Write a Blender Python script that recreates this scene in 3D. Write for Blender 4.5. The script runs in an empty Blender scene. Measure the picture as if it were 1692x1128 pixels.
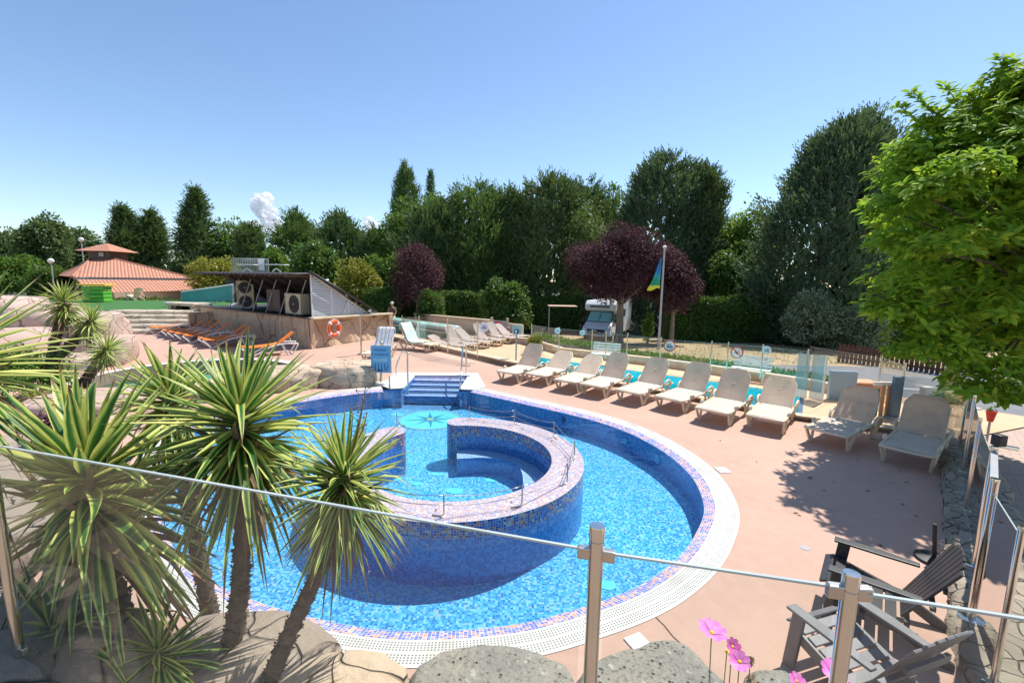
import bpy, bmesh, math, random
import numpy as np
from mathutils import Vector, Matrix
from mathutils.geometry import tessellate_polygon
R = math.radians
random.seed(7); rng = np.random.default_rng(7)
scene = bpy.context.scene
COL = scene.collection

# ------------------------------------------------------------------ camera
F, HZ, H = 740.0, 462.0, 3.0
TH = math.atan((564 - HZ) / F); RO = R(1.0)
cam = bpy.data.cameras.new("camera"); camo = bpy.data.objects.new("camera", cam); COL.objects.link(camo)
cam.sensor_width = 36; cam.lens = F / 1692 * 36; cam.clip_end = 3000; cam.clip_start = 0.05
c_, s_ = math.cos(RO), math.sin(RO)
Rv = Vector((1, 0, 0)); Uv = Vector((0, math.sin(TH), math.cos(TH))); Fv = Vector((0, math.cos(TH), -math.sin(TH)))
cx = Rv * c_ + Uv * s_; cy = -Rv * s_ + Uv * c_; cz = -Fv
camo.matrix_world = Matrix((cx, cy, cz)).transposed().to_4x4(); camo.location = (0, 0, H)
scene.camera = camo

def ray(x, y):
    x -= 846.; y -= 564.
    xr = c_ * x + s_ * y; yr = -s_ * x + c_ * y
    return Vector((xr, F * math.cos(TH) - yr * math.sin(TH), -(yr * math.cos(TH) + F * math.sin(TH))))
def G(x, y, z=0.0):                       # a pixel of the photograph met with the level z
    d = ray(x, y); t = (z - H) / d.z
    return Vector((d.x * t, d.y * t, z))
def DP(x, y, Y):                          # a pixel of the photograph at the distance Y
    d = ray(x, y); t = Y / d.y
    return Vector((d.x * t, Y, H + d.z * t))
def gz(y):                                # the land falls away beyond the pools
    return -0.45 - 1.15 * min(1, max(0, (y - 19) / 20.0))
def GT(x, y):
    z = -1.0
    for _ in range(12): p = G(x, y, z); z = gz(p.y)
    return p

# ------------------------------------------------------------------ materials
def new_mat(name):
    m = bpy.data.materials.new(name); m.use_nodes = True
    nt = m.node_tree; nt.nodes.clear()
    out = nt.nodes.new('ShaderNodeOutputMaterial')
    return m, nt, out
def N(nt, t, **kw):
    n = nt.nodes.new(t)
    for k, v in kw.items(): setattr(n, k, v)
    return n
def L(nt, a, b): nt.links.new(a, b)
def mix(nt, fac, a, b):
    n = N(nt, 'ShaderNodeMix', data_type='RGBA')
    if hasattr(fac, 'node'): L(nt, fac, n.inputs[0])
    else: n.inputs[0].default_value = fac
    for i, v in ((6, a), (7, b)):
        if hasattr(v, 'node'): L(nt, v, n.inputs[i])
        else: n.inputs[i].default_value = (*v, 1)
    return n.outputs[2]
def ramp(nt, fac, stops, const=False):
    n = N(nt, 'ShaderNodeValToRGB'); cr = n.color_ramp
    if const: cr.interpolation = 'CONSTANT'
    while len(cr.elements) < len(stops): cr.elements.new(1)
    for e, (p, c) in zip(cr.elements, stops):
        e.position = p; e.color = (*c, 1) if len(c) == 3 else c
    L(nt, fac, n.inputs[0]); return n.outputs[0]
def math_n(nt, op, a, b=None):
    n = N(nt, 'ShaderNodeMath', operation=op)
    for i, v in ((0, a), (1, b)):
        if v is None: continue
        if hasattr(v, 'node'): L(nt, v, n.inputs[i])
        else: n.inputs[i].default_value = v
    return n.outputs[0]
def noise(nt, vec, scale, detail=4, rough=.55):
    n = N(nt, 'ShaderNodeTexNoise'); n.inputs['Scale'].default_value = scale
    n.inputs['Detail'].default_value = detail; n.inputs['Roughness'].default_value = rough
    if vec: L(nt, vec, n.inputs['Vector'])
    return n
def obj_vec(nt): return N(nt, 'ShaderNodeTexCoord').outputs['Object']
def uv_vec(nt): return N(nt, 'ShaderNodeTexCoord').outputs['UV']
def gen_pos(nt): return N(nt, 'ShaderNodeNewGeometry').outputs['Position']
def bsdf(nt, out, col, rough=.6, metal=0, spec=.5):
    b = N(nt, 'ShaderNodeBsdfPrincipled')
    if hasattr(col, 'node'): L(nt, col, b.inputs['Base Color'])
    else: b.inputs['Base Color'].default_value = (*col, 1)
    if hasattr(rough, 'node'): L(nt, rough, b.inputs['Roughness'])
    else: b.inputs['Roughness'].default_value = rough
    b.inputs['Metallic'].default_value = metal; b.inputs['Specular IOR Level'].default_value = spec
    L(nt, b.outputs[0], out.inputs[0]); return b
def bump(nt, b, h, dist=.01, strength=1.0):
    n = N(nt, 'ShaderNodeBump'); n.inputs['Distance'].default_value = dist; n.inputs['Strength'].default_value = strength
    L(nt, h, n.inputs['Height']); L(nt, n.outputs[0], b.inputs['Normal'])
MATS = {}
def simple(name, c1, c2=None, scale=5, rough=.6, metal=0, bmp=0, spec=.5, det=5, vec='pos'):
    if name in MATS: return MATS[name]
    m, nt, out = new_mat(name)
    v = gen_pos(nt) if vec == 'pos' else obj_vec(nt)
    n = noise(nt, v, scale, det)
    c2 = c2 or tuple(x * .8 for x in c1)
    col = mix(nt, ramp(nt, n.outputs[0], [(.35, (0, 0, 0)), (.65, (1, 1, 1))]), c1, c2)
    b = bsdf(nt, out, col, rough, metal, spec)
    if bmp: bump(nt, b, noise(nt, v, scale * 4, 4).outputs[0], bmp)
    MATS[name] = m; return m
def foliage(name, c1, c2, trans=.3, rough=.55, accent=None):
    m, nt, out = new_mat(name)
    g = N(nt, 'ShaderNodeNewGeometry')
    n = noise(nt, g.outputs['Position'], .9, 3)
    f = math_n(nt, 'ADD', math_n(nt, 'MULTIPLY', g.outputs['Random Per Island'], .6), math_n(nt, 'MULTIPLY', n.outputs[0], .5))
    st = [(.15, c1), (.9, c2)]
    if accent: st = [(.15, c1), (.72, c2), (.95, accent)]
    col = ramp(nt, f, st)
    b = N(nt, 'ShaderNodeBsdfPrincipled'); L(nt, col, b.inputs['Base Color']); b.inputs['Roughness'].default_value = rough
    b.inputs['Specular IOR Level'].default_value = .22
    t = N(nt, 'ShaderNodeBsdfTranslucent'); L(nt, mix(nt, .35, col, (.35, .5, .05) if c2[1] > c2[0] else col), t.inputs[0])
    mx = N(nt, 'ShaderNodeMixShader'); mx.inputs[0].default_value = trans
    L(nt, b.outputs[0], mx.inputs[1]); L(nt, t.outputs[0], mx.inputs[2]); L(nt, mx.outputs[0], out.inputs[0])
    MATS[name] = m; return m
def thin_glass(name, tint=(.93, .97, .95), rough=0.0, add=0.0):
    m, nt, out = new_mat(name)
    t = N(nt, 'ShaderNodeBsdfTransparent'); t.inputs[0].default_value = (*tint, 1)
    g = N(nt, 'ShaderNodeBsdfGlossy'); g.inputs['Roughness'].default_value = rough
    fr = N(nt, 'ShaderNodeFresnel'); fr.inputs[0].default_value = 1.45
    mx = N(nt, 'ShaderNodeMixShader')
    fac = math_n(nt, 'MINIMUM', math_n(nt, 'MULTIPLY', fr.outputs[0], 1.3 if name == 'glass_near' else 1.9), 1.0)
    L(nt, fac, mx.inputs[0]); L(nt, t.outputs[0], mx.inputs[1]); L(nt, g.outputs[0], mx.inputs[2])
    o = mx.outputs[0]
    if add:                                   # dust on the glass
        d = N(nt, 'ShaderNodeBsdfDiffuse'); d.inputs[0].default_value = (.7, .7, .68, 1)
        m2 = N(nt, 'ShaderNodeMixShader'); m2.inputs[0].default_value = add
        L(nt, o, m2.inputs[1]); L(nt, d.outputs[0], m2.inputs[2]); o = m2.outputs[0]
    L(nt, o, out.inputs[0]); MATS[name] = m; return m
def water_mat(name, tint, wave=.010, scale=2.4):
    m, nt, out = new_mat(name)
    p = gen_pos(nt)
    n1 = noise(nt, p, scale, 3, .62)
    bp = N(nt, 'ShaderNodeBump'); bp.inputs['Distance'].default_value = wave; L(nt, n1.outputs[0], bp.inputs['Height'])
    t = N(nt, 'ShaderNodeBsdfTransparent'); t.inputs[0].default_value = (*tint, 1)
    g = N(nt, 'ShaderNodeBsdfGlossy'); g.inputs['Roughness'].default_value = .02; L(nt, bp.outputs[0], g.inputs['Normal'])
    fr = N(nt, 'ShaderNodeFresnel'); fr.inputs[0].default_value = 1.33; L(nt, bp.outputs[0], fr.inputs['Normal'])
    mx = N(nt, 'ShaderNodeMixShader'); L(nt, fr.outputs[0], mx.inputs[0]); L(nt, t.outputs[0], mx.inputs[1]); L(nt, g.outputs[0], mx.inputs[2])
    L(nt, mx.outputs[0], out.inputs[0]); MATS[name] = m; return m
def mosaic(name, stops, size=.03, grout=(.35, .45, .5), gw=.12, ripple=0.0, rough=.25):
    """glass mosaic: one random colour per small tile, laid out in the mesh's UVs (metres)"""
    m, nt, out = new_mat(name)
    uv = uv_vec(nt)
    if ripple:
        rn = noise(nt, gen_pos(nt), 5.0, 2)
        vm = N(nt, 'ShaderNodeVectorMath', operation='SCALE'); fz = N(nt, 'ShaderNodeVectorMath', operation='MULTIPLY'); L(nt, rn.outputs['Color'], fz.inputs[0]); fz.inputs[1].default_value = (1, 1, 0); L(nt, fz.outputs[0], vm.inputs[0]); vm.inputs['Scale'].default_value = ripple
        va = N(nt, 'ShaderNodeVectorMath', operation='ADD'); L(nt, uv, va.inputs[0]); L(nt, vm.outputs[0], va.inputs[1]); uv = va.outputs[0]
    sc = N(nt, 'ShaderNodeVectorMath', operation='SCALE'); L(nt, uv, sc.inputs[0]); sc.inputs['Scale'].default_value = 1 / size
    fl = N(nt, 'ShaderNodeVectorMath', operation='FLOOR'); L(nt, sc.outputs[0], fl.inputs[0])
    fr = N(nt, 'ShaderNodeVectorMath', operation='FRACTION'); L(nt, sc.outputs[0], fr.inputs[0])
    wn = N(nt, 'ShaderNodeTexWhiteNoise'); L(nt, fl.outputs[0], wn.inputs['Vector'])
    big = noise(nt, gen_pos(nt), 1.2, 2)
    val = math_n(nt, 'ADD', math_n(nt, 'MULTIPLY', wn.outputs['Value'], .9), math_n(nt, 'MULTIPLY', big.outputs[0], .1))
    col = ramp(nt, val, stops, const=True)
    sp = N(nt, 'ShaderNodeSeparateXYZ'); L(nt, fr.outputs[0], sp.inputs[0])
    gx = math_n(nt, 'MINIMUM', sp.outputs[0], sp.outputs[1])
    mask = math_n(nt, 'LESS_THAN', gx, gw)
    col = mix(nt, mask, col, grout)
    b = bsdf(nt, out, col, rough)
    MATS[name] = m; return m

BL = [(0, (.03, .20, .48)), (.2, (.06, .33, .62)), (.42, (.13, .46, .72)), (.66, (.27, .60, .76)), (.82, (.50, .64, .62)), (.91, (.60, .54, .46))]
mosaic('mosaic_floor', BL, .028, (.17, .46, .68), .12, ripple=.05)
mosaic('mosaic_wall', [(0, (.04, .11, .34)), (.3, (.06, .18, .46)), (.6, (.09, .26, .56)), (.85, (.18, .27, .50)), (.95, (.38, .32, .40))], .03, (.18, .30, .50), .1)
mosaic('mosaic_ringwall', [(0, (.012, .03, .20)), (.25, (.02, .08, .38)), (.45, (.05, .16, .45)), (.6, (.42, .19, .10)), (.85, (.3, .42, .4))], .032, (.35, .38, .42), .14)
mosaic('mosaic_band', [(0, (.10, .16, .62)), (.35, (.22, .30, .75)), (.6, (.75, .33, .22)), (.85, (.80, .48, .38))], .035, (.75, .68, .68), .14)
mosaic('mosaic_ringtop', [(0, (.46, .30, .29)), (.3, (.56, .40, .33)), (.55, (.30, .30, .50)), (.78, (.56, .52, .52))], .034, (.52, .48, .50), .18)
mosaic('mosaic_steps', [(0, (.35, .45, .72)), (.3, (.6, .55, .72)), (.6, (.7, .65, .72)), (.85, (.22, .36, .66))], .03, (.6, .55, .65), .15)
mosaic('mosaic_nosing', [(0, (.02, .04, .28)), (.5, (.03, .05, .35)), (.8, (.1, .1, .4))], .03, (.1, .12, .35), .1)

water_mat('water_main', (.72, .93, .99)); water_mat('water_lower', (.45, .96, .97), .004, 4); water_mat('water_spa', (.55, .8, .8))
thin_glass('glass', (.93, .965, .945), 0, .02); thin_glass('glass_near', (.90, .93, .91), 0, .035)
thin_glass('glass_frosted', (.42, .46, .5), .15, .35)

def make_grating():
    m, nt, out = new_mat('grating')
    uv = uv_vec(nt); sp = N(nt, 'ShaderNodeSeparateXYZ'); L(nt, uv, sp.inputs[0])
    fx = math_n(nt, 'FRACT', math_n(nt, 'DIVIDE', sp.outputs[0], .030)); fy = math_n(nt, 'FRACT', math_n(nt, 'DIVIDE', sp.outputs[1], .026))
    h = math_n(nt, 'MULTIPLY', math_n(nt, 'LESS_THAN', fx, .46), math_n(nt, 'LESS_THAN', fy, .55))
    dv = math_n(nt, 'ABSOLUTE', math_n(nt, 'SUBTRACT', sp.outputs[1], .135))
    inside = math_n(nt, 'MULTIPLY', math_n(nt, 'GREATER_THAN', dv, .012), math_n(nt, 'LESS_THAN', dv, .118))
    n = noise(nt, gen_pos(nt), 3, 5)
    base = mix(nt, ramp(nt, n.outputs[0], [(.4, (0, 0, 0)), (.75, (1, 1, 1))]), (.68, .67, .62), (.52, .50, .42))
    col = mix(nt, math_n(nt, 'MULTIPLY', h, inside), base, (.14, .14, .12))
    b = bsdf(nt, out, col, .45); MATS['grating'] = m
make_grating()

def make_deck():
    m, nt, out = new_mat('deck')
    p = gen_pos(nt)
    n1 = noise(nt, p, .5, 6, .6); n2 = noise(nt, p, 6, 5); n3 = noise(nt, p, 90, 3)
    c = mix(nt, ramp(nt, n1.outputs[0], [(.32, (0, 0, 0)), (.68, (1, 1, 1))]), (.54, .345, .25), (.45, .285, .212))
    c = mix(nt, ramp(nt, n2.outputs[0], [(.45, (0, 0, 0)), (.75, (.55, .55, .55))]), c, (.57, .37, .28))
    c = mix(nt, math_n(nt, 'MULTIPLY', ramp(nt, n3.outputs[0], [(.55, (0, 0, 0)), (.7, (1, 1, 1))]), .25), c, (.36, .23, .18))
    st = noise(nt, p, 1.7, 3); c = mix(nt, ramp(nt, st.outputs[0], [(.62, (0, 0, 0)), (.78, (.5, .5, .5))]), c, (.36, .225, .165))
    b = bsdf(nt, out, c, .8); bump(nt, b, n3.outputs[0], .003); MATS['deck'] = m
make_deck()

def paver(name, c1, c2, mortar, w, h, ang=0, msz=.012):
    m, nt, out = new_mat(name)
    p = gen_pos(nt); rt = N(nt, 'ShaderNodeMapping'); rt.inputs['Rotation'].default_value = (0, 0, R(ang)); L(nt, p, rt.inputs[0])
    br = N(nt, 'ShaderNodeTexBrick'); br.inputs['Scale'].default_value = 1
    br.inputs['Brick Width'].default_value = w; br.inputs['Row Height'].default_value = h; br.inputs['Mortar Size'].default_value = msz
    br.inputs['Color1'].default_value = (*c1, 1); br.inputs['Color2'].default_value = (*c2, 1); br.inputs['Mortar'].default_value = (*mortar, 1)
    L(nt, rt.outputs[0], br.inputs['Vector'])
    n = noise(nt, p, 2, 5)
    c = mix(nt, math_n(nt, 'MULTIPLY', n.outputs[0], .35), br.outputs['Color'], tuple(x * .6 for x in c1))
    b = bsdf(nt, out, c, .85); bump(nt, b, br.outputs['Fac'], -.004); MATS[name] = m
paver('terrace_tiles', (.68, .46, .27), (.64, .42, .25), (.5, .36, .24), .9, .6, -40, .012)
paver('brick_paving', (.56, .42, .34), (.50, .35, .28), (.36, .28, .23), .26, .13, 42, .012)

def stone(name, c1, c2, crack, cs=1.6, cw=.03, rough=.85, bm=.03, fine=12, zs=1.0, tint=.55):
    m, nt, out = new_mat(name)
    p = gen_pos(nt); wn = noise(nt, p, 1.1, 3)
    ad = N(nt, 'ShaderNodeVectorMath', operation='MULTIPLY_ADD'); L(nt, wn.outputs['Color'], ad.inputs[0]); ad.inputs[1].default_value = (.7, .7, .7); L(nt, p, ad.inputs[2])
    mp = N(nt, 'ShaderNodeMapping'); mp.inputs['Scale'].default_value = (1, 1, zs); L(nt, ad.outputs[0], mp.inputs[0])
    vo = N(nt, 'ShaderNodeTexVoronoi', feature='DISTANCE_TO_EDGE'); vo.inputs['Scale'].default_value = cs; L(nt, mp.outputs[0], vo.inputs['Vector'])
    n1 = noise(nt, p, 1.6, 6, .6); n2 = noise(nt, p, fine, 6, .65)
    c = mix(nt, ramp(nt, n1.outputs[0], [(.35, (0, 0, 0)), (.65, (1, 1, 1))]), c1, c2)
    c = mix(nt, math_n(nt, 'MULTIPLY', ramp(nt, n2.outputs[0], [(.5, (0, 0, 0)), (.72, (1, 1, 1))]), .5), c, tuple(x * .55 for x in c1))
    v1 = N(nt, 'ShaderNodeTexVoronoi', feature='F1'); v1.inputs['Scale'].default_value = cs; L(nt, mp.outputs[0], v1.inputs['Vector'])
    sv = N(nt, 'ShaderNodeSeparateXYZ'); L(nt, v1.outputs['Color'], sv.inputs[0])
    c = mix(nt, math_n(nt, 'MULTIPLY', sv.outputs[0], tint), c, tuple(x * .62 for x in c1))
    cr = ramp(nt, vo.outputs['Distance'], [(0, (1, 1, 1)), (cw, (0, 0, 0))])
    cr = math_n(nt, 'MULTIPLY', cr, ramp(nt, n1.outputs[0], [(.3, (.25, .25, .25)), (.6, (1, 1, 1))]))
    c = mix(nt, cr, c, crack)
    b = bsdf(nt, out, c, rough)
    h = math_n(nt, 'SUBTRACT', math_n(nt, 'MULTIPLY', n2.outputs[0], .5), cr)
    bump(nt, b, h, bm); MATS[name] = m
stone('pink_rock', (.60, .44, .36), (.52, .36, .28), (.16, .1, .08), 1.5, .025)
stone('tan_rock', (.64, .50, .35), (.52, .38, .26), (.30, .21, .14), 2.2, .02, zs=1.8, bm=.05)
def grey_rock():
    m, nt, out = new_mat('grey_rock'); p = gen_pos(nt)
    n1 = noise(nt, p, 3, 6, .6); n2 = noise(nt, p, 38, 6, .7); n3 = noise(nt, p, 14, 5, .6); vo = N(nt, 'ShaderNodeTexVoronoi'); vo.inputs['Scale'].default_value = 26; L(nt, p, vo.inputs['Vector'])
    c = mix(nt, ramp(nt, n1.outputs[0], [(.35, (0, 0, 0)), (.65, (1, 1, 1))]), (.33, .30, .235), (.25, .235, .20))
    c = mix(nt, ramp(nt, n2.outputs[0], [(.5, (0, 0, 0)), (.66, (1, 1, 1))]), c, (.13, .12, .10))
    c = mix(nt, ramp(nt, n3.outputs[0], [(.60, (0, 0, 0)), (.68, (.8, .8, .8))]), c, (.50, .48, .40))
    pit = ramp(nt, vo.outputs['Distance'], [(.12, (1, 1, 1)), (.26, (0, 0, 0))]); pm = math_n(nt, 'MULTIPLY', pit, ramp(nt, n3.outputs[0], [(.42, (1, 1, 1)), (.5, (0, 0, 0))]))
    c = mix(nt, pm, c, (.07, .06, .05)); b = bsdf(nt, out, c, .95)
    bump(nt, b, math_n(nt, 'SUBTRACT', math_n(nt, 'ADD', math_n(nt, 'MULTIPLY', n2.outputs[0], .4), n3.outputs[0]), pm), .02); MATS['grey_rock'] = m
grey_rock()
stone('plaster_rock', (.66, .49, .31), (.56, .36, .24), (.30, .18, .11), .9, .012, .8, .06, 9, .25, .25)
stone('dry_stone', (.42, .35, .25), (.30, .25, .19), (.17, .14, .10), 5.5, .04, .9, .05, 9, 1.0, 1.0)
stone('ledge_rock', (.44, .35, .27), (.34, .27, .21), (.17, .13, .10), 1.4, .015, bm=.05, fine=16)
stone('step_rock', (.64, .54, .40), (.56, .46, .34), (.26, .2, .15), 1.4, .03, .85, .03, 10, 2.5)

def grasses():
    m, nt, out = new_mat('dry_ground'); p = gen_pos(nt)
    n1 = noise(nt, p, .18, 5); n2 = noise(nt, p, 2.2, 6, .7)
    c = mix(nt, ramp(nt, n1.outputs[0], [(.4, (0, 0, 0)), (.62, (1, 1, 1))]), (.50, .36, .20), (.34, .27, .13))
    c = mix(nt, ramp(nt, n2.outputs[0], [(.42, (0, 0, 0)), (.72, (1, 1, 1))]), c, (.22, .17, .09))
    b = bsdf(nt, out, c, .95); bump(nt, b, n2.outputs[0], .03); MATS['dry_ground'] = m
grasses()
simple('asphalt', (.20, .20, .205), (.165, .165, .17), 3, .9, bmp=.004)
simple('asphalt_line', (.5, .5, .48), None, 3, .8)
simple('turf', (.045, .17, .03), (.035, .12, .02), 6, .9, bmp=.01)
simple('white_plastic', (.80, .80, .78), (.74, .74, .72), 4, .35)
simple('white_trim', (.72, .70, .65), (.64, .61, .55), 3, .5)
simple('resin_beige', (.72, .60, .44), (.64, .52, .37), 4, .45)
simple('steel', (.70, .68, .62), (.64, .62, .57), 8, .16, 1.0)
simple('steel_brushed', (.58, .55, .5), (.5, .47, .43), 8, .3, 1.0)
simple('shaded_grey_resin', (.05, .05, .052), (.038, .038, .04), 6, .42, bmp=.001)  # chair resin with the tree shade put into its darker colour
simple('grey_resin', (.19, .185, .18), (.15, .145, .145), 6, .45, bmp=.001)
simple('orange_fabric', (.86, .22, .02), (.75, .17, .015), 5, .8)
simple('orange_ring', (.82, .13, .03), (.75, .1, .02), 5, .5)
simple('black', (.015, .015, .016), None, 5, .5)
simple('dark_roof', (.035, .03, .03), (.06, .05, .05), 3, .6)
simple('brown_metal', (.11, .07, .055), (.08, .05, .04), 3, .6)
simple('cream_metal', (.58, .50, .34), (.52, .44, .3), 3, .5)
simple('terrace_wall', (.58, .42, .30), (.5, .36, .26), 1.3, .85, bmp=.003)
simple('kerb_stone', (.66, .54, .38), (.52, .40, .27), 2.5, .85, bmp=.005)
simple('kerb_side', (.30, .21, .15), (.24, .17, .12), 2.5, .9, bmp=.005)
simple('bark', (.13, .10, .075), (.08, .06, .045), 9, .95, bmp=.02)
simple('pale_bark', (.30, .25, .19), (.2, .16, .12), 9, .95, bmp=.01)
simple('yucca_bark', (.17, .125, .085), (.09, .065, .045), 25, .95, bmp=.02)
simple('green_awning', (.03, .30, .27), (.025, .25, .22), 2, .6)
simple('pale_green', (.42, .62, .52), (.36, .55, .46), 2, .5)
simple('deep_green', (.05, .20, .17), (.04, .16, .14), 2, .5)
simple('blue_sign', (.16, .40, .60), (.14, .35, .55), 2, .5)
simple('navy', (.02, .07, .22), None, 2, .5)
simple('pale_blue', (.34, .45, .54), (.3, .4, .5), 2, .5)
simple('pool_cyan', (.22, .82, .88), (.26, .86, .9), 1, .5)
simple('blue_panel', (.08, .16, .24), (.07, .13, .2), 2, .4)
simple('red', (.72, .05, .03), (.62, .04, .02), 4, .5)
simple('yellow', (.80, .55, .03), None, 4, .5)
simple('lime', (.12, .48, .04), (.10, .40, .04), 4, .5)
simple('wood_brown', (.13, .055, .035), (.09, .04, .025), 5, .8)
simple('cedar_wood', (.50, .27, .12), (.4, .2, .09), 5, .7)
simple('forest_floor', (.035, .05, .02), (.05, .045, .025), 1.5, .95, bmp=.02)
simple('soil', (.12, .09, .06), (.08, .06, .04), 5, .95, bmp=.02)
simple('turquoise', (.16, .64, .64), (.22, .70, .62), 14, .4)
simple('star_blue', (.03, .30, .42), None, 3, .4)
simple('star_beige', (.55, .5, .3), None, 3, .4)
simple('towel_green', (.50, .74, .62), (.72, .86, .78), 7, .9, bmp=.01)
simple('skin', (.42, .22, .14), (.38, .2, .12), 5, .6)
simple('grille', (.02, .02, .022), None, 4, .4)
simple('car_white', (.72, .75, .80), (.68, .71, .76), 1, .25)
simple('car_glass', (.03, .09, .10), (.05, .14, .15), 1.2, .08)
simple('sunshade', (.12, .42, .45), (.3, .55, .55), 2, .3)
simple('lamp_white', (.85, .85, .83), None, 2, .3)
simple('grey_metal', (.35, .36, .37), (.3, .31, .32), 3, .5)
simple('louvre_grey', (.56, .58, .61), (.52, .54, .57), 2, .5)
simple('screen_grey', (.46, .47, .48), (.42, .43, .44), 2, .5)

def sling(name, trf, holes):
    m, nt, out = new_mat(name); v = obj_vec(nt)
    n = noise(nt, v, 3, 3); sn = noise(nt, gen_pos(nt), 7, 4); c = mix(nt, n.outputs[0], (.84, .70, .56), (.77, .63, .50))
    c = mix(nt, ramp(nt, sn.outputs[0], [(.55, (0, 0, 0)), (.72, (.35, .35, .35))]), c, (.46, .37, .29))
    b = N(nt, 'ShaderNodeBsdfPrincipled'); L(nt, c, b.inputs['Base Color']); b.inputs['Roughness'].default_value = .75
    w = N(nt, 'ShaderNodeTexWave'); w.inputs['Scale'].default_value = 60; L(nt, v, w.inputs['Vector']); bump(nt, b, w.outputs['Fac'], .001)
    t = N(nt, 'ShaderNodeBsdfTranslucent'); L(nt, c, t.inputs[0])
    mx = N(nt, 'ShaderNodeMixShader'); mx.inputs[0].default_value = trf; L(nt, b.outputs[0], mx.inputs[1]); L(nt, t.outputs[0], mx.inputs[2])
    tr = N(nt, 'ShaderNodeBsdfTransparent'); m2 = N(nt, 'ShaderNodeMixShader'); m2.inputs[0].default_value = holes
    L(nt, mx.outputs[0], m2.inputs[1]); L(nt, tr.outputs[0], m2.inputs[2]); L(nt, m2.outputs[0], out.inputs[0]); MATS[name] = m
sling('sling', .12, .10); sling('sling_back', .42, .12)
def rooftiles():
    m, nt, out = new_mat('roof_tiles'); uv = uv_vec(nt); sp = N(nt, 'ShaderNodeSeparateXYZ'); L(nt, uv, sp.inputs[0])
    fx = math_n(nt, 'FRACT', math_n(nt, 'DIVIDE', sp.outputs[0], .27))
    tri = math_n(nt, 'ABSOLUTE', math_n(nt, 'SUBTRACT', fx, .5))
    n = noise(nt, gen_pos(nt), 1.5, 5); c = mix(nt, n.outputs[0], (.50, .19, .11), (.62, .32, .20))
    c = mix(nt, ramp(nt, tri, [(.0, (1, 1, 1)), (.16, (0, 0, 0))]), c, (.22, .09, .06))
    fy = math_n(nt, 'FRACT', math_n(nt, 'DIVIDE', sp.outputs[1], .4)); c = mix(nt, math_n(nt, 'MULTIPLY', math_n(nt, 'LESS_THAN', fy, .12), .5), c, (.25, .1, .07))
    b = bsdf(nt, out, c, .85); bump(nt, b, tri, .12); MATS['roof_tiles'] = m
rooftiles()
def towel():
    m, nt, out = new_mat('striped_towel'); v = obj_vec(nt); sp = N(nt, 'ShaderNodeSeparateXYZ'); L(nt, v, sp.inputs[0])
    f = math_n(nt, 'FRACT', math_n(nt, 'MULTIPLY', sp.outputs[0], 7.0))
    n = noise(nt, v, 9, 2); base = mix(nt, ramp(nt, n.outputs[0], [(.56, (0, 0, 0)), (.6, (1, 1, 1))]), (.80, .80, .78), (.80, .66, .3))
    c = mix(nt, math_n(nt, 'LESS_THAN', f, .2), base, (.25, .35, .6)); bsdf(nt, out, c, .9); MATS['striped_towel'] = m
towel()
def flagm():
    m, nt, out = new_mat('flag_cloth'); v = obj_vec(nt); sp = N(nt, 'ShaderNodeSeparateXYZ'); L(nt, v, sp.inputs[0])
    c = ramp(nt, sp.outputs[2], [(0, (.75, .75, .05)), (.16, (.65, .72, .06)), (.2, (.02, .35, .16)), (.5, (.02, .36, .22)), (.68, (.04, .40, .5)), (1, (.04, .22, .5))])
    n = noise(nt, v, 4, 1); c = mix(nt, ramp(nt, n.outputs[0], [(.52, (0, 0, 0)), (.56, (1, 1, 1))]), c, (.04, .4, .65)) if False else c
    b = bsdf(nt, out, c, .7); MATS['flag_cloth'] = m
flagm()

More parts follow.
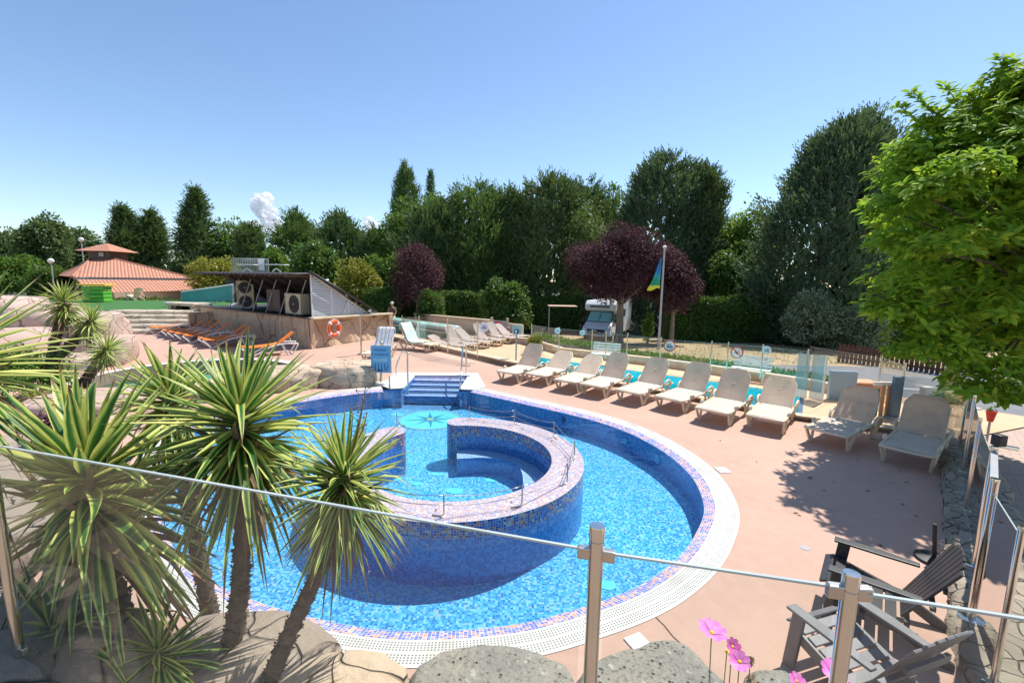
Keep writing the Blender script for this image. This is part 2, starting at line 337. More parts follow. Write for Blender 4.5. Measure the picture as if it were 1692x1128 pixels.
# ------------------------------------------------------------------ mesh helpers
class MB:
    def __init__(s): s.v = []; s.f = []; s.uv = None
    def add(s, vs, fs):
        o = len(s.v); s.v += [tuple(p) for p in vs]; s.f += [tuple(i + o for i in f) for f in fs]; return s
    def box(s, c, sz, M=None, taper=1.0):
        x, y, z = [a / 2 for a in sz]; P = []
        for k in (-1, 1):
            t = taper if k > 0 else 1
            for (i, j) in ((-1, -1), (1, -1), (1, 1), (-1, 1)): P.append(Vector((i * x * t, j * y * t, k * z)))
        if M: P = [M @ p for p in P]
        c = Vector(c); P = [p + c for p in P]
        return s.add(P, [(3, 2, 1, 0), (4, 5, 6, 7), (0, 1, 5, 4), (1, 2, 6, 5), (2, 3, 7, 6), (3, 0, 4, 7)])
    def bar(s, a, b, w, h=None, up=(0, 0, 1)):
        a = Vector(a); b = Vector(b); d = b - a; l = d.length; d.normalize(); h = h or w
        u = Vector(up)
        if abs(d.dot(u)) > .98: u = Vector((0, 1, 0))
        sx = d.cross(u).normalized(); uu = sx.cross(d).normalized()
        M = Matrix((sx, d, uu)).transposed()
        return s.box((a + b) / 2, (w, l, h), M)
    def tube(s, pts, r, n=8, caps=True, closed=False):
        pts = [Vector(p) for p in pts]; m = len(pts); rr = r if isinstance(r, (list, tuple)) else [r] * m
        rings = []; prev = None
        for i, p in enumerate(pts):
            if closed: t = pts[(i + 1) % m] - pts[i - 1]
            else: t = (pts[min(i + 1, m - 1)] - pts[max(i - 1, 0)])
            t.normalize()
            if prev is None: a = t.orthogonal().normalized()
            else:
                a = prev - t * prev.dot(t)
                a = a.normalized() if a.length > 1e-6 else t.orthogonal().normalized()
            prev = a; b = t.cross(a)
            rings.append([p + (a * math.cos(2 * math.pi * k / n) + b * math.sin(2 * math.pi * k / n)) * rr[i] for k in range(n)])
        o = len(s.v); s.v += [tuple(q) for rg in rings for q in rg]
        for i in range(m if closed else m - 1):
            j = (i + 1) % m
            for k in range(n):
                s.f.append((o + i * n + k, o + i * n + (k + 1) % n, o + j * n + (k + 1) % n, o + j * n + k))
        if caps and not closed:
            s.f.append(tuple(o + k for k in reversed(range(n)))); s.f.append(tuple(o + (m - 1) * n + k for k in range(n)))
        return s
    def cyl(s, a, b, r, n=16): return s.tube([a, b], r, n)
    def lathe(s, prof, c=(0, 0, 0), n=24):
        o = len(s.v); c = Vector(c)
        for (r, z) in prof:
            for k in range(n):
                a = 2 * math.pi * k / n; s.v.append((c.x + r * math.cos(a), c.y + r * math.sin(a), c.z + z))
        for i in range(len(prof) - 1):
            for k in range(n):
                s.f.append((o + i * n + k, o + i * n + (k + 1) % n, o + (i + 1) * n + (k + 1) % n, o + (i + 1) * n + k))
        s.f.append(tuple(o + k for k in reversed(range(n)))); s.f.append(tuple(o + (len(prof) - 1) * n + k for k in range(n)))
        return s
    def prism(s, poly, z0, z1):
        n = len(poly); vs = [(p[0], p[1], z0) for p in poly] + [(p[0], p[1], z1) for p in poly]
        fs = [tuple(reversed(range(n))), tuple(range(n, 2 * n))] + [(i, (i + 1) % n, n + (i + 1) % n, n + i) for i in range(n)]
        return s.add(vs, fs)
    def prism_axis(s, poly, a, b):
        """poly given as 3-D points, extruded by the vector b-a"""
        d = Vector(b) - Vector(a); n = len(poly); P = [Vector(p) for p in poly]
        return s.add(P + [p + d for p in P], [tuple(reversed(range(n))), tuple(range(n, 2 * n))] + [(i, (i + 1) % n, n + (i + 1) % n, n + i) for i in range(n)])
    def grid(s, fn, nu, nv, closed_u=False):
        o = len(s.v)
        for j in range(nv):
            for i in range(nu): s.v.append(tuple(fn(i, j)))
        for j in range(nv - 1):
            for i in range(nu if closed_u else nu - 1):
                i2 = (i + 1) % nu
                s.f.append((o + j * nu + i, o + j * nu + i2, o + (j + 1) * nu + i2, o + (j + 1) * nu + i))
        return s
    def build(s, name, mat, parent=None, smooth=False, bevel=0, label=None, fixn=True):
        me = bpy.data.meshes.new(name); me.from_pydata(s.v, [], s.f)
        if s.uv is not None:
            ul = me.uv_layers.new(name='UVMap'); li = np.empty(len(me.loops), dtype=np.int32); me.loops.foreach_get('vertex_index', li)
            ul.data.foreach_set('uv', np.asarray(s.uv, dtype=np.float32)[li].ravel())
        if fixn:
            bm = bmesh.new(); bm.from_mesh(me); bmesh.ops.recalc_face_normals(bm, faces=bm.faces); bm.to_mesh(me); bm.free()
        me.materials.append(MATS[mat] if isinstance(mat, str) else mat)
        if smooth: me.shade_smooth()
        o = bpy.data.objects.new(name, me); COL.objects.link(o)
        if parent: o.parent = parent
        if bevel:
            b = o.modifiers.new('bevel', 'BEVEL'); b.width = bevel; b.segments = 2; b.limit_method = 'ANGLE'
        if label: o['label'] = label
        return o
def smooth_by_angle(o, ang=35):
    bm = bmesh.new(); bm.from_mesh(o.data)
    for f in bm.faces: f.smooth = True
    for e in bm.edges:
        if len(e.link_faces) == 2 and e.calc_face_angle() > R(ang): e.smooth = False
    bm.to_mesh(o.data); bm.free(); return o
def tag(o, label, cat, group=None):
    o['label'] = label; o['category'] = cat
    if group: o['group'] = group
    return o
def thing(name, label, cat, loc=(0, 0, 0), rz=0, group=None):
    o = bpy.data.objects.new(name, None); COL.objects.link(o); o.location = loc; o.rotation_euler = (0, 0, rz)
    o.empty_display_size = .1
    return tag(o, label, cat, group)
def struct(o, kind='structure'): o['kind'] = kind; return o
def dup(root, loc, rz, label, group=None):
    r = root.copy(); COL.objects.link(r); r.location = loc; r.rotation_euler = (0, 0, rz); r['label'] = label
    if group: r['group'] = group
    for ch in root.children:
        c = ch.copy(); COL.objects.link(c); c.parent = r
        for g in ch.children:
            d = g.copy(); COL.objects.link(d); d.parent = c
    return r
def text_mesh(txt, size, name, mat, parent, M, ext=.002, align='CENTER'):
    cu = bpy.data.curves.new(name, 'FONT'); cu.body = txt; cu.size = size; cu.extrude = ext; cu.align_x = align; cu.align_y = 'CENTER'; cu.resolution_u = 3
    t = bpy.data.objects.new(name, cu); COL.objects.link(t)
    bpy.context.view_layer.update(); dg = bpy.context.evaluated_depsgraph_get()
    me = bpy.data.meshes.new_from_object(t.evaluated_get(dg)); bpy.data.objects.remove(t)
    me.transform(M); me.materials.clear(); me.materials.append(MATS[mat])
    o = bpy.data.objects.new(name, me); COL.objects.link(o); o.parent = parent; return o
def frame_M(origin, xdir, zdir):
    """matrix taking local x,y(up in text plane) to a vertical board: x along xdir, y along zdir"""
    x = Vector(xdir).normalized(); y = Vector(zdir).normalized(); z = x.cross(y)
    M = Matrix((x, y, z)).transposed().to_4x4(); M.translation = Vector(origin); return M
def np_mesh(name, V, Q, mat, parent=None, smooth=False):
    me = bpy.data.meshes.new(name); V = np.asarray(V, dtype=np.float32).reshape(-1, 3); Q = np.asarray(Q, dtype=np.int32)
    me.vertices.add(len(V)); me.vertices.foreach_set('co', V.ravel())
    me.loops.add(Q.size); me.loops.foreach_set('vertex_index', Q.ravel())
    me.polygons.add(len(Q)); me.polygons.foreach_set('loop_start', np.arange(len(Q), dtype=np.int32) * Q.shape[1])
    me.update(calc_edges=True); me.materials.append(MATS[mat])
    if smooth: me.shade_smooth()
    o = bpy.data.objects.new(name, me); COL.objects.link(o)
    if parent: o.parent = parent
    return o

# ------------------------------------------------------------------ leaves
def unit(a): return a / np.maximum(np.linalg.norm(a, axis=1, keepdims=True), 1e-9)
def leaf_quads(P, D, Nn, length, width):
    """pointed leaves: base P, direction D, facing Nn; four vertices each"""
    D = unit(D); S = unit(np.cross(D, Nn)); Nn = np.cross(S, D)
    L_ = np.asarray(length).reshape(-1, 1); W = np.asarray(width).reshape(-1, 1)
    a = P; b = P + D * L_ * .5 + S * W * .5 + Nn * L_ * .05; c = P + D * L_ - Nn * L_ * .12; d = P + D * L_ * .5 - S * W * .5 + Nn * L_ * .05
    V = np.stack([a, b, c, d], 1).reshape(-1, 3); Q = np.arange(len(P) * 4).reshape(-1, 4); return V, Q
def rdir(n): return unit(rng.normal(size=(n, 3)))
def broad_crown(c, r, n, leaf, lumps=40, spread=.8, lump_r=.38, droop=.25, aspect=.5, seed=0):
    """lumpy broadleaf crown: leaf clumps scattered through an ellipsoid"""
    c = np.array(c); r = np.array(r)
    d = rdir(lumps * 3); d = d[d[:, 2] > -.75][:lumps]; k = len(d)
    rad = rng.uniform(.35, 1.0, (k, 1)) ** .5 * spread
    cen = d * rad; lr = lump_r * rng.uniform(.6, 1.25, (k, 1))
    idx = rng.integers(0, k, n); dd = rdir(n)
    rr = rng.uniform(.62, 1.06, (n, 1))
    off = dd * rr * lr[idx]
    P = (cen[idx] + off) * r + c
    out = unit(dd + cen[idx] * .8)
    D = unit(out + rng.normal(size=(n, 3)) * .6 + np.array([0, 0, -droop]))
    Nn = unit(out * .4 + np.array([0, 0, 1.0]) + rng.normal(size=(n, 3)) * .45)
    ln = leaf * rng.uniform(.6, 1.3, n)
    return leaf_quads(P, D, Nn, ln, ln * aspect)
def conifer_crown(base, h, r, n_spray, per, prof, leaf=.5, up=.75, jitter=.5, lean=0, z_lo=0.04):
    """feathery conifer: sprays of scale foliage thrown outward and up from an uneven envelope"""
    base = np.array(base, float)
    K = max(26, int(55 * min(1.6, h * r / 40)))
    kt = rng.uniform(z_lo, 1, K) ** .85; ka = rng.uniform(0, 2 * np.pi, K); kp = rng.uniform(.70, 1.22, K)
    idx = rng.integers(0, K, n_spray)
    cs = .055 + .5 / K
    t = np.clip(kt[idx] + np.abs(rng.normal(size=n_spray)) * cs * np.where(rng.random(n_spray) < .75, -1, .8), .01, 1.0)
    az = ka[idx] + rng.normal(size=n_spray) * .34
    pr = np.interp(t, [p[0] for p in prof], [p[1] for p in prof])
    hump = np.exp(-((t - kt[idx]) / (cs * 1.6)) ** 2 - ((az - ka[idx]) / .5) ** 2)
    rad = r * pr * (.72 + (kp[idx] - .72) * hump) * rng.uniform(.72, 1.0, n_spray) ** .5
    P0 = np.stack([np.cos(az) * rad + lean * t * h, np.sin(az) * rad, t * h], 1) + base
    out = np.stack([np.cos(az), np.sin(az), np.zeros_like(az)], 1)
    D0 = unit(out * (1 - .5 * t[:, None]) + np.array([0, 0, up]) + rng.normal(size=(n_spray, 3)) * .22)
    Vs = []; Qs = []
    sl = leaf * rng.uniform(2.0, 7.0, n_spray) * (1 - .25 * t)
    for k in range(per):
        f = (k + .5) / per; sp = sl * .13 * (1 - f) ** .8
        P = P0 + D0 * (sl * (f - .35))[:, None] + rng.normal(size=(n_spray, 3)) * sp[:, None]
        D = unit(D0 + rng.normal(size=(n_spray, 3)) * jitter * .7 * (1.1 - f))
        Nn = unit(out + rng.normal(size=(n_spray, 3)) * .6 + np.array([0, 0, .5]))
        ln = leaf * (1.25 - .6 * f) * rng.uniform(.7, 1.2, n_spray)
        V, Q = leaf_quads(P, D, Nn, ln, ln * .34); Q = Q + sum(len(v) for v in Vs); Vs.append(V); Qs.append(Q)
    # inner dark mass of foliage
    m = max(300, n_spray // 2); t = rng.uniform(.02, .93, m); az = rng.uniform(0, 6.283, m); pr = np.interp(t, [p[0] for p in prof], [p[1] for p in prof]) * r * .54
    P = np.stack([np.cos(az) * pr + lean * t * h, np.sin(az) * pr, t * h], 1) + base
    out = np.stack([np.cos(az), np.sin(az), np.zeros(m) + .2], 1)
    ln = leaf * 2.2 * rng.uniform(.7, 1.2, m)
    V, Q = leaf_quads(P, unit(np.array([0, 0, 1.]) + rng.normal(size=(m, 3)) * .4), out, ln, ln * .7); Q = Q + sum(len(v) for v in Vs); Vs.append(V); Qs.append(Q)
    return np.concatenate(Vs), np.concatenate(Qs)

foliage('fo_cypress', (.040, .088, .034), (.125, .205, .080), .25)
foliage('fo_cypress_green', (.055, .12, .036), (.17, .27, .085), .26)
foliage('fo_cypress_blue', (.038, .085, .052), (.115, .19, .105), .22, accent=(.12, .09, .04))
foliage('fo_cypress_rust', (.042, .088, .036), (.125, .20, .08), .22, accent=(.16, .09, .04))
foliage('fo_green', (.04, .10, .018), (.13, .25, .04), .3)
foliage('fo_light', (.09, .18, .025), (.27, .40, .07), .35)
foliage('fo_willow', (.07, .12, .03), (.17, .25, .07), .3)
foliage('fo_yellow', (.14, .16, .02), (.36, .36, .05), .3)
foliage('fo_purple', (.05, .020, .026), (.165, .075, .085), .2, .8)
foliage('fo_near', (.10, .24, .022), (.32, .50, .04), .5, .6, accent=(.72, .66, .06))
foliage('fo_variegated', (.07, .13, .05), (.40, .46, .30), .25)
foliage('fo_laurel', (.03, .08, .02), (.12, .22, .05), .25, .35)
foliage('fo_distant', (.05, .09, .035), (.12, .18, .07), .25)
foliage('fo_hedge', (.03, .08, .018), (.09, .18, .035), .22)
foliage('fo_shrub', (.06, .15, .02), (.2, .34, .05), .3)
foliage('fo_yucca_small', (.05, .10, .025), (.22, .28, .06), .25)

def trunk_obj(base, top, r, mat='bark', parent=None, limbs=(), name='trunk'):
    mb = MB(); b = Vector(base); t = Vector(top); n = 6; pts = []
    for i in range(n + 1):
        f = i / n; pts.append(b.lerp(t, f) + Vector((math.sin(f * 5 + b.x) * .06, math.cos(f * 4) * .05, 0)) * (t - b).length * .3 * f * (1 - f) * 4 * .3)
    mb.tube(pts, [r * (1.25 if i == 0 else 1 - .55 * i / n) for i in range(n + 1)], 9)
    for (f, d, l, rr) in limbs:
        p0 = b.lerp(t, f); d = Vector(d).normalized(); p1 = p0 + d * l * .5 + Vector((0, 0, l * .06)); p2 = p0 + d * l + Vector((0, 0, l * .22))
        mb.tube([p0, p1, p2], [rr, rr * .7, rr * .3], 6)
    return mb.build(name, mat, parent, smooth=True, fixn=False)
def tree(kind, label, base, h, r, mat, style, n=6000, leaf=.35, trunk_r=.18, group=None, trunk_h=None, bark='bark', name='tree', cat='tree', depth=None, **kw):
    base = Vector(base); t = thing(name, label, cat, base, 0, group)
    if style == 'broad':
        th = trunk_h if trunk_h is not None else h * .25
        rz = (h - th) / 2
        V, Q = broad_crown((0, 0, th + rz), (r, depth or r, rz), n, leaf, **kw)
        lim = [(rng.uniform(.6, 1), (math.cos(a), math.sin(a), .7), min(r, rz * 1.2) * .6, trunk_r * .5) for a in np.arange(0, 6.2, 1.05)]
        trunk_obj((0, 0, -.1), (0, 0, th + rz * .8), trunk_r, bark, t, lim)
    else:
        prof = kw.pop('prof', [(0, .75), (.15, 1), (.4, .95), (.7, .65), (.9, .3), (1, .04)])
        V, Q = conifer_crown((0, 0, 0), h, r, n // 7, 14, prof, leaf * .78, **kw)
        trunk_obj((0, 0, -.1), (0, 0, h * .9), trunk_r, bark, t)
    np_mesh('crown', V, Q, mat, t); return t
def px_tree(cxp, topy, hwp, Y, **kw):
    """base stands on the sloping land at distance Y"""
    z = gz(Y); top = DP(cxp, topy, Y); x = DP(cxp, 500, Y).x
    kw.setdefault('h', top.z - z); kw.setdefault('r', hwp / F * Y); hs = kw.pop('h'); r = kw.pop('r')
    return tree(None, kw.pop('label'), (x, Y, z), hs, r, **kw)
exec_parts = []

# ------------------------------------------------------------------ curves of the main pool
def catmull(pts, n=8, closed=False):
    P = [Vector((p[0], p[1], p[2] if len(p) > 2 else 0)) for p in pts]; m = len(P); out = []
    for i in range(m if closed else m - 1):
        p0 = P[(i - 1) % m] if closed or i > 0 else P[0] * 2 - P[1]; p1 = P[i]; p2 = P[(i + 1) % m]
        p3 = P[(i + 2) % m] if closed or i + 2 < m else P[-1] * 2 - P[-2]
        for k in range(n):
            t = k / n
            out.append(.5 * ((2 * p1) + (-p0 + p2) * t + (2 * p0 - 5 * p1 + 4 * p2 - p3) * t * t + (-p0 + 3 * p1 - 3 * p2 + p3) * t ** 3))
    if not closed: out.append(P[-1])
    return out
def offset(curve, d):          # to the left of the walking direction is outward for a clockwise walk
    out = []
    for i, p in enumerate(curve):
        a = curve[max(i - 1, 0)]; b = curve[min(i + 1, len(curve) - 1)]; t = (b - a).normalized()
        out.append(p + Vector((t.y, -t.x, 0)) * d)
    return out
RIM = [(-.86, 12.2), (.14, 11.44), (1.12, 10.68), (2.05, 9.9), (2.66, 9.15), (3.04, 8.35), (3.24, 7.6), (3.30, 6.86), (3.22, 6.2), (3.0, 5.5), (2.6, 4.85), (2.2, 4.36), (1.75, 3.96), (1.32, 3.68), (.82, 3.45), (.25, 3.24),
       (-.41, 3.13), (-1.07, 3.12), (-1.77, 3.24), (-2.6, 3.50), (-3.5, 3.95), (-4.45, 4.75), (-5.4, 5.9), (-6.2, 7.2), (-6.6, 8.5), (-6.2, 9.9), (-5.3, 11.0), (-4.3, 11.8), (-3.6, 12.12)]
rim0 = catmull(RIM, 8)
rim1 = offset(rim0, .27); rim2 = offset(rim0, .41)      # inner edge of the grating, water's edge
FLOOR = -.48; WL = -.035
S0x, S1x, SY0, SY1 = -2.95, -1.42, 12.0, 13.55          # the stair recess
notch = [Vector((-3.68, 12.3, 0)), Vector((-3.72, 14.0, 0)), Vector((-1.08, 14.15, 0)), Vector((-.72, 12.3, 0))]

def strip(a, b, za, zb, name, mat, parent=None, u0=0.0, sm=True, wv=None):
    """a band between two curves with UVs in metres"""
    mb = MB(); n = len(a); u = [u0]
    for i in range(1, n): u.append(u[-1] + (a[i] - a[i - 1]).length)
    vs = [(p.x, p.y, za) for p in a] + [(p.x, p.y, zb) for p in b]
    mb.add(vs, [(i, i + 1, n + i + 1, n + i) for i in range(n - 1)])
    w = wv if wv is not None else ((a[0] - b[0]).length + abs(za - zb))
    mb.uv = [(x, 0) for x in u] + [(x, w) for x in u]
    return mb.build(name, mat, parent, smooth=sm, fixn=False)
def poly_sheet(outer, holes, z, name, mat, uv=False, parent=None):
    loops = [[Vector((p[0], p[1], 0)) for p in lp] for lp in [outer] + holes]
    tris = tessellate_polygon(loops); flat = [p for lp in loops for p in lp]
    mb = MB(); zz = z if callable(z) else (lambda x, y: z)
    mb.add([(p.x, p.y, zz(p.x, p.y)) for p in flat], [tuple(t) for t in tris])
    if uv: mb.uv = [(p.x, p.y) for p in flat]
    o = mb.build(name, mat, parent, fixn=False)
    bm = bmesh.new(); bm.from_mesh(o.data)
    bmesh.ops.recalc_face_normals(bm, faces=bm.faces)
    for f in bm.faces:
        if f.normal.z < 0: f.normal_flip()
    bm.to_mesh(o.data); bm.free(); return o

# spa hole (round basin on the left)
SPC = Vector((-9.35, 12.9, 0)); SPR = 3.0
spa_o = [SPC + Vector((math.cos(a), math.sin(a), 0)) * SPR for a in np.linspace(0, 2 * math.pi, 49)[:-1]]
hole = rim0 + notch
deck_poly = [(3.3, 2.6), (4.19, 3.89), (5.39, 5.17), (6.64, 6.53), (8.15, 8.25), (8.45, 8.8), (7.0, 9.55), (6.3, 9.95), (3.2, 12.75), (0, 15.62), (-5.85, 21.9), (-6.1, 22.95), (-8.4, 18.4), (-19.2, 26.5), (-24, 27), (-26, 15), (-14, 2.6)]
deck = struct(poly_sheet(deck_poly, [hole, spa_o], 0.0, 'deck', 'deck'))

jm = MB(); ja = G(1082, 1018); jb = G(1160, 1100); jd = (jb - ja).normalized()
jq = Vector((-jd.y, jd.x, 0)) * .006; jp = [ja + jd * (k * .12) + Vector((-jd.y, jd.x, 0)) * .008 * math.sin(k * 2.3) for k in range(12)]
jm.add([p - jq + Vector((0, 0, .003)) for p in jp] + [p + jq + Vector((0, 0, .003)) for p in jp], [(i, i + 1, 12 + i + 1, 12 + i) for i in range(11)])
struct(jm.build('deck_joint', 'soil', fixn=False))
for i, (px, py, lb) in enumerate(((905, 700, None), (1330, 905, 'small round steel drain in the shaded deck'), (600, 615, None))):
    if lb: c = G(px, py); o = MB().lathe([(.001, .004), (.05, .004), (.05, .001)], n=20).build('deck_drain', 'grey_metal', fixn=False); o.location = c; tag(o, lb, 'drain')
pool = thing('swimming_pool', 'large round blue mosaic swimming pool with steps and a curved inner wall', 'swimming pool')
strip(rim0, rim1, 0.002, -.004, 'overflow_grating', 'grating', pool)
strip(rim1, rim2, -.006, WL - .012, 'tile_border', 'mosaic_band', pool)
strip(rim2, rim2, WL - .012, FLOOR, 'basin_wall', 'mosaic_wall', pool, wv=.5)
strip(offset(rim0, -.015), rim0, .006, .006, 'rim_edge', 'white_trim', pool)
floor_poly = rim2 + [Vector((S0x, SY0 - .15, 0)), Vector((S1x, SY0 - .15, 0))]
poly_sheet([tuple(p) for p in rim2], [], FLOOR, 'basin_floor', 'mosaic_floor', uv=True, parent=pool)
# stairs
a0, a1 = rim2[-1], rim2[0]
wp = MB(); wp.prism([(-3.72, 14.0), (-1.08, 14.15), (-1.2, 13.75), (-3.62, 13.6)], -.02, .01)
wp.prism([(-3.72, 13.99), (-3.61, 13.59), (-2.98, 13.57), (-2.95, 12.0), (-3.3, 11.9), (-3.68, 12.3)], -.02, .008)
wp.prism([(-1.08, 14.14), (-.72, 12.3), (-1.05, 11.95), (-1.42, 12.0), (-1.36, 13.6), (-1.18, 13.75)], -.02, .009)
wp.build('stair_surround', 'white_trim', pool)
for k in range(4):
    y1 = SY1 - k * .36; y0 = y1 - .36; z = -.065 * (k + 1)
    mb = MB(); mb.add([(S0x - .05, y0, z), (S1x + .05, y0, z), (S1x + .05, y1, z), (S0x - .05, y1, z), (S0x - .05, y1, z + .064), (S1x + .05, y1, z + .064)], [(0, 1, 2, 3), (3, 2, 5, 4)])
    mb.uv = [(v[0], v[1] + v[2]) for v in mb.v]; mb.build('stair_tread', 'mosaic_steps', pool, fixn=False)
    mb = MB(); mb.add([(S0x - .05, y0, z + .003), (S1x + .05, y0, z + .003), (S1x + .05, y0 + .05, z + .003), (S0x - .05, y0 + .05, z + .003), (S0x - .05, y0 - .002, z - .018), (S1x + .05, y0 - .002, z - .018)], [(0, 1, 2, 3), (0, 1, 5, 4)])
    mb.uv = [(v[0], v[1] + v[2]) for v in mb.v]; mb.build('stair_nosing', 'mosaic_nosing', pool, fixn=False)
mb = MB()
for x in (S0x, S1x):
    mb.add([(x, SY1 + .02, 0), (x, 11.7, 0), (x, 11.7, FLOOR), (x, SY1 + .02, FLOOR)], [(0, 1, 2, 3)])
for (xa, xb) in ((a0.x, S0x), (S1x, a1.x)):
    mb.add([(xa, 11.78, -.01), (xb, 11.86, -.01), (xb, 11.86, FLOOR), (xa, 11.78, FLOOR)], [(0, 1, 2, 3)])
mb.add([(S0x, 12.05, FLOOR), (S1x, 12.05, FLOOR), (S1x, 11.6, FLOOR + .001), (S0x, 11.6, FLOOR + .001)], [(0, 1, 2, 3)])
mb.uv = [(v[0] + v[1], v[2]) for v in mb.v]; mb.build('stair_side', 'mosaic_wall', pool, fixn=False)
mb = MB().add([(S0x - .05, SY1 - 1.44, -.26), (S1x + .05, SY1 - 1.44, -.26), (S1x + .05, SY1 - 1.44, FLOOR), (S0x - .05, SY1 - 1.44, FLOOR)], [(0, 1, 2, 3)]); mb.uv = [(v[0], v[2]) for v in mb.v]; mb.build('stair_base', 'mosaic_wall', pool, fixn=False)
# compass medallion in the floor
mc = G(711, 693, FLOOR); MZ = FLOOR + .006
MBm = MB(); MBm.add([(mc.x, mc.y, MZ)] + [(mc.x + .74 * math.cos(a), mc.y + .74 * math.sin(a), MZ) for a in np.linspace(0, 6.2832, 41)[:-1]], [(0, i + 1, (i + 1) % 40 + 1) for i in range(40)])
med = MBm.build('compass_medallion', 'turquoise', pool, fixn=False)
mb = MB()
for k in range(8):
    a = k * math.pi / 4 + .2; l = .62 if k % 2 == 0 else .5; w = .055
    d = Vector((math.cos(a), math.sin(a), 0)); q = Vector((-d.y, d.x, 0)); c = Vector((mc.x, mc.y, MZ + .004))
    mb.add([c + d * .1 + q * w, c + d * .1 - q * w, c + d * l], [(0, 1, 2)])
mb.build('compass_star', 'star_blue', med, fixn=False)
mb = MB(); mb.lathe([(.001, .007), (.1, .008), (.1, .006)], (mc.x, mc.y, MZ), 20)
n0 = 40; mb.add([(mc.x + r_ * math.cos(a), mc.y + r_ * math.sin(a), MZ + .003) for r_ in (.74, .77) for a in np.linspace(0, 6.2832, n0 + 1)[:-1]], [(i, (i + 1) % n0, n0 + (i + 1) % n0, n0 + i) for i in range(n0)])
mb.build('compass_ring', 'star_beige', med, fixn=False)
for (px, py, s) in [(657, 684, .2), (769, 780, .13), (721, 782, .11), (752, 810, .17), (812, 792, .13), (689, 798, .11), (577, 622 + 60, .15), (1002, 965, .14), (655, 790, .12)]:
    p = G(px, py, FLOOR + .01); mb = MB(); k = 9
    mb.add([(p.x + s * math.cos(a) * (1 if i % 3 else .75), p.y + s * .7 * math.sin(a) * (1 if i % 2 else .8), FLOOR + .006) for i, a in enumerate(np.linspace(0, 6.28, k + 1)[:-1])], [tuple(range(k))])
    mb.build('fish_mosaic', 'turquoise', pool, fixn=False)
p = G(598, 697, FLOOR + .01); mb = MB()
for (dx, dy, w, h) in ((0, .2, .5, .05), (0, -.2, .5, .05), (.23, 0, .05, .35), (-.23, 0, .05, .35)): mb.box((p.x + dx, p.y + dy, FLOOR + .008), (w, h, .006))
mb.build('floor_drain', 'turquoise', pool)
def on_wall(i, z, r, name, mat):
    p = rim2[i]; t = (rim2[i + 1] - rim2[i - 1]).normalized(); nrm = Vector((t.y, -t.x, 0)); c = Vector((p.x, p.y, z))
    MB().cyl(c - nrm * .01, c + nrm * .02, r, 18).build(name, mat, pool, smooth=False)
on_wall(33, -.24, .07, 'underwater_lamp', 'blue_sign'); on_wall(43, -.24, .09, 'underwater_lamp', 'blue_sign'); on_wall(19, -.2, .06, 'wall_inlet', 'navy')
# white skimmer lids on the deck
for i, (px, py, sx, sy) in enumerate([(1053, 1061, .17, .15), (1194, 777, .19, .19)]):
    p = G(px, py); mb = MB().box((0, 0, .004), (sx, sy, .02)); o = mb.build('deck_hatch', 'white_plastic', bevel=.003); o.location = p; o.rotation_euler = (0, 0, R(25 if i == 0 else 5))
    tag(o, ['small square white lid set in the deck beside the foreground rocks', 'small square white lid in the deck between pool rim and sun loungers'][i], 'hatch')

# inner ring wall
RC = Vector((-.8, 6.6, 0)); RT = .30
def arc(r, a0, a1, n=60): return [RC + Vector((math.cos(a), math.sin(a), 0)) * r for a in np.linspace(R(a0), R(a1), n)]
ring = thing('ring_wall', 'curved mosaic seat wall standing in the middle of the pool', 'pool wall')
AO = arc(1.92, 96, -219, 110); AI = arc(1.44, 96, -219, 110)
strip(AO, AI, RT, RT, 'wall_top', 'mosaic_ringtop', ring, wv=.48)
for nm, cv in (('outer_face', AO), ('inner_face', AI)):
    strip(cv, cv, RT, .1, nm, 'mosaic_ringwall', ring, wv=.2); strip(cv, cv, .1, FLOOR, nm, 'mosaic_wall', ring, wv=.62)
for ang in (96, -219):
    cc = RC + Vector((math.cos(R(ang)), math.sin(R(ang)), 0)) * 1.68; s = 1 if ang == 96 else -1
    half = [cc + Vector((math.cos(R(ang) + s * b), math.sin(R(ang) + s * b), 0)) * .24 for b in np.linspace(0, math.pi, 13)]
    strip(half, half, RT, FLOOR, 'end_face', 'mosaic_ringwall', ring, wv=.82)
    mb = MB(); mb.add([(cc.x, cc.y, RT)] + [(p.x, p.y, RT) for p in half], [(0, i + 1, i + 2) for i in range(12)]); mb.uv = [(v[0], v[1]) for v in mb.v]; mb.build('end_cap', 'mosaic_ringtop', ring, fixn=False)
# bench inside, tapering away
na = 50; bo = []; bi = []
for i, a in enumerate(np.linspace(R(98), R(-38), na)):
    f = i / (na - 1); w = .40 * min(1, (1 - f) * 4 + .05) * (.75 + .25 * math.cos(f * 9)); d = Vector((math.cos(a), math.sin(a), 0))
    bo.append(RC + d * 1.44); bi.append(RC + d * (1.44 - w - .02))
strip(bo, bi, -.17, -.17, 'bench_seat', 'mosaic_steps', ring, wv=.4); strip(bi, bi, -.17, FLOOR, 'bench_face', 'mosaic_wall', ring, wv=.4)
MB().add([tuple(bo[0]) [:2] + (-.17,), tuple(bi[0])[:2] + (-.17,), tuple(bi[0])[:2] + (FLOOR,), tuple(bo[0])[:2] + (FLOOR,)], [(0, 1, 2, 3)]).build('bench_end', 'turquoise', ring, fixn=False)
posts = [(776.6, 687.8), (850.5, 699.7), (918, 721), (954.8, 754), (940, 798), (861, 835), (733.5, 854), (610.6, 831), (641.8, 699)]
tops = []
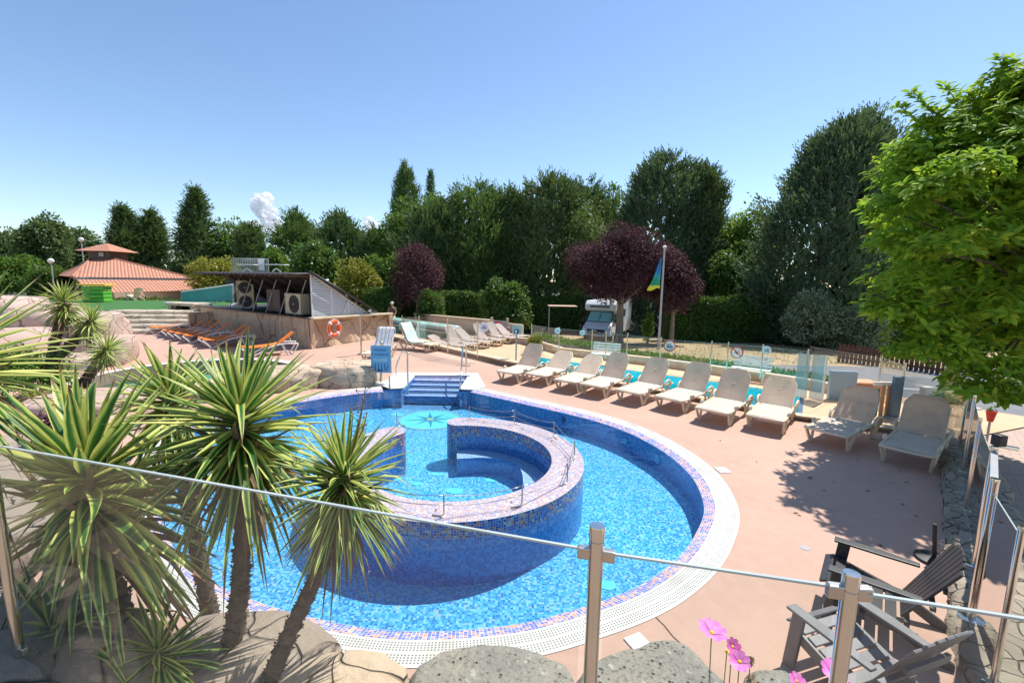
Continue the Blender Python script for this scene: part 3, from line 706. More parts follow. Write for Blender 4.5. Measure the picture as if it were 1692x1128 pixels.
for (px, py) in posts:
    p = G(px, py, RT); v = p - Vector((RC.x, RC.y, RT)); v.z = 0; d = v.normalized(); p = Vector((RC.x, RC.y, RT)) + d * 1.80
    q = Vector((-d.y, d.x, 0))
    mb = MB().tube([p - q * .14 - d * .03 + Vector((0, 0, .008)), p - q * .04 + Vector((0, 0, .012)), p + Vector((0, 0, .03)), p + Vector((0, 0, .27))], .009, 7)
    mb.build('rope_post', 'steel_brushed', ring, smooth=True); tops.append(p + Vector((0, 0, 0)))
for hh in (.26, .15):
    mb = MB()
    for i in range(len(tops) - 1):
        if i == 7: continue
        a, b = tops[i], tops[i + 1]; mb.tube([a.lerp(b, f) + Vector((0, 0, hh - .045 * 4 * f * (1 - f))) for f in np.linspace(0, 1, 9)], .0045, 5)
    mb.build('rope', 'steel_brushed', ring, smooth=True)
mb = MB()
for a in (80, 52, 25, 0, -22, -60, -92, -125): p = RC + Vector((math.cos(R(a)), math.sin(R(a)), 0)) * 1.66; mb.cyl((p.x, p.y, RT), (p.x, p.y, RT + .015), .014, 8)
mb.build('air_button', 'steel_brushed', ring); ring.children[-1]['kind'] = 'stuff' if False else 'part' ; del ring.children[-1]['kind']
# water sheet (main)
wpoly = [tuple(p) for p in rim2[:]] + [(S0x, 11.9, 0), (S0x, SY1 - .25, 0), (S1x, SY1 - .25, 0), (S1x, 11.9, 0)]
struct(poly_sheet(wpoly, [], WL, 'water', 'water_main'))
# handrails
def rail(pts, label):
    o = MB().tube(catmull(pts, 5), .022, 10).build('handrail', 'steel', smooth=True, fixn=False); tag(o, label, 'handrail', 'handrails of the pool steps')
bL = G(674, 640); tL = Vector((bL.x, bL.y, .93)); bLf = G(655, 621)
rail([tuple(bL - Vector((0, 0, .2))), tuple(bL + Vector((0, 0, .5))), tuple(tL - Vector((0, 0, .03))), tuple(tL + Vector((-.02, .12, 0))), tuple(bLf + Vector((.2, 0, .75))), tuple(bLf + Vector((0, 0, .3))), tuple(bLf)], 'chrome handrail on the left side of the pool steps, next to the blue board')
bR = G(759, 643); tR = DP(768, 578, G(771, 618).y - .9)
bRr = G(770, 618); 
rail([tuple(bR - Vector((0, 0, .2))), tuple(bR + Vector((.03, .1, .35))), (bRr.x - .05, bRr.y - .5, .88), (bRr.x, bRr.y - .25, .95), (bRr.x, bRr.y - .02, .86), tuple(bRr + Vector((0, 0, .4))), tuple(bRr)], 'chrome handrail on the right side of the pool steps, nearer the beige loungers')

# round spa basin
spa = thing('spa_basin', 'round spa basin with white rim behind the variegated yuccas', 'spa pool', SPC)
def circ(r, n=64): return [Vector((math.cos(a), math.sin(a), 0)) * r for a in np.linspace(0, 2 * math.pi, n + 1)]
strip(circ(SPR + .02), circ(SPR - .28), .03, .03, 'white_rim', 'white_trim', spa); strip(circ(SPR + .02), circ(SPR + .02), .03, -.05, 'rim_side', 'white_trim', spa)
strip(circ(SPR - .28), circ(SPR - .28), .03, -.45, 'basin_wall', 'kerb_side', spa)
MB().add([(0, 0, -.44)] + [tuple(p + Vector((0, 0, -.44))) for p in circ(SPR - .2)[:-1]], [(0, i + 1, (i + 1) % 64 + 1) for i in range(64)]).build('basin_floor', 'pale_green', spa, fixn=False)
w = MB().add([(0, 0, -.3)] + [tuple(p + Vector((0, 0, -.3))) for p in circ(SPR - .29)[:-1]], [(0, i + 1, (i + 1) % 64 + 1) for i in range(64)]).build('water', 'water_spa', fixn=False); w.location = SPC; struct(w)

# ------------------------------------------------------------------ land, terraces, road, paving
gm = MB(); xs = list(np.linspace(-400, 400, 9)) ; ys = [-60, 0, 10, 17.5, 19, 22, 25, 29, 33, 37, 39, 60, 120, 400, 900]
gm.grid(lambda i, j: (xs[i] * 2, ys[j], gz(ys[j]) - (1.3 if ys[j] < 19 else 0)), len(xs), len(ys)); struct(gm.build('ground', 'dry_ground', fixn=False))
TZ = -.25
def GTt(px, py, z=TZ): return G(px, py, z)
terr = [(0, 15.6), (-5.85, 21.95), (-7.3, 27.4), (-4.5, 31), (-1.2, 27.2), (.3, 22.7), (2.09, 19.4), (5.87, 17.5), (8.2, 16.0), (9.5, 14.2), (11.9, 12.8), (13.5, 10.8), (9.4, 9.2), (8.4, 8.75), (7.0, 9.5), (6.3, 9.95), (3.2, 12.75)]
lp = [(.9, 15.3), (1.15, 18.7), (7.75, 13.9), (8.35, 12.3), (7.1, 10.6)]
lp = [Vector((.35, 16.0, 0)), Vector((1.15, 18.75, 0)), Vector((7.75, 13.8, 0)), Vector((8.45, 12.6, 0)), Vector((6.95, 10.35, 0))]
struct(poly_sheet(terr, [lp], TZ, 'terrace', 'terrace_tiles'))
lpool = thing('lap_pool', 'narrow turquoise pool on the lower terrace behind the beige loungers', 'swimming pool')
lc = [Vector(p) for p in lp] + [Vector(lp[0])]
strip(lc, lc, TZ, -.7, 'basin_wall', 'pool_cyan', lpool, sm=False); poly_sheet([tuple(p) for p in lp], [], -.7, 'basin_floor', 'pool_cyan', parent=lpool)
strip(lc, [p + (Vector((4.7, 14.3, 0)) - p).normalized() * .10 for p in lc], TZ + .015, TZ + .015, 'coping', 'blue_panel', lpool, sm=False)
struct(poly_sheet([tuple(p) for p in lp], [], TZ - .12, 'water', 'water_lower'))

def wall_run(pts, w, z0, z1, name, mat, label=None, cat='wall', cap=None, parent=None, side=1):
    """a low wall along a polyline"""
    P = [Vector((p[0], p[1], 0)) for p in pts]; A = P; B = []
    for i in range(len(P)):
        a = P[max(i - 1, 0)]; b = P[min(i + 1, len(P) - 1)]; t = (b - a).normalized(); B.append(P[i] + Vector((t.y, -t.x, 0)) * w * side)
    poly = [(p.x, p.y) for p in A] + [(p.x, p.y) for p in reversed(B)]
    n = len(P); mb = MB()
    f0 = z0 if callable(z0) else (lambda i: z0); f1 = z1 if callable(z1) else (lambda i: z1)
    vs = [(A[i].x, A[i].y, f0(i)) for i in range(n)] + [(B[i].x, B[i].y, f0(i)) for i in range(n)] + [(B[i].x, B[i].y, f1(i)) for i in range(n)] + [(A[i].x, A[i].y, f1(i)) for i in range(n)]
    fs = []
    for i in range(n - 1):
        for k in range(4): k2 = (k + 1) % 4; fs.append((k * n + i, k * n + i + 1, k2 * n + i + 1, k2 * n + i))
    fs += [(0, n, 2 * n, 3 * n), (n - 1, 4 * n - 1, 3 * n - 1, 2 * n - 1)]
    mb.add(vs, fs); o = mb.build(name, mat, parent)
    if label: tag(o, label, cat)
    return o
k1 = [(-5.85, 21.95), (-2.8, 18.75), (.05, 15.58), (1.6, 14.17)]
t = thing('kerb_wall', 'low kerb wall under the glass fence between deck and grey loungers', 'kerb')
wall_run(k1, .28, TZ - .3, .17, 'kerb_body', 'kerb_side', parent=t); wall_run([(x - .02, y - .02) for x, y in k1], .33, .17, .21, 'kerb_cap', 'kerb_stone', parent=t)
k2 = [(1.75, 14.05), (3.25, 12.78), (6.35, 9.98), (7.05, 9.6), (8.4, 8.85)]
t = thing('kerb_wall', 'low stone kerb behind the row of beige loungers beside the turquoise pool', 'kerb')
wall_run(k2, .22, -1.0, .09, 'kerb_body', 'dry_stone', parent=t); wall_run([(x - .01, y - .01) for x, y in k2], .25, .09, .12, 'kerb_cap', 'kerb_stone', parent=t)
# far kerb carrying the glass fence
k3p = [(840, 566), (872, 569), (925, 586), (1000, 595), (1092, 606), (1202, 622), (1330, 642), (1395, 655)]
k3 = [G(px, py, TZ) for px, py in k3p]
t = thing('kerb_wall', 'long beige kerb wall carrying the far glass fence beyond the turquoise pool', 'kerb')
wall_run([(p.x, p.y) for p in k3], -.3, TZ - .6, TZ + .3, 'kerb_body', 'kerb_stone', parent=t, side=1)
mb = MB(); mb.bar(k3[2].lerp(k3[3], .15) + Vector((-.02, -.02, .15)), k3[2].lerp(k3[3], .42) + Vector((-.02, -.02, .15)), .03, .12)
mb.build('depth_plate', 'kerb_stone', t)

struct(MB().grid(lambda i, j: (-300 + i * 60, [37, 39, 60, 120, 380][j], gz([37, 39, 60, 120, 380][j]) + .03), 11, 5).build('forest_floor', 'forest_floor', fixn=False))
# roads and paving on the right
def gsheet(pts, dz, name, mat, res=None): return struct(poly_sheet(pts, [], lambda x, y: gz(y) + dz, name, mat))
RZ = -.40
struct(poly_sheet([(12.0, 12.9), (13.6, 10.7), (17.5, 9.2), (60, 2), (60, 14), (28, 19.2), (18, 18.7), (13, 18.8), (6, 18.9), (8.2, 16.2), (9.6, 14.3)], [], RZ, 'road', 'asphalt'))
struct(poly_sheet([(12.3, 14.9), (17, 13.3), (40, 8.7), (40, 8.95), (17, 13.6), (12.3, 15.2)], [], RZ + .006, 'road_marking', 'asphalt_line'))
def lv(p): return (p.x, p.y)
pv = [(8.4, 8.75), (9.4, 9.2), (13.4, 10.8), (17.5, 9.2), (24, 6), (24, -2), (1.5, -2), (3.2, 1.6)]
struct(poly_sheet(pv, [], -.28, 'paving', 'brick_paving'))
# right-hand stone wall with the side fence
rw_in = [(2.9, 2.35), (4.19, 3.89), (5.39, 5.17), (6.64, 6.53), (8.15, 8.25), (8.75, 9.0)]
def wobble_wall(pts, w, z0, z1, label):
    cur = catmull(pts, 14); mb = MB(); prof = [(0, z0), (-.03, (z0 + z1) / 2), (.02, z1 - .03), (.1, z1), (w * .5, z1 + .02), (w - .08, z1), (w, z1 - .05), (w + .02, z0)]
    n = len(cur)
    def fn(i, j):
        a = cur[max(j - 1, 0)]; b = cur[min(j + 1, n - 1)]; tt = (b - a).normalized(); nn = Vector((tt.y, -tt.x, 0))
        o, z = prof[i]; k = .035 * math.sin(j * 1.7 + i * 2.1) + .025 * math.sin(j * .63 + i * 5)
        return cur[j] + nn * (o + k * (1 if i in (0, 1, 2, 3) else .6)) + Vector((0, 0, z + (.02 * math.sin(j * 1.1 + i) if z > z0 else 0)))
    mb.grid(fn, len(prof), n); o = mb.build('stone_wall', 'dry_stone', smooth=True); tag(o, label, 'wall'); return o
wobble_wall(rw_in, .72, -.3, .13, 'rough dry stone wall along the right side of the deck under the glass fence')
gw = MB().grid(lambda i, j: ((14.2 + [0, .0, .1, .5, .6][i] + j * .62 + .05 * math.sin(j * 3 + i), 9.6 - j * .55 + [0, 0, .02, .25, .3][i], [-.4, .1, .22, .22, -.4][i] + .02 * math.sin(j * 2.3))), 5, 14)
tag(gw.build('stone_wall', 'tan_rock', smooth=True), 'low tan stone wall beyond the brick paving at the right edge', 'wall')

# ------------------------------------------------------------------ glass fences
def glass_post(p, h, label, group, r=.021, pad=False, clamps=(), cap=True, smooth=True, dirs=None):
    t = thing('fence_post', label, 'post', p, 0, group)
    MB().lathe([(r, 0), (r, h - .05), (r, h)], n=16).build('tube', 'steel', t, smooth=False)
    smooth_by_angle(t.children[0])
    if cap:
        smooth_by_angle(MB().lathe([(r * .9, h - .004), (r * .9, h + .002), (r * 1.04, h + .004), (r * 1.04, h + .040), (r * .98, h + .045), (.001, h + .046)], n=20).build('cap', 'steel', t))
    if pad: smooth_by_angle(MB().lathe([(r * 3, 0), (r * 3, .008), (r * 2.2, .02), (r, .022)], n=18).build('base_plate', 'steel', t))
    for z in clamps:
        for d in (dirs or []):
            d = Vector(d).normalized(); mb = MB(); mb.bar(d * r * .7 + Vector((0, 0, z)), d * (r + .032) + Vector((0, 0, z)), .022, .036); mb.build('clamp', 'steel_brushed', t, bevel=.004)
    return t
def glass_panel(a, b, z0, z1, label, group, mat='glass', za=None, zb=None, gap=.03, th=.009):
    a = Vector(a); b = Vector(b); d = (b - a); d.z = 0; l = d.length; d.normalize(); q = Vector((-d.y, d.x, 0)) * th / 2
    a2 = a + d * gap; b2 = b - d * gap; A0, A1 = (z0, z1) if za is None else za; B0, B1 = (z0, z1) if zb is None else zb
    poly = [Vector((a2.x, a2.y, A0)), Vector((b2.x, b2.y, B0)), Vector((b2.x, b2.y, B1)), Vector((a2.x, a2.y, A1))]
    t = thing('glass_panel', label, 'glass panel', Vector((a2.x, a2.y, A0)), 0, group); o = Vector((a2.x, a2.y, A0))
    pane = MB().add([p - o for p in poly], [(0, 1, 2, 3)]).build('pane', mat, t, fixn=False)
    e = MB().bar(poly[3] - o, poly[2] - o, th, .006); e.build('polished_edge', 'glass_edge', t)
    return t
simple('glass_edge', (.50, .56, .53), None, 3, .15)
GP = 'glass panels of the pool fence'; PP = 'steel posts of the pool fence'
# near balustrade: the terrace the photographer stands on
NZ = 2.31
n0 = G(-24, 704, NZ); n1 = G(987, 866, NZ); n2 = G(1408, 944, NZ); n3 = G(1686, 872, 2.20)
LB = .95
n4 = G(1770, 1012, NZ - .02)
for p, lab, dirs in ((n0, 'steel post at the lower left corner behind the big yucca', [(1, -.3, 0)]), (n1, 'tall steel post in the foreground centre with domed cap and two glass clamps', [(-1, .2, 0), (1, -.25, 0)]), (n2, 'steel post in the foreground in front of the dark garden chairs', [(-1, .2, 0), (1, -.05, 0)])):
    glass_post((p.x, p.y, LB), p.z - LB - .048, lab, PP, r=.0185 if p is n2 else .0215, clamps=(p.z - LB - (.055 if p is n2 else .09), .25), dirs=dirs)
glass_panel(n0, n1, LB + .05, NZ - .082, 'large foreground glass pane over the yuccas, left of the centre post', GP, 'glass_near', gap=.038)
glass_panel(n1, n2, LB + .05, NZ - .05, 'foreground glass pane over the pool rim, between the two front posts', GP, 'glass_near', gap=.03, za=(LB + .05, NZ - .082), zb=(LB + .05, NZ - .047))
glass_panel(n2, n4, LB + .05, NZ - .052, 'foreground glass pane over the dark garden chairs at lower right', GP, 'glass_near', gap=.038)
# right-hand side fence on the stone wall
rp = [Vector((3.55, 2.9, .13))]
for (px, py) in [(1605, 1018), (1611, 930), (1595, 841.6), (1590.7, 778), (1586, 733)]:
    b = G(px, py, .15); rp.append(Vector((b.x, b.y, .13)))
labs = ['steel post of the side fence nearest the right edge of the photo', 'thick beige gate post behind the near garden chair', 'thick beige gate post with the gate latch on top', 'steel post of the right side fence with round white pad, first one beyond the gate', 'steel post of the right side fence level with the fully shaded lounger', 'steel post at the far end of the stone wall, beside the red flower pots']
for i, (p, lb) in enumerate(zip(rp, labs)): glass_post(p, 1.2 if i not in (1, 2) else 1.25, lb, PP, r=.022 if i not in (1, 2) else .03, pad=True)
for i, lb in ((0, 'glass pane of the side fence at the right edge of the photo'), (2, 'glass pane of the side fence between gate and first padded post'), (3, 'glass pane of the side fence, second along the stone wall'), (4, 'glass pane of the side fence beside the fully shaded lounger')):
    glass_panel(rp[i], rp[i + 1], .2, 1.3, lb, GP)
g0, g1 = rp[1], rp[2]; t = thing('fence_gate', 'glass gate in the right side fence with a grey top rail and black latch', 'gate', g0); d = g1 - g0
MB().add([d * .06 + Vector((0, 0, .08)), d * .94 + Vector((0, 0, .08)), d * .94 + Vector((0, 0, 1.2)), d * .06 + Vector((0, 0, 1.2))], [(0, 1, 2, 3)]).build('pane', 'glass', t, fixn=False)
MB().bar(d * .03 + Vector((0, 0, 1.22)), d * .97 + Vector((0, 0, 1.22)), .05, .05).build('top_rail', 'grey_metal', t)
MB().box(d + Vector((.03, .0, 1.36)), (.09, .09, .12)).build('latch', 'black', t, bevel=.015)
MB().cyl(d + Vector((.05, .0, 1.30)), d + Vector((.2, -.03, 1.28)), .02, 10).build('latch_knob', 'steel', t)
rp = rp[2:]

def line_posts(spec, zb, group, words):
    out = []
    for i, (bx, by, tx, ty) in enumerate(spec):
        b = G(bx, by, zb); top = DP(tx, ty, b.y); h = max(.8, min(1.35, top.z - zb))
        glass_post(b, h, words[i], group, r=.022, cap=True); out.append((b, h))
    return out
lp1 = line_posts([(665, 556, 665.5, 523), (693, 570, 693, 523), (740, 583, 740.7, 528), (789, 590, 794, 533)], .21, PP,
    ['steel fence post on the kerb beside the mint green tank', 'steel fence post on the kerb next to the green towel lounger', 'steel fence post on the kerb, third from the stone building', 'steel fence post carrying the white octagonal sign'])
lp2 = line_posts([(878, 568.6, 878, 536), (923, 583, 925, 542), (977, 590, 977.5, 546), (1000, 593, 1001, 550), (1035, 597, 1036.5, 552), (1090, 602, 1093, 559), (1173, 611, 1174, 565), (1200, 613, 1203, 567), (1256, 625, 1257, 571), (1329, 640, 1335, 579)], TZ + .3, PP,
    ['thin fence post in front of the tall grass clump', 'fence post with the round label behind the second lounger', 'fence post at the left end of the first white bench', 'fence post behind the first white bench', 'thin fence post right of the first white bench', 'fence post beside the flagpole', 'thin fence post halfway between flagpole and second bench', 'fence post beside the red no-food sign', 'thin fence post behind the second white bench', 'fence post in front of the frosted screens'])
lp3 = line_posts([(1448, 660, 1459.6, 589), (1484, 690, 1493, 595)], TZ, PP, ['bright fence post behind the shaded lounger, in front of the picket fence', 'dark steel post beside the tall blue panel'])
def panels(lst, words, z0=.06):
    for i in range(len(lst) - 1):
        (a, ha), (b, hb) = lst[i], lst[i + 1]
        glass_panel(a, b, 0, 0, words[i], GP, za=(a.z + z0, a.z + ha - .03), zb=(b.z + z0, b.z + hb - .03))
panels(lp1, ['glass pane in front of the mint green tank', 'glass pane in front of the flattest grey lounger', 'glass pane in front of the row of grey loungers'])
panels(lp2, ['glass pane in front of the green ground plants', 'glass pane behind the second beige lounger', 'narrow glass pane above the first white bench', 'narrow glass pane right of the first white bench', 'glass pane left of the flagpole', 'wide glass pane right of the flagpole', 'narrow glass pane left of the no-food sign', 'glass pane above the second white bench, left half', 'glass pane above the second white bench, right half'])
panels(lp3, ['narrow glass pane beside the tall blue panel'])
glass_panel(lp2[-1][0], lp3[0][0], 0, 0, 'wide glass pane in front of the dry lawn and picket fence', GP, za=(TZ + .5, TZ + 1.5), zb=(TZ + .35, TZ + 1.22))
glass_panel(lp3[1][0], rp[3], 0, 0, 'glass pane behind the last shaded lounger in front of the road', GP, za=(TZ + .4, TZ + 1.2), zb=(.2, 1.3))
# frosted screens
for i, (xa, xb, lb) in enumerate([(1311, 1333, 'left frosted grey glass screen beside the turquoise pool'), (1335, 1356, 'right frosted grey glass screen with a white edge')]):
    a = G(xa, 655 + i * 4, TZ); b = G(xb, 660 + i * 5, TZ)
    t = glass_panel(a, b, TZ + .02, TZ + 1.3, lb, 'frosted screens', 'glass_frosted', gap=.01)
    if i: MB().bar((b - a) + Vector((.02, 0, 0)), (b - a) + Vector((.02, 0, 1.3)), .05, .03).build('white_edge', 'white_plastic', t)

# ------------------------------------------------------------------ signs on posts and fence
def disc_sign(c, nrm, r, label, kind):
    c = Vector(c); n = Vector(nrm).normalized(); x = Vector((0, 0, 1)).cross(n).normalized(); z = n.cross(x)
    t = thing('round_sign', label, 'sign', c); nn = 24
    def ring(r0, r1, off, name, mat, k=24):
        mb = MB(); P = lambda r_, a: x * math.cos(a) * r_ + z * math.sin(a) * r_ + n * off
        A = np.linspace(0, 6.28319, k + 1)[:-1] + .39 * (k == 8)
        if r0 == 0: mb.add([n * off] + [P(r1, a) for a in A], [(0, i + 1, (i + 1) % k + 1) for i in range(k)])
        else: mb.add([P(r0, a) for a in A] + [P(r1, a) for a in A], [(i, (i + 1) % k, k + (i + 1) % k, k + i) for i in range(k)])
        mb.build(name, mat, t, fixn=False)
    k = 8 if kind == 'oct' else 24
    mb = MB(); A = np.linspace(0, 6.28319, k + 1)[:-1] + .39 * (k == 8); mb.prism_axis([x * math.cos(a) * r + z * math.sin(a) * r - n * .008 for a in A], (0, 0, 0), n * .008); mb.build('plate', 'white_plastic' if kind != 'pink' else 'lamp_white', t)
    if kind in ('ban', 'pink', 'black'):
        ring(r * .80, r * .99, .003, 'ring', 'red' if kind != 'black' else 'grey_metal')
    mb = MB()
    if kind in ('ban', 'black'):
        mb.bar(x * r * .1 - z * r * .3 + n * .003, -x * r * .3 + z * r * .35 + n * .003, r * .22, .004, n); mb.bar(x * -.35 * r - z * .1 * r + n * .003, x * .35 * r + z * .1 * r + n * .003, r * .12, .004, n); mb.build('pictogram', 'black', t)
        MB().bar(-x * r * .62 + z * r * .62 + n * .007, x * r * .62 - z * r * .62 + n * .007, r * .14, .004, n).build('slash', 'red' if kind == 'ban' else 'red', t)
    else:
        col = 'navy'
        for k2 in range(5): a = k2 * 1.2566; mb.bar(x * math.cos(a) * r * .12 + z * math.sin(a) * r * .12 + n * .003, x * math.cos(a) * r * .5 + z * math.sin(a) * r * .4 + n * .003, r * .12, .004, n)
        mb.bar(-x * r * .55 - z * r * .2 + n * .004, x * r * .55 - z * r * .3 + n * .004, r * .1, .004, n); mb.build('pictogram', col, t)
    return t
TOC = (-.35, -1, .05)
def psign(px, py, Y, r, label, kind): p = DP(px, py, Y); return disc_sign(p - Vector((0, .03, 0)), TOC, r, label, kind)
psign(1106, 571, lp2[5][0].y - .1, .21, 'round white sign with red rim and swimmer emblem beside the flagpole', 'pink')
psign(1217, 582, lp2[7][0].y - .1, .20, 'round no-food sign with red slash on the far glass fence', 'ban')
psign(1266, 578, lp2[8][0].y - .1, .13, 'small round white sign with emblem above the second bench', 'emb')
psign(800, 540, lp1[3][0].y - .05, .19, 'white octagonal sign with blue emblem on the left glass fence', 'oct')
psign(962, 549.5, lp2[2][0].y - .05, .10, 'tiny round white sign between the fence posts in front of the motorhome', 'emb')
psign(921, 546, lp2[1][0].y - .05, .12, 'small round white label at the top of a fence post', 'emb')

# blue board by the steps
sp_ = G(630, 634); t = thing('notice_board', 'blue notice board PISCINE À COURANT JACUZZI on a steel stand beside the pool steps', 'sign', sp_)
smooth_by_angle(MB().lathe([(.26, 0), (.26, .03), (.1, .05), (.03, .06)]).build('base', 'white_trim', t)); smooth_by_angle(MB().cyl((0, 0, .05), (0, 0, .75), .035, 12).build('stem', 'steel_brushed', t))
MB().box((0, -.05, .72), (.52, .02, .74)).build('board', 'blue_sign', t, bevel=.004); MB().box((0.03, -.036, .72), (.56, .012, .78)).build('board_frame', 'screen_grey', t)
for z, s, tx in ((.98, .10, 'PISCINE'), (.85, .085, 'À COURANT'), (.70, .10, 'JACUZZI')): text_mesh(tx, s, 'lettering', 'navy' if z > .8 else 'lamp_white', t, frame_M((0, -.062, z), (1, 0, 0), (0, 0, 1)))
mb = MB()
for x in (-.14, -.05, .04, .13): mb.box((x, -.063, .5), (.02, .004, .2))
mb.box((-.005, -.063, .40), (.14, .004, .05)); mb.bar((.17, -.063, .4), (.23, -.063, .55), .02, .004, (0, 1, 0)); mb.build('pool_drawing', 'navy', t)
# spring rider / shower in front
t = thing('foot_shower', 'white curved foot shower column behind the blue notice board', 'shower', G(634, 612)); 
MB().tube(catmull([(-.05, 0, 0), (-.03, 0, .35), (.05, -.02, .6), (-.03, -.05, .85)], 6), [.06 - .002 * i for i in range(19)], 10).build('column', 'white_plastic', t, smooth=True)
MB().lathe([(.03, .84), (.055, .88), (.05, .94), (.01, .96)], (-.03, -.05, 0), 12).build('head', 'steel_brushed', t, smooth=True)
# sensor post with blue box
p = G(852.5, 598, .05); t = thing('pool_alarm', 'grey post with a blue box and glass plate at the corner of the deck', 'alarm post', p)
smooth_by_angle(MB().cyl((0, 0, -.1), (0, 0, 1.05), .028, 12).build('post', 'grey_metal', t)); smooth_by_angle(MB().lathe([(.11, 0), (.11, .02), (.03, .03)]).build('base_plate', 'grey_metal', t))
MB().box((.0, -.05, 1.12), (.17, .09, .13)).build('control_box', 'navy', t, bevel=.015); MB().box((.02, .04, 1.18), (.34, .02, .34)).build('back_plate', 'pale_green', t, bevel=.004); MB().box((-.02, -.1, 1.12), (.07, .01, .07)).build('label_plate', 'white_plastic', t)

# gate and beige wall behind the grey loungers
w0 = G(650, 545, TZ); w1 = G(858, 566.5, TZ)
bw = [(-6.6, 30.2), (w1.x - 1.4, w1.y + 3.1)]
A = Vector((-6.9, 31.5, 0)); B = G(812, 556, TZ); Cc = G(838, 558, TZ); Dd = G(862, 562, TZ)
zt = lambda px, py, p: DP(px, py, p.y).z
t = thing('garden_wall', 'long beige wall behind the grey loungers, with a pale coping', 'wall')
mb = MB(); hA, hB = zt(651, 518, A), zt(808, 530, B); q = Vector((.1, .18, 0))
mb.add([(A.x, A.y, -1.7), (B.x, B.y, -.8), (B.x, B.y, hB), (A.x, A.y, hA)] + [(A.x + .1, A.y + .2, -1.7), (B.x + .1, B.y + .2, -.8), (B.x + .1, B.y + .2, hB), (A.x + .1, A.y + .2, hA)], [(0, 1, 2, 3), (7, 6, 5, 4), (3, 2, 6, 7), (1, 5, 6, 2), (0, 3, 7, 4)]); mb.build('wall_body', 'terrace_wall', t)
MB().bar(Vector((A.x + .05, A.y + .08, hA + .02)), Vector((B.x + .05, B.y + .08, hB + .02)), .3, .06).build('coping', 'kerb_stone', t)
t = thing('garden_wall', 'short beige wall piece right of the grey gate with a no-diving sign', 'wall')
hC, hD = zt(838, 534, Cc), zt(860, 536.5, Dd)
mb = MB().add([(Cc.x, Cc.y, -.8), (Dd.x, Dd.y, -.8), (Dd.x, Dd.y, hD), (Cc.x, Cc.y, hC), (Cc.x + .1, Cc.y + .2, -.8), (Dd.x + .1, Dd.y + .2, -.8), (Dd.x + .1, Dd.y + .2, hD), (Cc.x + .1, Cc.y + .2, hC)], [(0, 1, 2, 3), (7, 6, 5, 4), (3, 2, 6, 7), (1, 5, 6, 2), (0, 3, 7, 4)]); mb.build('wall_body', 'terrace_wall', t)
psign(840, 544, Cc.y - .1, .25, 'round no-diving sign on the short wall beside the grey gate', 'black')
t = thing('panel_gate', 'grey panelled gate with beige posts and a red notice', 'gate', B); d = (Cc - B); u = d.normalized(); gh = zt(826, 527.5, B) - TZ
for s in (0, 1): MB().box(d * s + Vector((0, 0, gh / 2 + .06)), (.12, .12, gh + .12)).build('gate_post', 'kerb_stone', t, bevel=.008)
gm_ = MB().bar(u * .1 + Vector((0, 0, gh * .5)), d - u * .1 + Vector((0, 0, gh * .5)), .05, gh - .12).build('panel', 'grey_metal', t); mb = MB()
for z in np.linspace(.15, gh - .1, 7): mb.bar(u * .1 + Vector((0, -.035, z)), d - u * .1 + Vector((0, -.035, z)), .02, .03)
mb.build('rail', 'screen_grey', t)
MB().box(d * .45 + Vector((-.02, -.09, gh - .2)), (.34, .02, .2)).build('red_notice', 'red', t)
# lower ledge line left of far fence with plants
# benches
def bench(pl, pr, label):
    a, b = pl, pr; d = (b - a).length; ang = math.atan2(b.y - a.y, b.x - a.x); t = thing('slatted_bench', label, 'bench', a, ang, 'white slatted benches')
    for i in range(4): MB().box((d / 2, .02 + i * .09, .44), (d, .075, .025)).build('seat_slat', 'white_plastic', t, bevel=.004)
    for i in range(4): MB().box((d / 2, .40 + i * .035, .52 + i * .095), (d, .02, .07)).build('back_slat', 'white_plastic', t, bevel=.004)
    for x in (.2, d - .2):
        MB().bar((x, .02, 0), (x, .06, .43), .05).bar((x, .36, 0), (x, .36, .43), .05).bar((x, .0, .42), (x, .38, .42), .05, .04).bar((x, .38, .42), (x, .54, .86), .05, .03).build('leg_frame', 'white_trim', t)
    return t
bench(G(974, 602, TZ) , G(1020, 606.5, TZ), 'white slatted bench at the far fence behind the third lounger')
bench(G(1206, 627, TZ), G(1270, 636, TZ), 'white slatted bench at the far fence behind the seventh lounger')

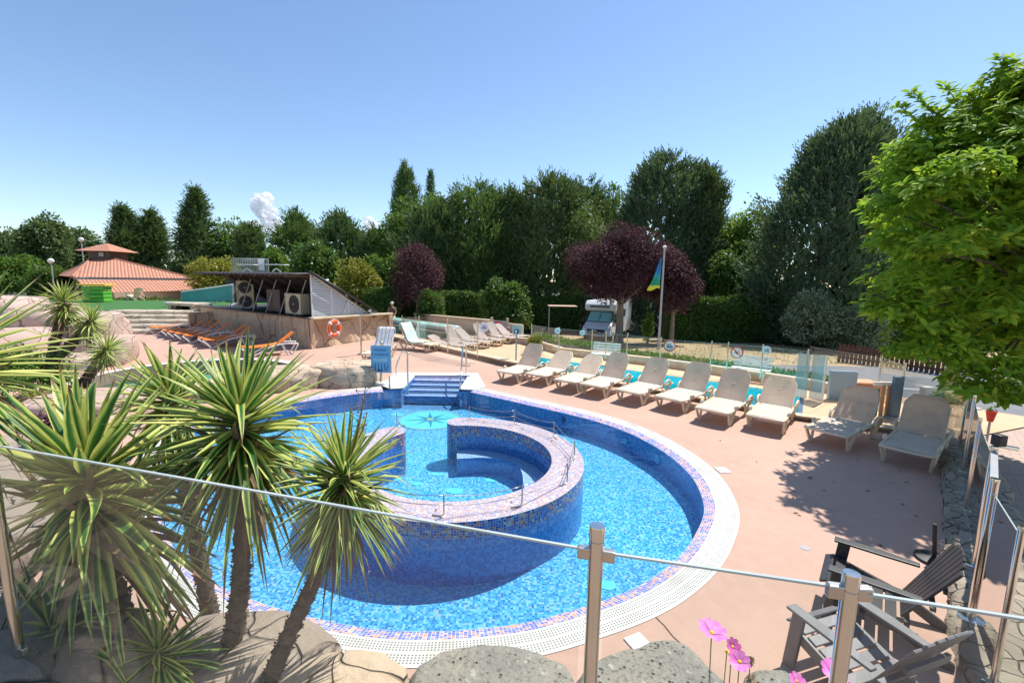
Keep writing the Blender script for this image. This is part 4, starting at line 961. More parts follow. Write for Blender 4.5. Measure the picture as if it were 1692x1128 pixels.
# ------------------------------------------------------------------ sun loungers
def make_lounger(mat_s, mat_f, ang, label, grp, name='sun_lounger'):
    """head at +y, foot end at y=0, width 0.68"""
    t = thing(name, label, 'sun lounger', (0, 0, 0), 0, grp); W = .68; hs = .33; hy = 1.18; L_ = 1.95
    for s in (-1, 1):
        x = s * W / 2
        MB().tube(catmull([(x, .0, hs - .015), (x, .5, hs - .02), (x, hy, hs - .01), (x, L_ - .12, hs - .02)], 4), .026, 8).build('side_rail', mat_f, t, smooth=True)
    MB().tube(catmull([(-W / 2, .0, hs - .015), (-W / 4, -.04, hs - .012), (W / 4, -.04, hs - .012), (W / 2, .0, hs - .015)], 4), .024, 8).bar((-W / 2, hy, hs - .04), (W / 2, hy, hs - .04), .05, .04).bar((-W / 2, .62, hs - .05), (W / 2, .62, hs - .05), .05, .03).build('cross_rail', mat_f, t, smooth=False)
    for s in (-1, 1):
        x = s * (W / 2 - .005)
        for (y0, y1, y2) in ((.03, .20, .46), (1.22, 1.42, 1.66)):
            mb = MB()
            mb.bar((x, y0, hs - .01), (x - s * .03, y1, .01), .04, .055); mb.bar((x + s * .02, y2, hs + .05), (x - s * .03, y1 + .05, .01), .045, .07)
            mb.box((x - s * .03, y1 + .03, .012), (.06, .12, .024)); mb.build('leg', mat_f, t, bevel=.01)
        arm = catmull([(x + s * .03, .40, hs + .00), (x + s * .035, .44, hs + .06), (x + s * .03, .52, hs + .05), (x + s * .02, .58, hs - .02)], 4)
        MB().tube(arm, .024, 7).build('side_grip', mat_f, t, smooth=True)
        arm = catmull([(x + s * .03, 1.20, hs), (x + s * .05, 1.32, hs + .10), (x + s * .05, 1.48, hs + .12), (x + s * .05, 1.6, hs + .04), (x + s * .03, 1.62, hs - .04)], 4)
        MB().tube(arm, .026, 7).build('armrest', mat_f, t, smooth=True)
    # seat sling: shallow sag
    mb = MB(); nu, nv = 9, 13
    def sf(i, j, dz=0):
        u = i / (nu - 1) * 2 - 1; v = j / (nv - 1); return (u * W / 2 * 1.0, v * hy - .02, hs + .018 - .022 * (1 - u * u) * math.sin(v * 3.1) + (-.03 if abs(u) == 1 else 0) + dz)
    mb.grid(lambda i, j: sf(i, j), nu, nv); mb.grid(lambda i, j: sf(i, j, -.008), nu, nv); mb.build('seat', mat_s, t, smooth=True, fixn=False)
    ca, sa = math.cos(ang), math.sin(ang); BLn = .80
    def bf(i, j, off=0):
        u = i / (nu - 1) * 2 - 1; v = j / 10; w = W / 2 - .03
        if v > .8: w -= (v - .8) * .45
        z = v * BLn; sag = -.035 * (1 - u * u) * math.sin(v * 3.1) + off; edge = -.012 if abs(u) == 1 else 0
        y = hy + z * ca - (sag + edge) * sa * -1 * -1; return (u * w, hy + z * ca + sa * -(sag + edge), hs + .02 + z * sa + ca * (sag + edge))
    mb = MB(); mb.grid(lambda i, j: bf(i, j), nu, 11); mb.grid(lambda i, j: bf(i, j, -.009), nu, 11); mb.build('backrest', 'sling_back' if mat_s == 'sling' else mat_s, t, smooth=True, fixn=False)
    w = W / 2 - .03; fr = [(-w, 0), (-w, .64), (-w + .09, .80), (w - .09, .80), (w, .64), (w, 0)]
    P = [Vector((x, hy + z * ca + .02 * sa, hs + .0 + z * sa - .02 * ca)) for x, z in fr]
    mb = MB().tube(P, .019, 7)
    for z in (.3, .48): mb.bar((-w, hy + z * ca + .075 * sa, hs + z * sa - .075 * ca), (w, hy + z * ca + .075 * sa, hs + z * sa - .075 * ca), .05, .02)
    mb.build('back_frame', mat_f, t)
    MB().bar((0, hy + .45 * ca + .03 * sa, hs + .45 * sa), (0, hy + .45 * ca + .30, hs - .02), .05, .03).build('back_strut', mat_f, t)
    return t
GB = 'beige sun loungers along the pool'
feet = [((824.8, 628), (861, 634)), ((871, 631.5), (910, 639)), ((918, 641.5), (960.8, 651)), ((961.8, 650.4), (1003, 658)), ((1019.7, 661), (1066.4, 669.9)), ((1084.8, 671.7), (1135, 684)), ((1148.6, 693), (1211, 704.7)), ((1230.5, 704.7), (1300.7, 719)), ((1331, 726), (1408, 747.7)), ((1449, 760), (1548, 781))]
labs = ['beige sun lounger at the far end of the row, nearest the pool steps', 'beige sun lounger with lowered back, second from the pool steps', 'beige sun lounger with lowered back, third in the row, crossing its neighbour', 'beige sun lounger with raised back, fourth in the row, in front of the first bench', 'beige sun lounger with raised back, fifth in the row, in front of the flagpole', 'beige sun lounger with raised back, sixth in the row', 'beige sun lounger with raised back, seventh in the row, before the second bench', 'beige sun lounger with rounded back, last sunlit one in the row', 'beige sun lounger half in the dappled tree shade', 'beige sun lounger fully in the tree shade against the stone wall']
angs = [54, 34, 32, 56, 53, 58, 55, 45, 50, 58]; protos = {}
angl = [R(-a) for a in (33, 34, 35, 38, 43, 46, 42, 39, 55, 50)]
for i, (l, r) in enumerate(feet):
    a, b = G(*l), G(*r); mid = (a + b) / 2; rz = angl[i]; key = round(angs[i] / 4)
    fwd = Vector((-math.sin(rz), math.cos(rz), 0)); loc = mid - fwd * .20
    if key in protos: dup(protos[key], loc, rz, labs[i])
    else: o = make_lounger('sling', 'resin_beige', R(angs[i]), labs[i], GB); o.location = loc; o.rotation_euler = (0, 0, rz); protos[key] = o
# loungers beside the steps, facing the photographer's right
p1 = protos[round(56 / 4)]
dup(p1, G(612, 600), R(-5), 'beige sun lounger under the blue and white striped towel', GB)
L12p = G(712, 583); dup(p1, Vector((L12p.x + .15, L12p.y + .3, 0)), R(62), 'beige sun lounger under the pale green towel by the left glass fence', GB)
def towel_obj(loc, rz, ang, mat, label, name, lo=.35):
    ca, sa = math.cos(ang), math.sin(ang); hy = 1.18; hs = .33; mb = MB()
    path = [(hy + .80 * ca + .06, hs + .5), (hy + .82 * ca + .05, hs + .04 + .82 * sa), (hy + .78 * ca, hs + .05 + .80 * sa), (hy + .45 * ca, hs + .06 + .42 * sa), (hy, hs + .045), (hy - lo, hs + .03)]
    cp = catmull([(0, y, z) for y, z in path], 4)
    def fn(i, j): u = i / 10 * 2 - 1; p = cp[j]; return (u * .33 + .01 * math.sin(j * 1.1), p.y - .02, p.z + .012 + .010 * math.sin(i * 1.9 + j * .6))
    mb.grid(fn, 11, len(cp)); o = mb.build(name, mat, smooth=True, fixn=False); o.location = loc; o.rotation_euler = (0, 0, rz)
    s = o.modifiers.new('thick', 'SOLIDIFY'); s.thickness = .012; tag(o, label, 'towel')
towel_obj(G(612, 600), R(-5), R(58), 'striped_towel', 'white towel with blue stripes and yellow dots hung over a lounger back', 'beach_towel')
towel_obj(Vector((L12p.x + .15, L12p.y + .3, 0)), R(62), R(58), 'towel_green', 'pale green towel draped over the lounger by the glass fence', 'beach_towel', .6)
# grey loungers on the lower terrace (feet towards the right)
GG = 'grey sun loungers on the lower terrace'
gspec = [(770, 584, 22, 'lowest grey lounger right behind the kerb, back nearly flat'), (790, 581, 60, 'grey lounger with raised back, second from the kerb'), (812, 577, 36, 'grey lounger with half lowered back, third from the kerb'), (834, 573, 60, 'grey lounger with raised back, fourth from the kerb'), (856, 569, 60, 'grey lounger with raised back, fifth from the kerb'), (873, 566, 40, 'farthest grey lounger, beside the grey gate')]
gp_ = {}
simple('sling_grey', (.44, .36, .31), (.38, .31, .27), 6, .8)
for (px, py, an, lb) in gspec:
    p = G(px, py, TZ); rz = R(58); fwd = Vector((-math.sin(rz), math.cos(rz), 0)); loc = p + Vector((-.15, .25, 0))
    if an in gp_: dup(gp_[an], loc, rz, lb)
    else: o = make_lounger('sling_grey', 'resin_beige', R(an), lb, GG); o.location = loc; o.rotation_euler = (0, 0, rz); gp_[an] = o

# orange loungers
def make_orange(label, flat=False):
    t = thing('orange_lounger', label, 'sun lounger', (0, 0, 0), 0, 'orange loungers by the stone building'); W = .66
    for s in (-1, 1):
        x = s * W / 2
        MB().tube(catmull([(x, .0, .34), (x, .16, .18), (x, .30, .03), (x, .5, .10), (x, .9, .32), (x, 1.35, .43), (x, 1.8, .42), (x, 1.86, .36), (x, 1.66, .03), (x, 1.5, .02), (x, 1.36, .40)], 4), .026, 7).build('side_frame', 'white_plastic', t, smooth=True)
    MB().tube([(-W / 2, 1.66, .03), (W / 2, 1.66, .03)], .022, 7).tube([(-W / 2, .3, .03), (W / 2, .3, .03)], .022, 7).build('cross_tube', 'white_plastic', t, smooth=True)
    mb = MB(); pr = [(.02, .36), (.3, .33), (.7, .35), (1.2, .40)]; cp = catmull([(0, y, z) for y, z in pr], 4)
    mb.grid(lambda i, j: ((i / 4 - .5) * W * .96, cp[j].y, cp[j].z + .02 - (.01 if i == 2 else 0)), 5, len(cp)); o = mb.build('seat', 'orange_fabric', t, smooth=True, fixn=False); m = o.modifiers.new('s', 'SOLIDIFY'); m.thickness = .02
    a = R(4 if flat else 38); mb = MB(); mb.bar((0, 1.2, .41), (0, 1.2 + .7 * math.cos(a), .41 + .7 * math.sin(a)), W * .94, .03); mb.build('backrest', 'orange_fabric', t, bevel=.01)
    MB().tube([(W * .3, 1.2 + .5 * math.cos(a), .38 + .5 * math.sin(a)), (W * .3, 1.7, .36)], .014, 6).build('back_prop', 'white_plastic', t)
    return t
ospec = [(415, 588, 'orange lounger nearest the life ring, standing apart'), (350, 574, 'orange lounger with white frame, second from the life ring'), (342, 571, 'orange lounger tight against the second one, third from the life ring'), (317, 566, 'orange lounger in the middle of the row'), (303, 562.5, 'orange lounger with raised back in front of the red stone face'), (292, 559.5, 'orange lounger, third from the fireplace'), (281, 557, 'orange lounger, second from the fireplace'), (262, 551, 'orange lounger with flat back in front of the stone fireplace')]
o0 = None
for i, (px, py, lb) in enumerate(ospec):
    p = G(px, py); rz = R(-57) ; f = Vector((-math.sin(rz), math.cos(rz), 0)); loc = p - f * .3
    if i == 7: o = make_orange(lb, True); o.location = loc; o.rotation_euler = (0, 0, R(-75)); continue
    if o0 is None: o0 = make_orange(lb); o0.location = loc; o0.rotation_euler = (0, 0, rz)
    else: dup(o0, loc, rz + R((i * 7) % 5 - 2), lb)
cu = MB().grid(lambda i, j: (i * .12 - .3, j * .14 - .3, .02 + .12 * math.sin(i * .8) * math.sin(j * .7)), 6, 6).build('folded_cover', 'orange_fabric', smooth=True); p = G(152, 571); cu.location = (p.x, p.y, .3); s = cu.modifiers.new('s', 'SOLIDIFY'); s.thickness = .05
tag(cu, 'orange folded cushion lying behind the small yucca', 'cushion')

# ------------------------------------------------------------------ adirondack chairs
def adirondack(label, mat, scale=1.0):
    t = thing('garden_chair', label, 'garden chair', (0, 0, 0), 0, 'slatted garden chairs'); S = scale
    # local: faces +y ; arms at z .56
    for s in (-1, 1):
        x = s * .33
        MB().add([(x - .055 + .0, .34, .555), (x + .055, .34, .555), (x + .065, -.05, .555), (x + .03, -.36, .555), (x - .04, -.36, .555), (x - .05, -.05, .555),
                  (x - .055, .34, .58), (x + .055, .34, .58), (x + .065, -.05, .58), (x + .03, -.36, .58), (x - .04, -.36, .58), (x - .05, -.05, .58)],
                 [(5, 4, 3, 2, 1, 0), (6, 7, 8, 9, 10, 11)] + [(i, (i + 1) % 6, 6 + (i + 1) % 6, 6 + i) for i in range(6)]).build('armrest', mat, t, bevel=.008)
        MB().bar((x, .30, 0), (x, .25, .555), .035, .11, (0, 1, 0)).build('front_leg', mat, t, bevel=.006)
        MB().prism_axis([(x - .018 - s * .03, .34, .30), (x - .018 - s * .03, .34, .40), (x - .018 - s * .03, -.28, .24), (x - .018 - s * .03, -.62, .06), (x - .018 - s * .03, -.62, 0), (x - .018 - s * .03, -.52, 0), (x - .018 - s * .03, -.25, .15)], (0, 0, 0), (.036, 0, 0)).build('seat_rail', mat, t)
    for i in range(6):
        y = .36 - i * .105; z = .41 - i * .028 - (.02 if i == 0 else 0)
        MB().box((0, y, z), (.58, .088, .022), Matrix.Rotation(R(15 if i else -25), 3, 'X')).build('seat_slat', mat, t, bevel=.006)
    for i in range(7):
        u = (i - 3) / 3; top = .80 + .14 * math.sqrt(max(0, 1 - u * u * .8)); b0 = Vector((u * .19, -.24, .27)); b1 = Vector((u * .29, -.24 - top * .42, .27 + top * .80)) ; b1 = b0 + (b1 - b0) * .92
        mb = MB(); d = (b1 - b0).normalized(); sx = Vector((1, 0, 0)); nn = sx.cross(d).normalized(); w0_, w1_ = .028, .041
        v = [b0 - sx * w0_, b0 + sx * w0_, b1 + sx * w1_, b1 - sx * w1_]; mb.add([q - nn * .01 for q in v] + [q + nn * .01 for q in v], [(3, 2, 1, 0), (4, 5, 6, 7), (0, 1, 5, 4), (1, 2, 6, 5), (2, 3, 7, 6), (3, 0, 4, 7)]); mb.build('back_slat', mat, t, bevel=.004)
    MB().bar((-.37, -.425, .53), (.37, -.425, .53), .04, .03).bar((-.24, -.50, .66), (.24, -.50, .66), .03, .04).bar((-.3, -.28, .26), (.3, -.28, .26), .04, .06).build('back_brace', mat, t)
    return t
ch = adirondack('grey slatted garden chair facing the pool, tree shade put into its dark colour', 'shaded_grey_resin'); ch.location = (3.28, 3.72, 0); ch.rotation_euler = (0, 0, R(50)); ch.scale = (.90,) * 3
ch2 = adirondack('grey slatted garden chair nearest the camera, in the sun behind the glass', 'grey_resin'); ch2.location = (2.60, 3.02, 0); ch2.rotation_euler = (0, 0, R(18)); ch2.scale = (.88,) * 3
def far_chair(p, rz, label, mat, sc):
    c = adirondack(label, mat); c.location = p; c.rotation_euler = (0, 0, rz); c.scale = (sc,) * 3; c['group'] = 'garden chairs on the lawn'
# parasol foot
t = thing('parasol_stand', 'thin dark parasol stand with round foot in the shade by the stone wall', 'parasol stand', (4.72, 4.6, 0))
smooth_by_angle(MB().lathe([(.17, 0), (.17, .03), (.05, .05)]).build('foot', 'black', t)); MB().cyl((0, 0, .04), (-.03, .02, .42), .02, 10).build('tube', 'black', t)

# ------------------------------------------------------------------ stone pump building
Cn = Vector((-8.29, 18.4, 0)); Rn = Vector((-6.25, 23.0, 0)); Ln = Vector((-17.6, 24.9, 0))
ub = (Rn - Cn).normalized(); vb = (Ln - Cn).normalized(); far = Ln + (Rn - Cn)
def BP(u, v, z=0): q = Cn + ub * u + vb * v; return Vector((q.x, q.y, z))
bl = (Rn - Cn).length; bv = (Ln - Cn).length
bd = thing('pump_building', 'low stone pump building with an open dark lean-to roof and white slatted gable', 'building')
lv_ = lambda p: (p.x, p.y)
def relief_wall(a, b, z0, z1a, z1b, th, name):
    a = Vector(a); b = Vector(b); d = b - a; l = d.length; d.normalize(); q = Vector((d.y, -d.x, 0)); nu, nv = int(l * 12), 22; mb = MB()
    def fn(i, j):
        f = i / (nu - 1); z1 = z1a + (z1b - z1a) * f; v = j / (nv - 1); bat = (.22 if name == 'side_wall' else .02); k = .04 * math.sin(f * l * 2.3 + 2 * math.sin(v * 3)) + .03 * math.sin(f * l * 5.7 + v * 2) - .05 * abs(math.sin(f * l * 1.9 + 1.3 * math.sin(v * 2.2 + f * 9))) ** 9 - .05 * abs(math.sin(f * l * 4.1 + 1.1 * math.sin(v * 3.1))) ** 14 if 0 < j < nv - 1 else 0
        p = a + d * (f * l) + q * k - q * v * bat; return (p.x, p.y, z0 + (z1 - z0) * v)
    mb.grid(fn, nu, nv); o = mb.build(name, 'plaster_rock', bd, smooth=True, fixn=False); return o
relief_wall(Ln, Cn, -.2, 1.26, 1.26, .2, 'front_wall'); relief_wall(Cn + (Cn - Rn).normalized() * .05, Rn, -.2, 1.26, 1.2, .2, 'side_wall')
MB().prism([lv_(Cn + ub * .12 - vb * .02), lv_(Cn - ub * .06 + vb * .02), lv_(Cn + vb * .35 + ub * .1), lv_(Cn + vb * .35 + ub * .4)], -.2, 1.25).build('corner_stone', 'plaster_rock', bd, bevel=.03)
MB().add([BP(.0, 0, 1.255), BP(bl, 0, 1.155), BP(bl, bv, 1.15), BP(0, bv, 1.255)], [(0, 1, 2, 3)]).build('roof_slab', 'dark_roof', bd, fixn=False)
MB().bar(BP(-.03, 0, 1.27), BP(bl, 0, 1.17), .32, .08).build('parapet_cap', 'kerb_stone', bd, bevel=.02); MB().bar(BP(0, .0, 1.265), BP(0, bv, 1.265), .12, .05).build('parapet_cap', 'brown_metal', bd)
MB().bar(BP(bl, 0, .5), BP(bl, bv, .5), .2, 1.3).build('back_wall', 'plaster_rock', bd)
ZT = 3.12; U0 = .22; U1 = 3.55; V1 = 8.7
# white slatted gable
mb = MB(); mb.prism_axis([BP(U0, .28, 1.27), BP(U1, .28, 1.22), BP(U0, .28, ZT - .06)], BP(0, 0), BP(0, .03)); mb.build('gable_panel', 'screen_grey', bd)
mb = MB()
for k in range(17):
    z = 1.33 + k * .105; ue = U1 - (z - 1.22) / (ZT - 1.28) * (U1 - U0) - .05
    if ue > U0 + .1: mb.bar(BP(U0, .26, z), BP(ue, .26, z), .03, .085)
mb.build('gable_louvre', 'louvre_grey', bd)
mb = MB()
for uu in (U0 + .01, 1.3, 2.3): zt_ = ZT - .06 - (uu - U0) / (U1 - U0) * (ZT - 1.28); mb.bar(BP(uu, .235, 1.27), BP(uu, .235, zt_), .04, .03)
mb.bar(BP(U0, .235, ZT - .03), BP(U1, .235, 1.25), .03, .06); mb.build('gable_frame', 'white_plastic', bd)
# corrugated roof sheet
mb = MB(); nu = 12; nv = 150
SL = (ZT - 1.30) / (U1 - U0)
def rf(i, j, dz=0): u = U0 - 1.1 + i / (nu - 1) * (U1 + .5 - U0 + 1.1); v = .1 + j / (nv - 1) * (V1 + .3); return tuple(BP(u, v, (ZT - SL * (u - U0) if u > U0 else ZT + .0 * 0 - (u - U0) * -.06) + .035 * math.sin(j * .95) + dz))
mb.grid(lambda i, j: rf(i, j), nu, nv); o = mb.build('roof_sheet', 'dark_roof', bd, smooth=True, fixn=False); s = o.modifiers.new('s', 'SOLIDIFY'); s.thickness = .02
mb = MB()
for v in np.arange(.5, V1, 1.25):
    mb.bar(BP(U0 - 1.05, v, ZT - .13), BP(U0, v, ZT - .07), .06, .1); mb.bar(BP(U0, v, ZT - .08), BP(U1 - .3, v, 1.33), .06, .1)
mb.bar(BP(U0, .4, ZT - .12), BP(U0, V1, ZT - .12), .08, .1); mb.bar(BP(U0 + 1.6, .4, ZT - .66), BP(U0 + 1.6, V1, ZT - .66), .06, .08); mb.build('roof_timber', 'brown_metal', bd)
for v in np.arange(1.4, V1, 1.25):
    MB().bar(BP(U0 + .15, v + .45, 1.26), BP(U0 + .55, v, ZT - .3), .045).build('roof_strut', 'grey_metal', bd)
mb = MB()
for k in (0.2, .55, .98): mb.tube([BP(U0 + k * (U1 - U0), .12, ZT + .06 - k * (ZT - 1.26)), BP(U0 + k * (U1 - U0) + .18, .12, ZT + .1 - k * (ZT - 1.26))], .05, 8)
mb.build('pipe_end', 'white_plastic', bd)
MB().tube([BP(U0 + 1.7, .2, 1.3), BP(U0 + 1.85, .2, 1.6), BP(U0 + 2.05, .2, 1.9)], .018, 6).build('light_string', 'white_plastic', bd)
MB().tube([BP(U0 - .2, .02, ZT + .06), BP(U1 + .4, .02, 1.34)], .06, 10).build('roll_cover', 'black', bd, smooth=True)
# heat pumps on the slab
def heat_pump(loc, w, h, d, rz, mat, fans, label):
    t = thing('heat_pump', label, 'heat pump', loc, rz, 'heat pumps under the lean-to roof')
    MB().box((0, 0, h / 2 + .05), (w, d, h)).build('casing', mat, t, bevel=.03)
    MB().box((-w * .3, 0, .03), (.08, d, .06)).box((w * .3, 0, .03), (.08, d, .06)).build('foot', 'black', t)
    for k in range(fans):
        cz_ = h * ((k + .5) / fans) + .05; r = min(.36 * w, h / fans * .42); cx_ = w * .12 if fans == 1 else 0
        MB().cyl((cx_, -d / 2 - .005, cz_), (cx_, -d / 2 - .02, cz_), r, 28).build('fan_opening', 'black', t)
        mb = MB()
        for rr in (.25, .5, .75, 1): mb.tube([(cx_ + r * rr * math.cos(a), -d / 2 - .03, cz_ + r * rr * math.sin(a)) for a in np.linspace(0, 6.283, 25)[:-1]], .006, 5, closed=True)
        for a in np.linspace(0, math.pi, 5)[:-1]: mb.bar((cx_ - r * math.cos(a), -d / 2 - .03, cz_ - r * math.sin(a)), (cx_ + r * math.cos(a), -d / 2 - .03, cz_ + r * math.sin(a)), .008)
        mb.build('fan_grille', 'grille', t)
        MB().cyl((cx_, -d / 2 - .02, cz_), (cx_, -d / 2 - .04, cz_), r * .12, 12).build('fan_hub', 'grey_metal', t)
    mb = MB()
    for k in range(12): mb.box((-w / 2 + .07, -d / 2 - .003, h * .1 + .05 + k * h * .07), (.08, .012, h * .03))
    mb.build('side_vent', 'brown_metal', t)
fy = math.atan2(-vb.y, -vb.x)
heat_pump(BP(.6, 1.95, 1.26), 1.3, .92, .45, fy, 'cream_metal', 1, 'cream heat pump with one big round fan, beside the white gable')
heat_pump(BP(.9, 4.0, 1.26), .95, 1.05, .6, fy + .15, 'brown_metal', 0, 'dark brown box unit in the middle under the lean-to roof')
heat_pump(BP(.9, 7.2, 1.26), .8, 1.4, .45, fy + .9, 'cream_metal', 2, 'tall cream heat pump with two stacked fans at the far end of the roof')
# life ring
lc_ = BP(1.05, -.16, .78); t = thing('life_ring', 'orange life ring with white bands hanging on the sunlit stone wall', 'life ring', lc_); t.rotation_euler = (0, 0, math.atan2(ub.y, ub.x))
mb = MB(); mb.tube([(.30 * math.cos(a), 0, .30 * math.sin(a)) for a in np.linspace(0, 6.2832, 33)[:-1]], .085, 12, closed=True); mb.build('ring', 'orange_ring', t, smooth=True)
for k in range(4):
    a0_ = k * math.pi / 2 + .6; MB().tube([(.30 * math.cos(a0_ + q), 0, .30 * math.sin(a0_ + q)) for q in np.linspace(0, .3, 5)], .089, 12).build('band', 'white_plastic', t, smooth=True)
MB().tube([(.40 * math.cos(a) * (1 + .03 * math.cos(4 * a)), -.04, .40 * math.sin(a)) for a in np.linspace(0, 6.2832, 33)[:-1]], .012, 6, closed=True).build('rope', 'white_trim', t, smooth=True)
t = thing('wall_shower', 'slim grey shower post with a horizontal arm against the stone wall', 'shower', G(597, 586)); smooth_by_angle(MB().cyl((0, 0, 0), (0, 0, 1.6), .03, 10).build('post', 'steel_brushed', t)); MB().bar((0, 0, 1.55), (.42, .05, 1.55), .05, .07).build('arm', 'steel_brushed', t); MB().lathe([(.15, 0), (.15, .03), (.04, .08)]).build('foot', 'steel_brushed', t)

# stone fireplace niche and steps
ff = G(300, 541); t = thing('stone_fireplace', 'pale stone fireplace niche with dark opening left of the pump building', 'fireplace', (ff.x, ff.y + .6, 0), R(-12))
MB().box((-.75, 0, .6), (.22, .9, 1.2)).box((.78, 0, .6), (.3, .9, 1.2)).box((0, 0, 1.28), (2.0, 1.0, .16)).box((0, .5, .7), (1.4, .1, 1.1)).build('surround', 'step_rock', t, bevel=.03)
MB().box((0, .35, .65), (1.35, .2, 1.1)).build('firebox', 'black', t); MB().bar((-.42, -.45, 0), (-.5, -.3, 1.25), .09).build('timber_prop', 'cedar_wood', t)
t = thing('stacked_chairs', 'dark and white folded chairs heaped in the fireplace opening', 'folded chairs', (ff.x + .15, ff.y, 0))
mb = MB()
for k in range(5): mb.bar((-.35 + k * .16, 0, .08), (-.15 + k * .15, .2, .55 - .06 * k), .05, .03)
mb.build('frame', 'white_plastic', t); mb = MB()
for k in range(4): mb.box((-.2 + k * .2, .05, .12 + .09 * k), (.45, .3, .05), Matrix.Rotation(.3 * k - .4, 3, 'Y'))
mb.build('seat', 'black', t)
t = thing('step_wall', 'stack of long pale stone steps leading up to the green lawn', 'stone steps')
for k in range(5):
    a = G(150, 560 - k * 0) ; y0 = 21.6 + k * .55; mb = MB(); mb.grid(lambda i, j: (-21.5 + i * .55 + (.0), y0 + [0, -.05, .0, .12, .75][j] + .05 * math.sin(i * 1.3 + k) + i * .10, [k * .2 - .05, k * .2 + .06, k * .2 + .19, k * .2 + .215, k * .2 + .21][j] + .015 * math.sin(i * 2.1 + k * 3)), 10, 5)
    mb.build('stone_step', 'step_rock', t, smooth=True)
t2 = MB().bar((-16.7, 23.0, .5), (-15.0, 25.0, .5), .3, 1.1).build('garden_wall', 'plaster_rock'); tag(t2, 'short reddish rendered wall between the stone steps and the fireplace', 'wall')
struct(MB().grid(lambda i, j: (-60 + i * 4.2, 24.4 + j * 2.2 + (i > 9) * (i - 9) * .5, .98 + .03 * math.sin(i * 1.3 + j)), 12, 5).build('lawn', 'turf', smooth=True))
struct(MB().grid(lambda i, j: (-75 + i * 5.5, 33 + j * 6, .93 - .25 * j), 13, 4).build('rough_ground', 'dry_ground', smooth=True))
bank = MB().add([(-14, 24.4, .97), (-14, 33, .97), (-14, 33, -.6), (-14, 24.4, -.6)], [(0, 1, 2, 3)]).build('ground_bank', 'dry_ground'); struct(bank)
# lawn furniture
fc = G(222, 496, .98); far_chair(Vector((fc.x, fc.y, .98)), R(75), 'cream slatted garden chair standing on the green lawn', 'resin_beige', 1.0)
t = thing('lawn_chair_heap', 'pale blue and cream garden chairs tangled together on the lawn edge', 'garden chairs', (-15.8, 25.6, .98))
mb = MB()
for k in range(5): mb.box((.1 * k, .05 * k, .2 + .1 * k), (.55, .5, .03), Matrix.Rotation(.5 - .25 * k, 3, 'Y')); mb.bar((-.3 + .1 * k, 0, 0), (.1 * k, 0, .4), .04); mb.bar((.3 + .1 * k, 0, 0), (.1 * k, 0, .4), .04)
mb.build('chair_frames', 'white_plastic', t)
t = thing('lawn_bench', 'long low white bench board lying across the lawn', 'bench', (-19.6, 27.2, .98), R(-8)); MB().box((0, 0, .3), (3.4, .3, .05)).build('seat', 'white_plastic', t); [MB().box((x, 0, .14), (.06, .26, .28)).build('leg', 'white_plastic', t) for x in (-1.4, 1.4)]
hp = G(162, 499, .98); t = thing('play_house', 'lime green children\'s play unit with a yellow top beside the lawn', 'playhouse', (hp.x, hp.y, .98), R(10))
for k in range(4): MB().box((0, 0, .14 + k * .27), (1.3, .9, .24)).build('panel', 'lime', t, bevel=.04)
MB().box((0, 0, 1.18), (1.7, 1.1, .12)).build('top', 'yellow', t, bevel=.03)
# green awning
aw = [DP(300, 482, 29), DP(384, 470, 27), DP(384, 497, 27), DP(300, 500, 29)]
t = thing('green_awning', 'teal green pool cover screen with a white top edge beside the pump building', 'screen')
MB().prism_axis(aw, (0, 0, 0), (.05, .1, 0)).build('cloth', 'green_awning', t); MB().bar(aw[0], aw[1], .1, .08).build('top_rail', 'white_plastic', t)
[MB().bar(p, q_ - Vector((0, 0, .6)), .06).build('support', 'grey_metal', t) for p, q_ in ((aw[1], aw[2]), (aw[0], aw[3]))]

# covered tank (mint green) behind glass
c0 = G(636, 546, TZ); c1 = G(737, 564, TZ); t = thing('water_slide_trough', 'long mint green covered trough with two white rounded ends', 'trough', c1); d = (c0 - c1); d.z = 0; d = d.normalized() * 6.5; up = Vector((0, 0, 1)); q = Vector((-d.y, d.x, 0)).normalized() * -1
if q.y < 0: q = -q
MB().bar(Vector((0, 0, .28)) + q * .5, d + Vector((0, 0, .28)) + q * .5, 1.0, .56).build('tank_body', 'deep_green', t)
for k in (0, 1):
    c = q * (.27 + k * .48); MB().tube([c + Vector((0, 0, .56)), c + d + Vector((0, 0, .56))], .23, 12).build('cover', 'pale_green', t, smooth=True)
    e = MB().tube([c - d.normalized() * .12 + Vector((0, 0, .5)), c + d.normalized() * .22 + Vector((0, 0, .54))], .26, 12); e.box(c - d.normalized() * .05 + Vector((0, 0, .28)), (.4, .4, .5)); e.build('end_cap', 'white_plastic', t, bevel=.03)
MB().bar(Vector((0, 0, .45)) - q * .02, d + Vector((0, 0, .45)) - q * .02, .06, .05).build('side_rail', 'white_trim', t)

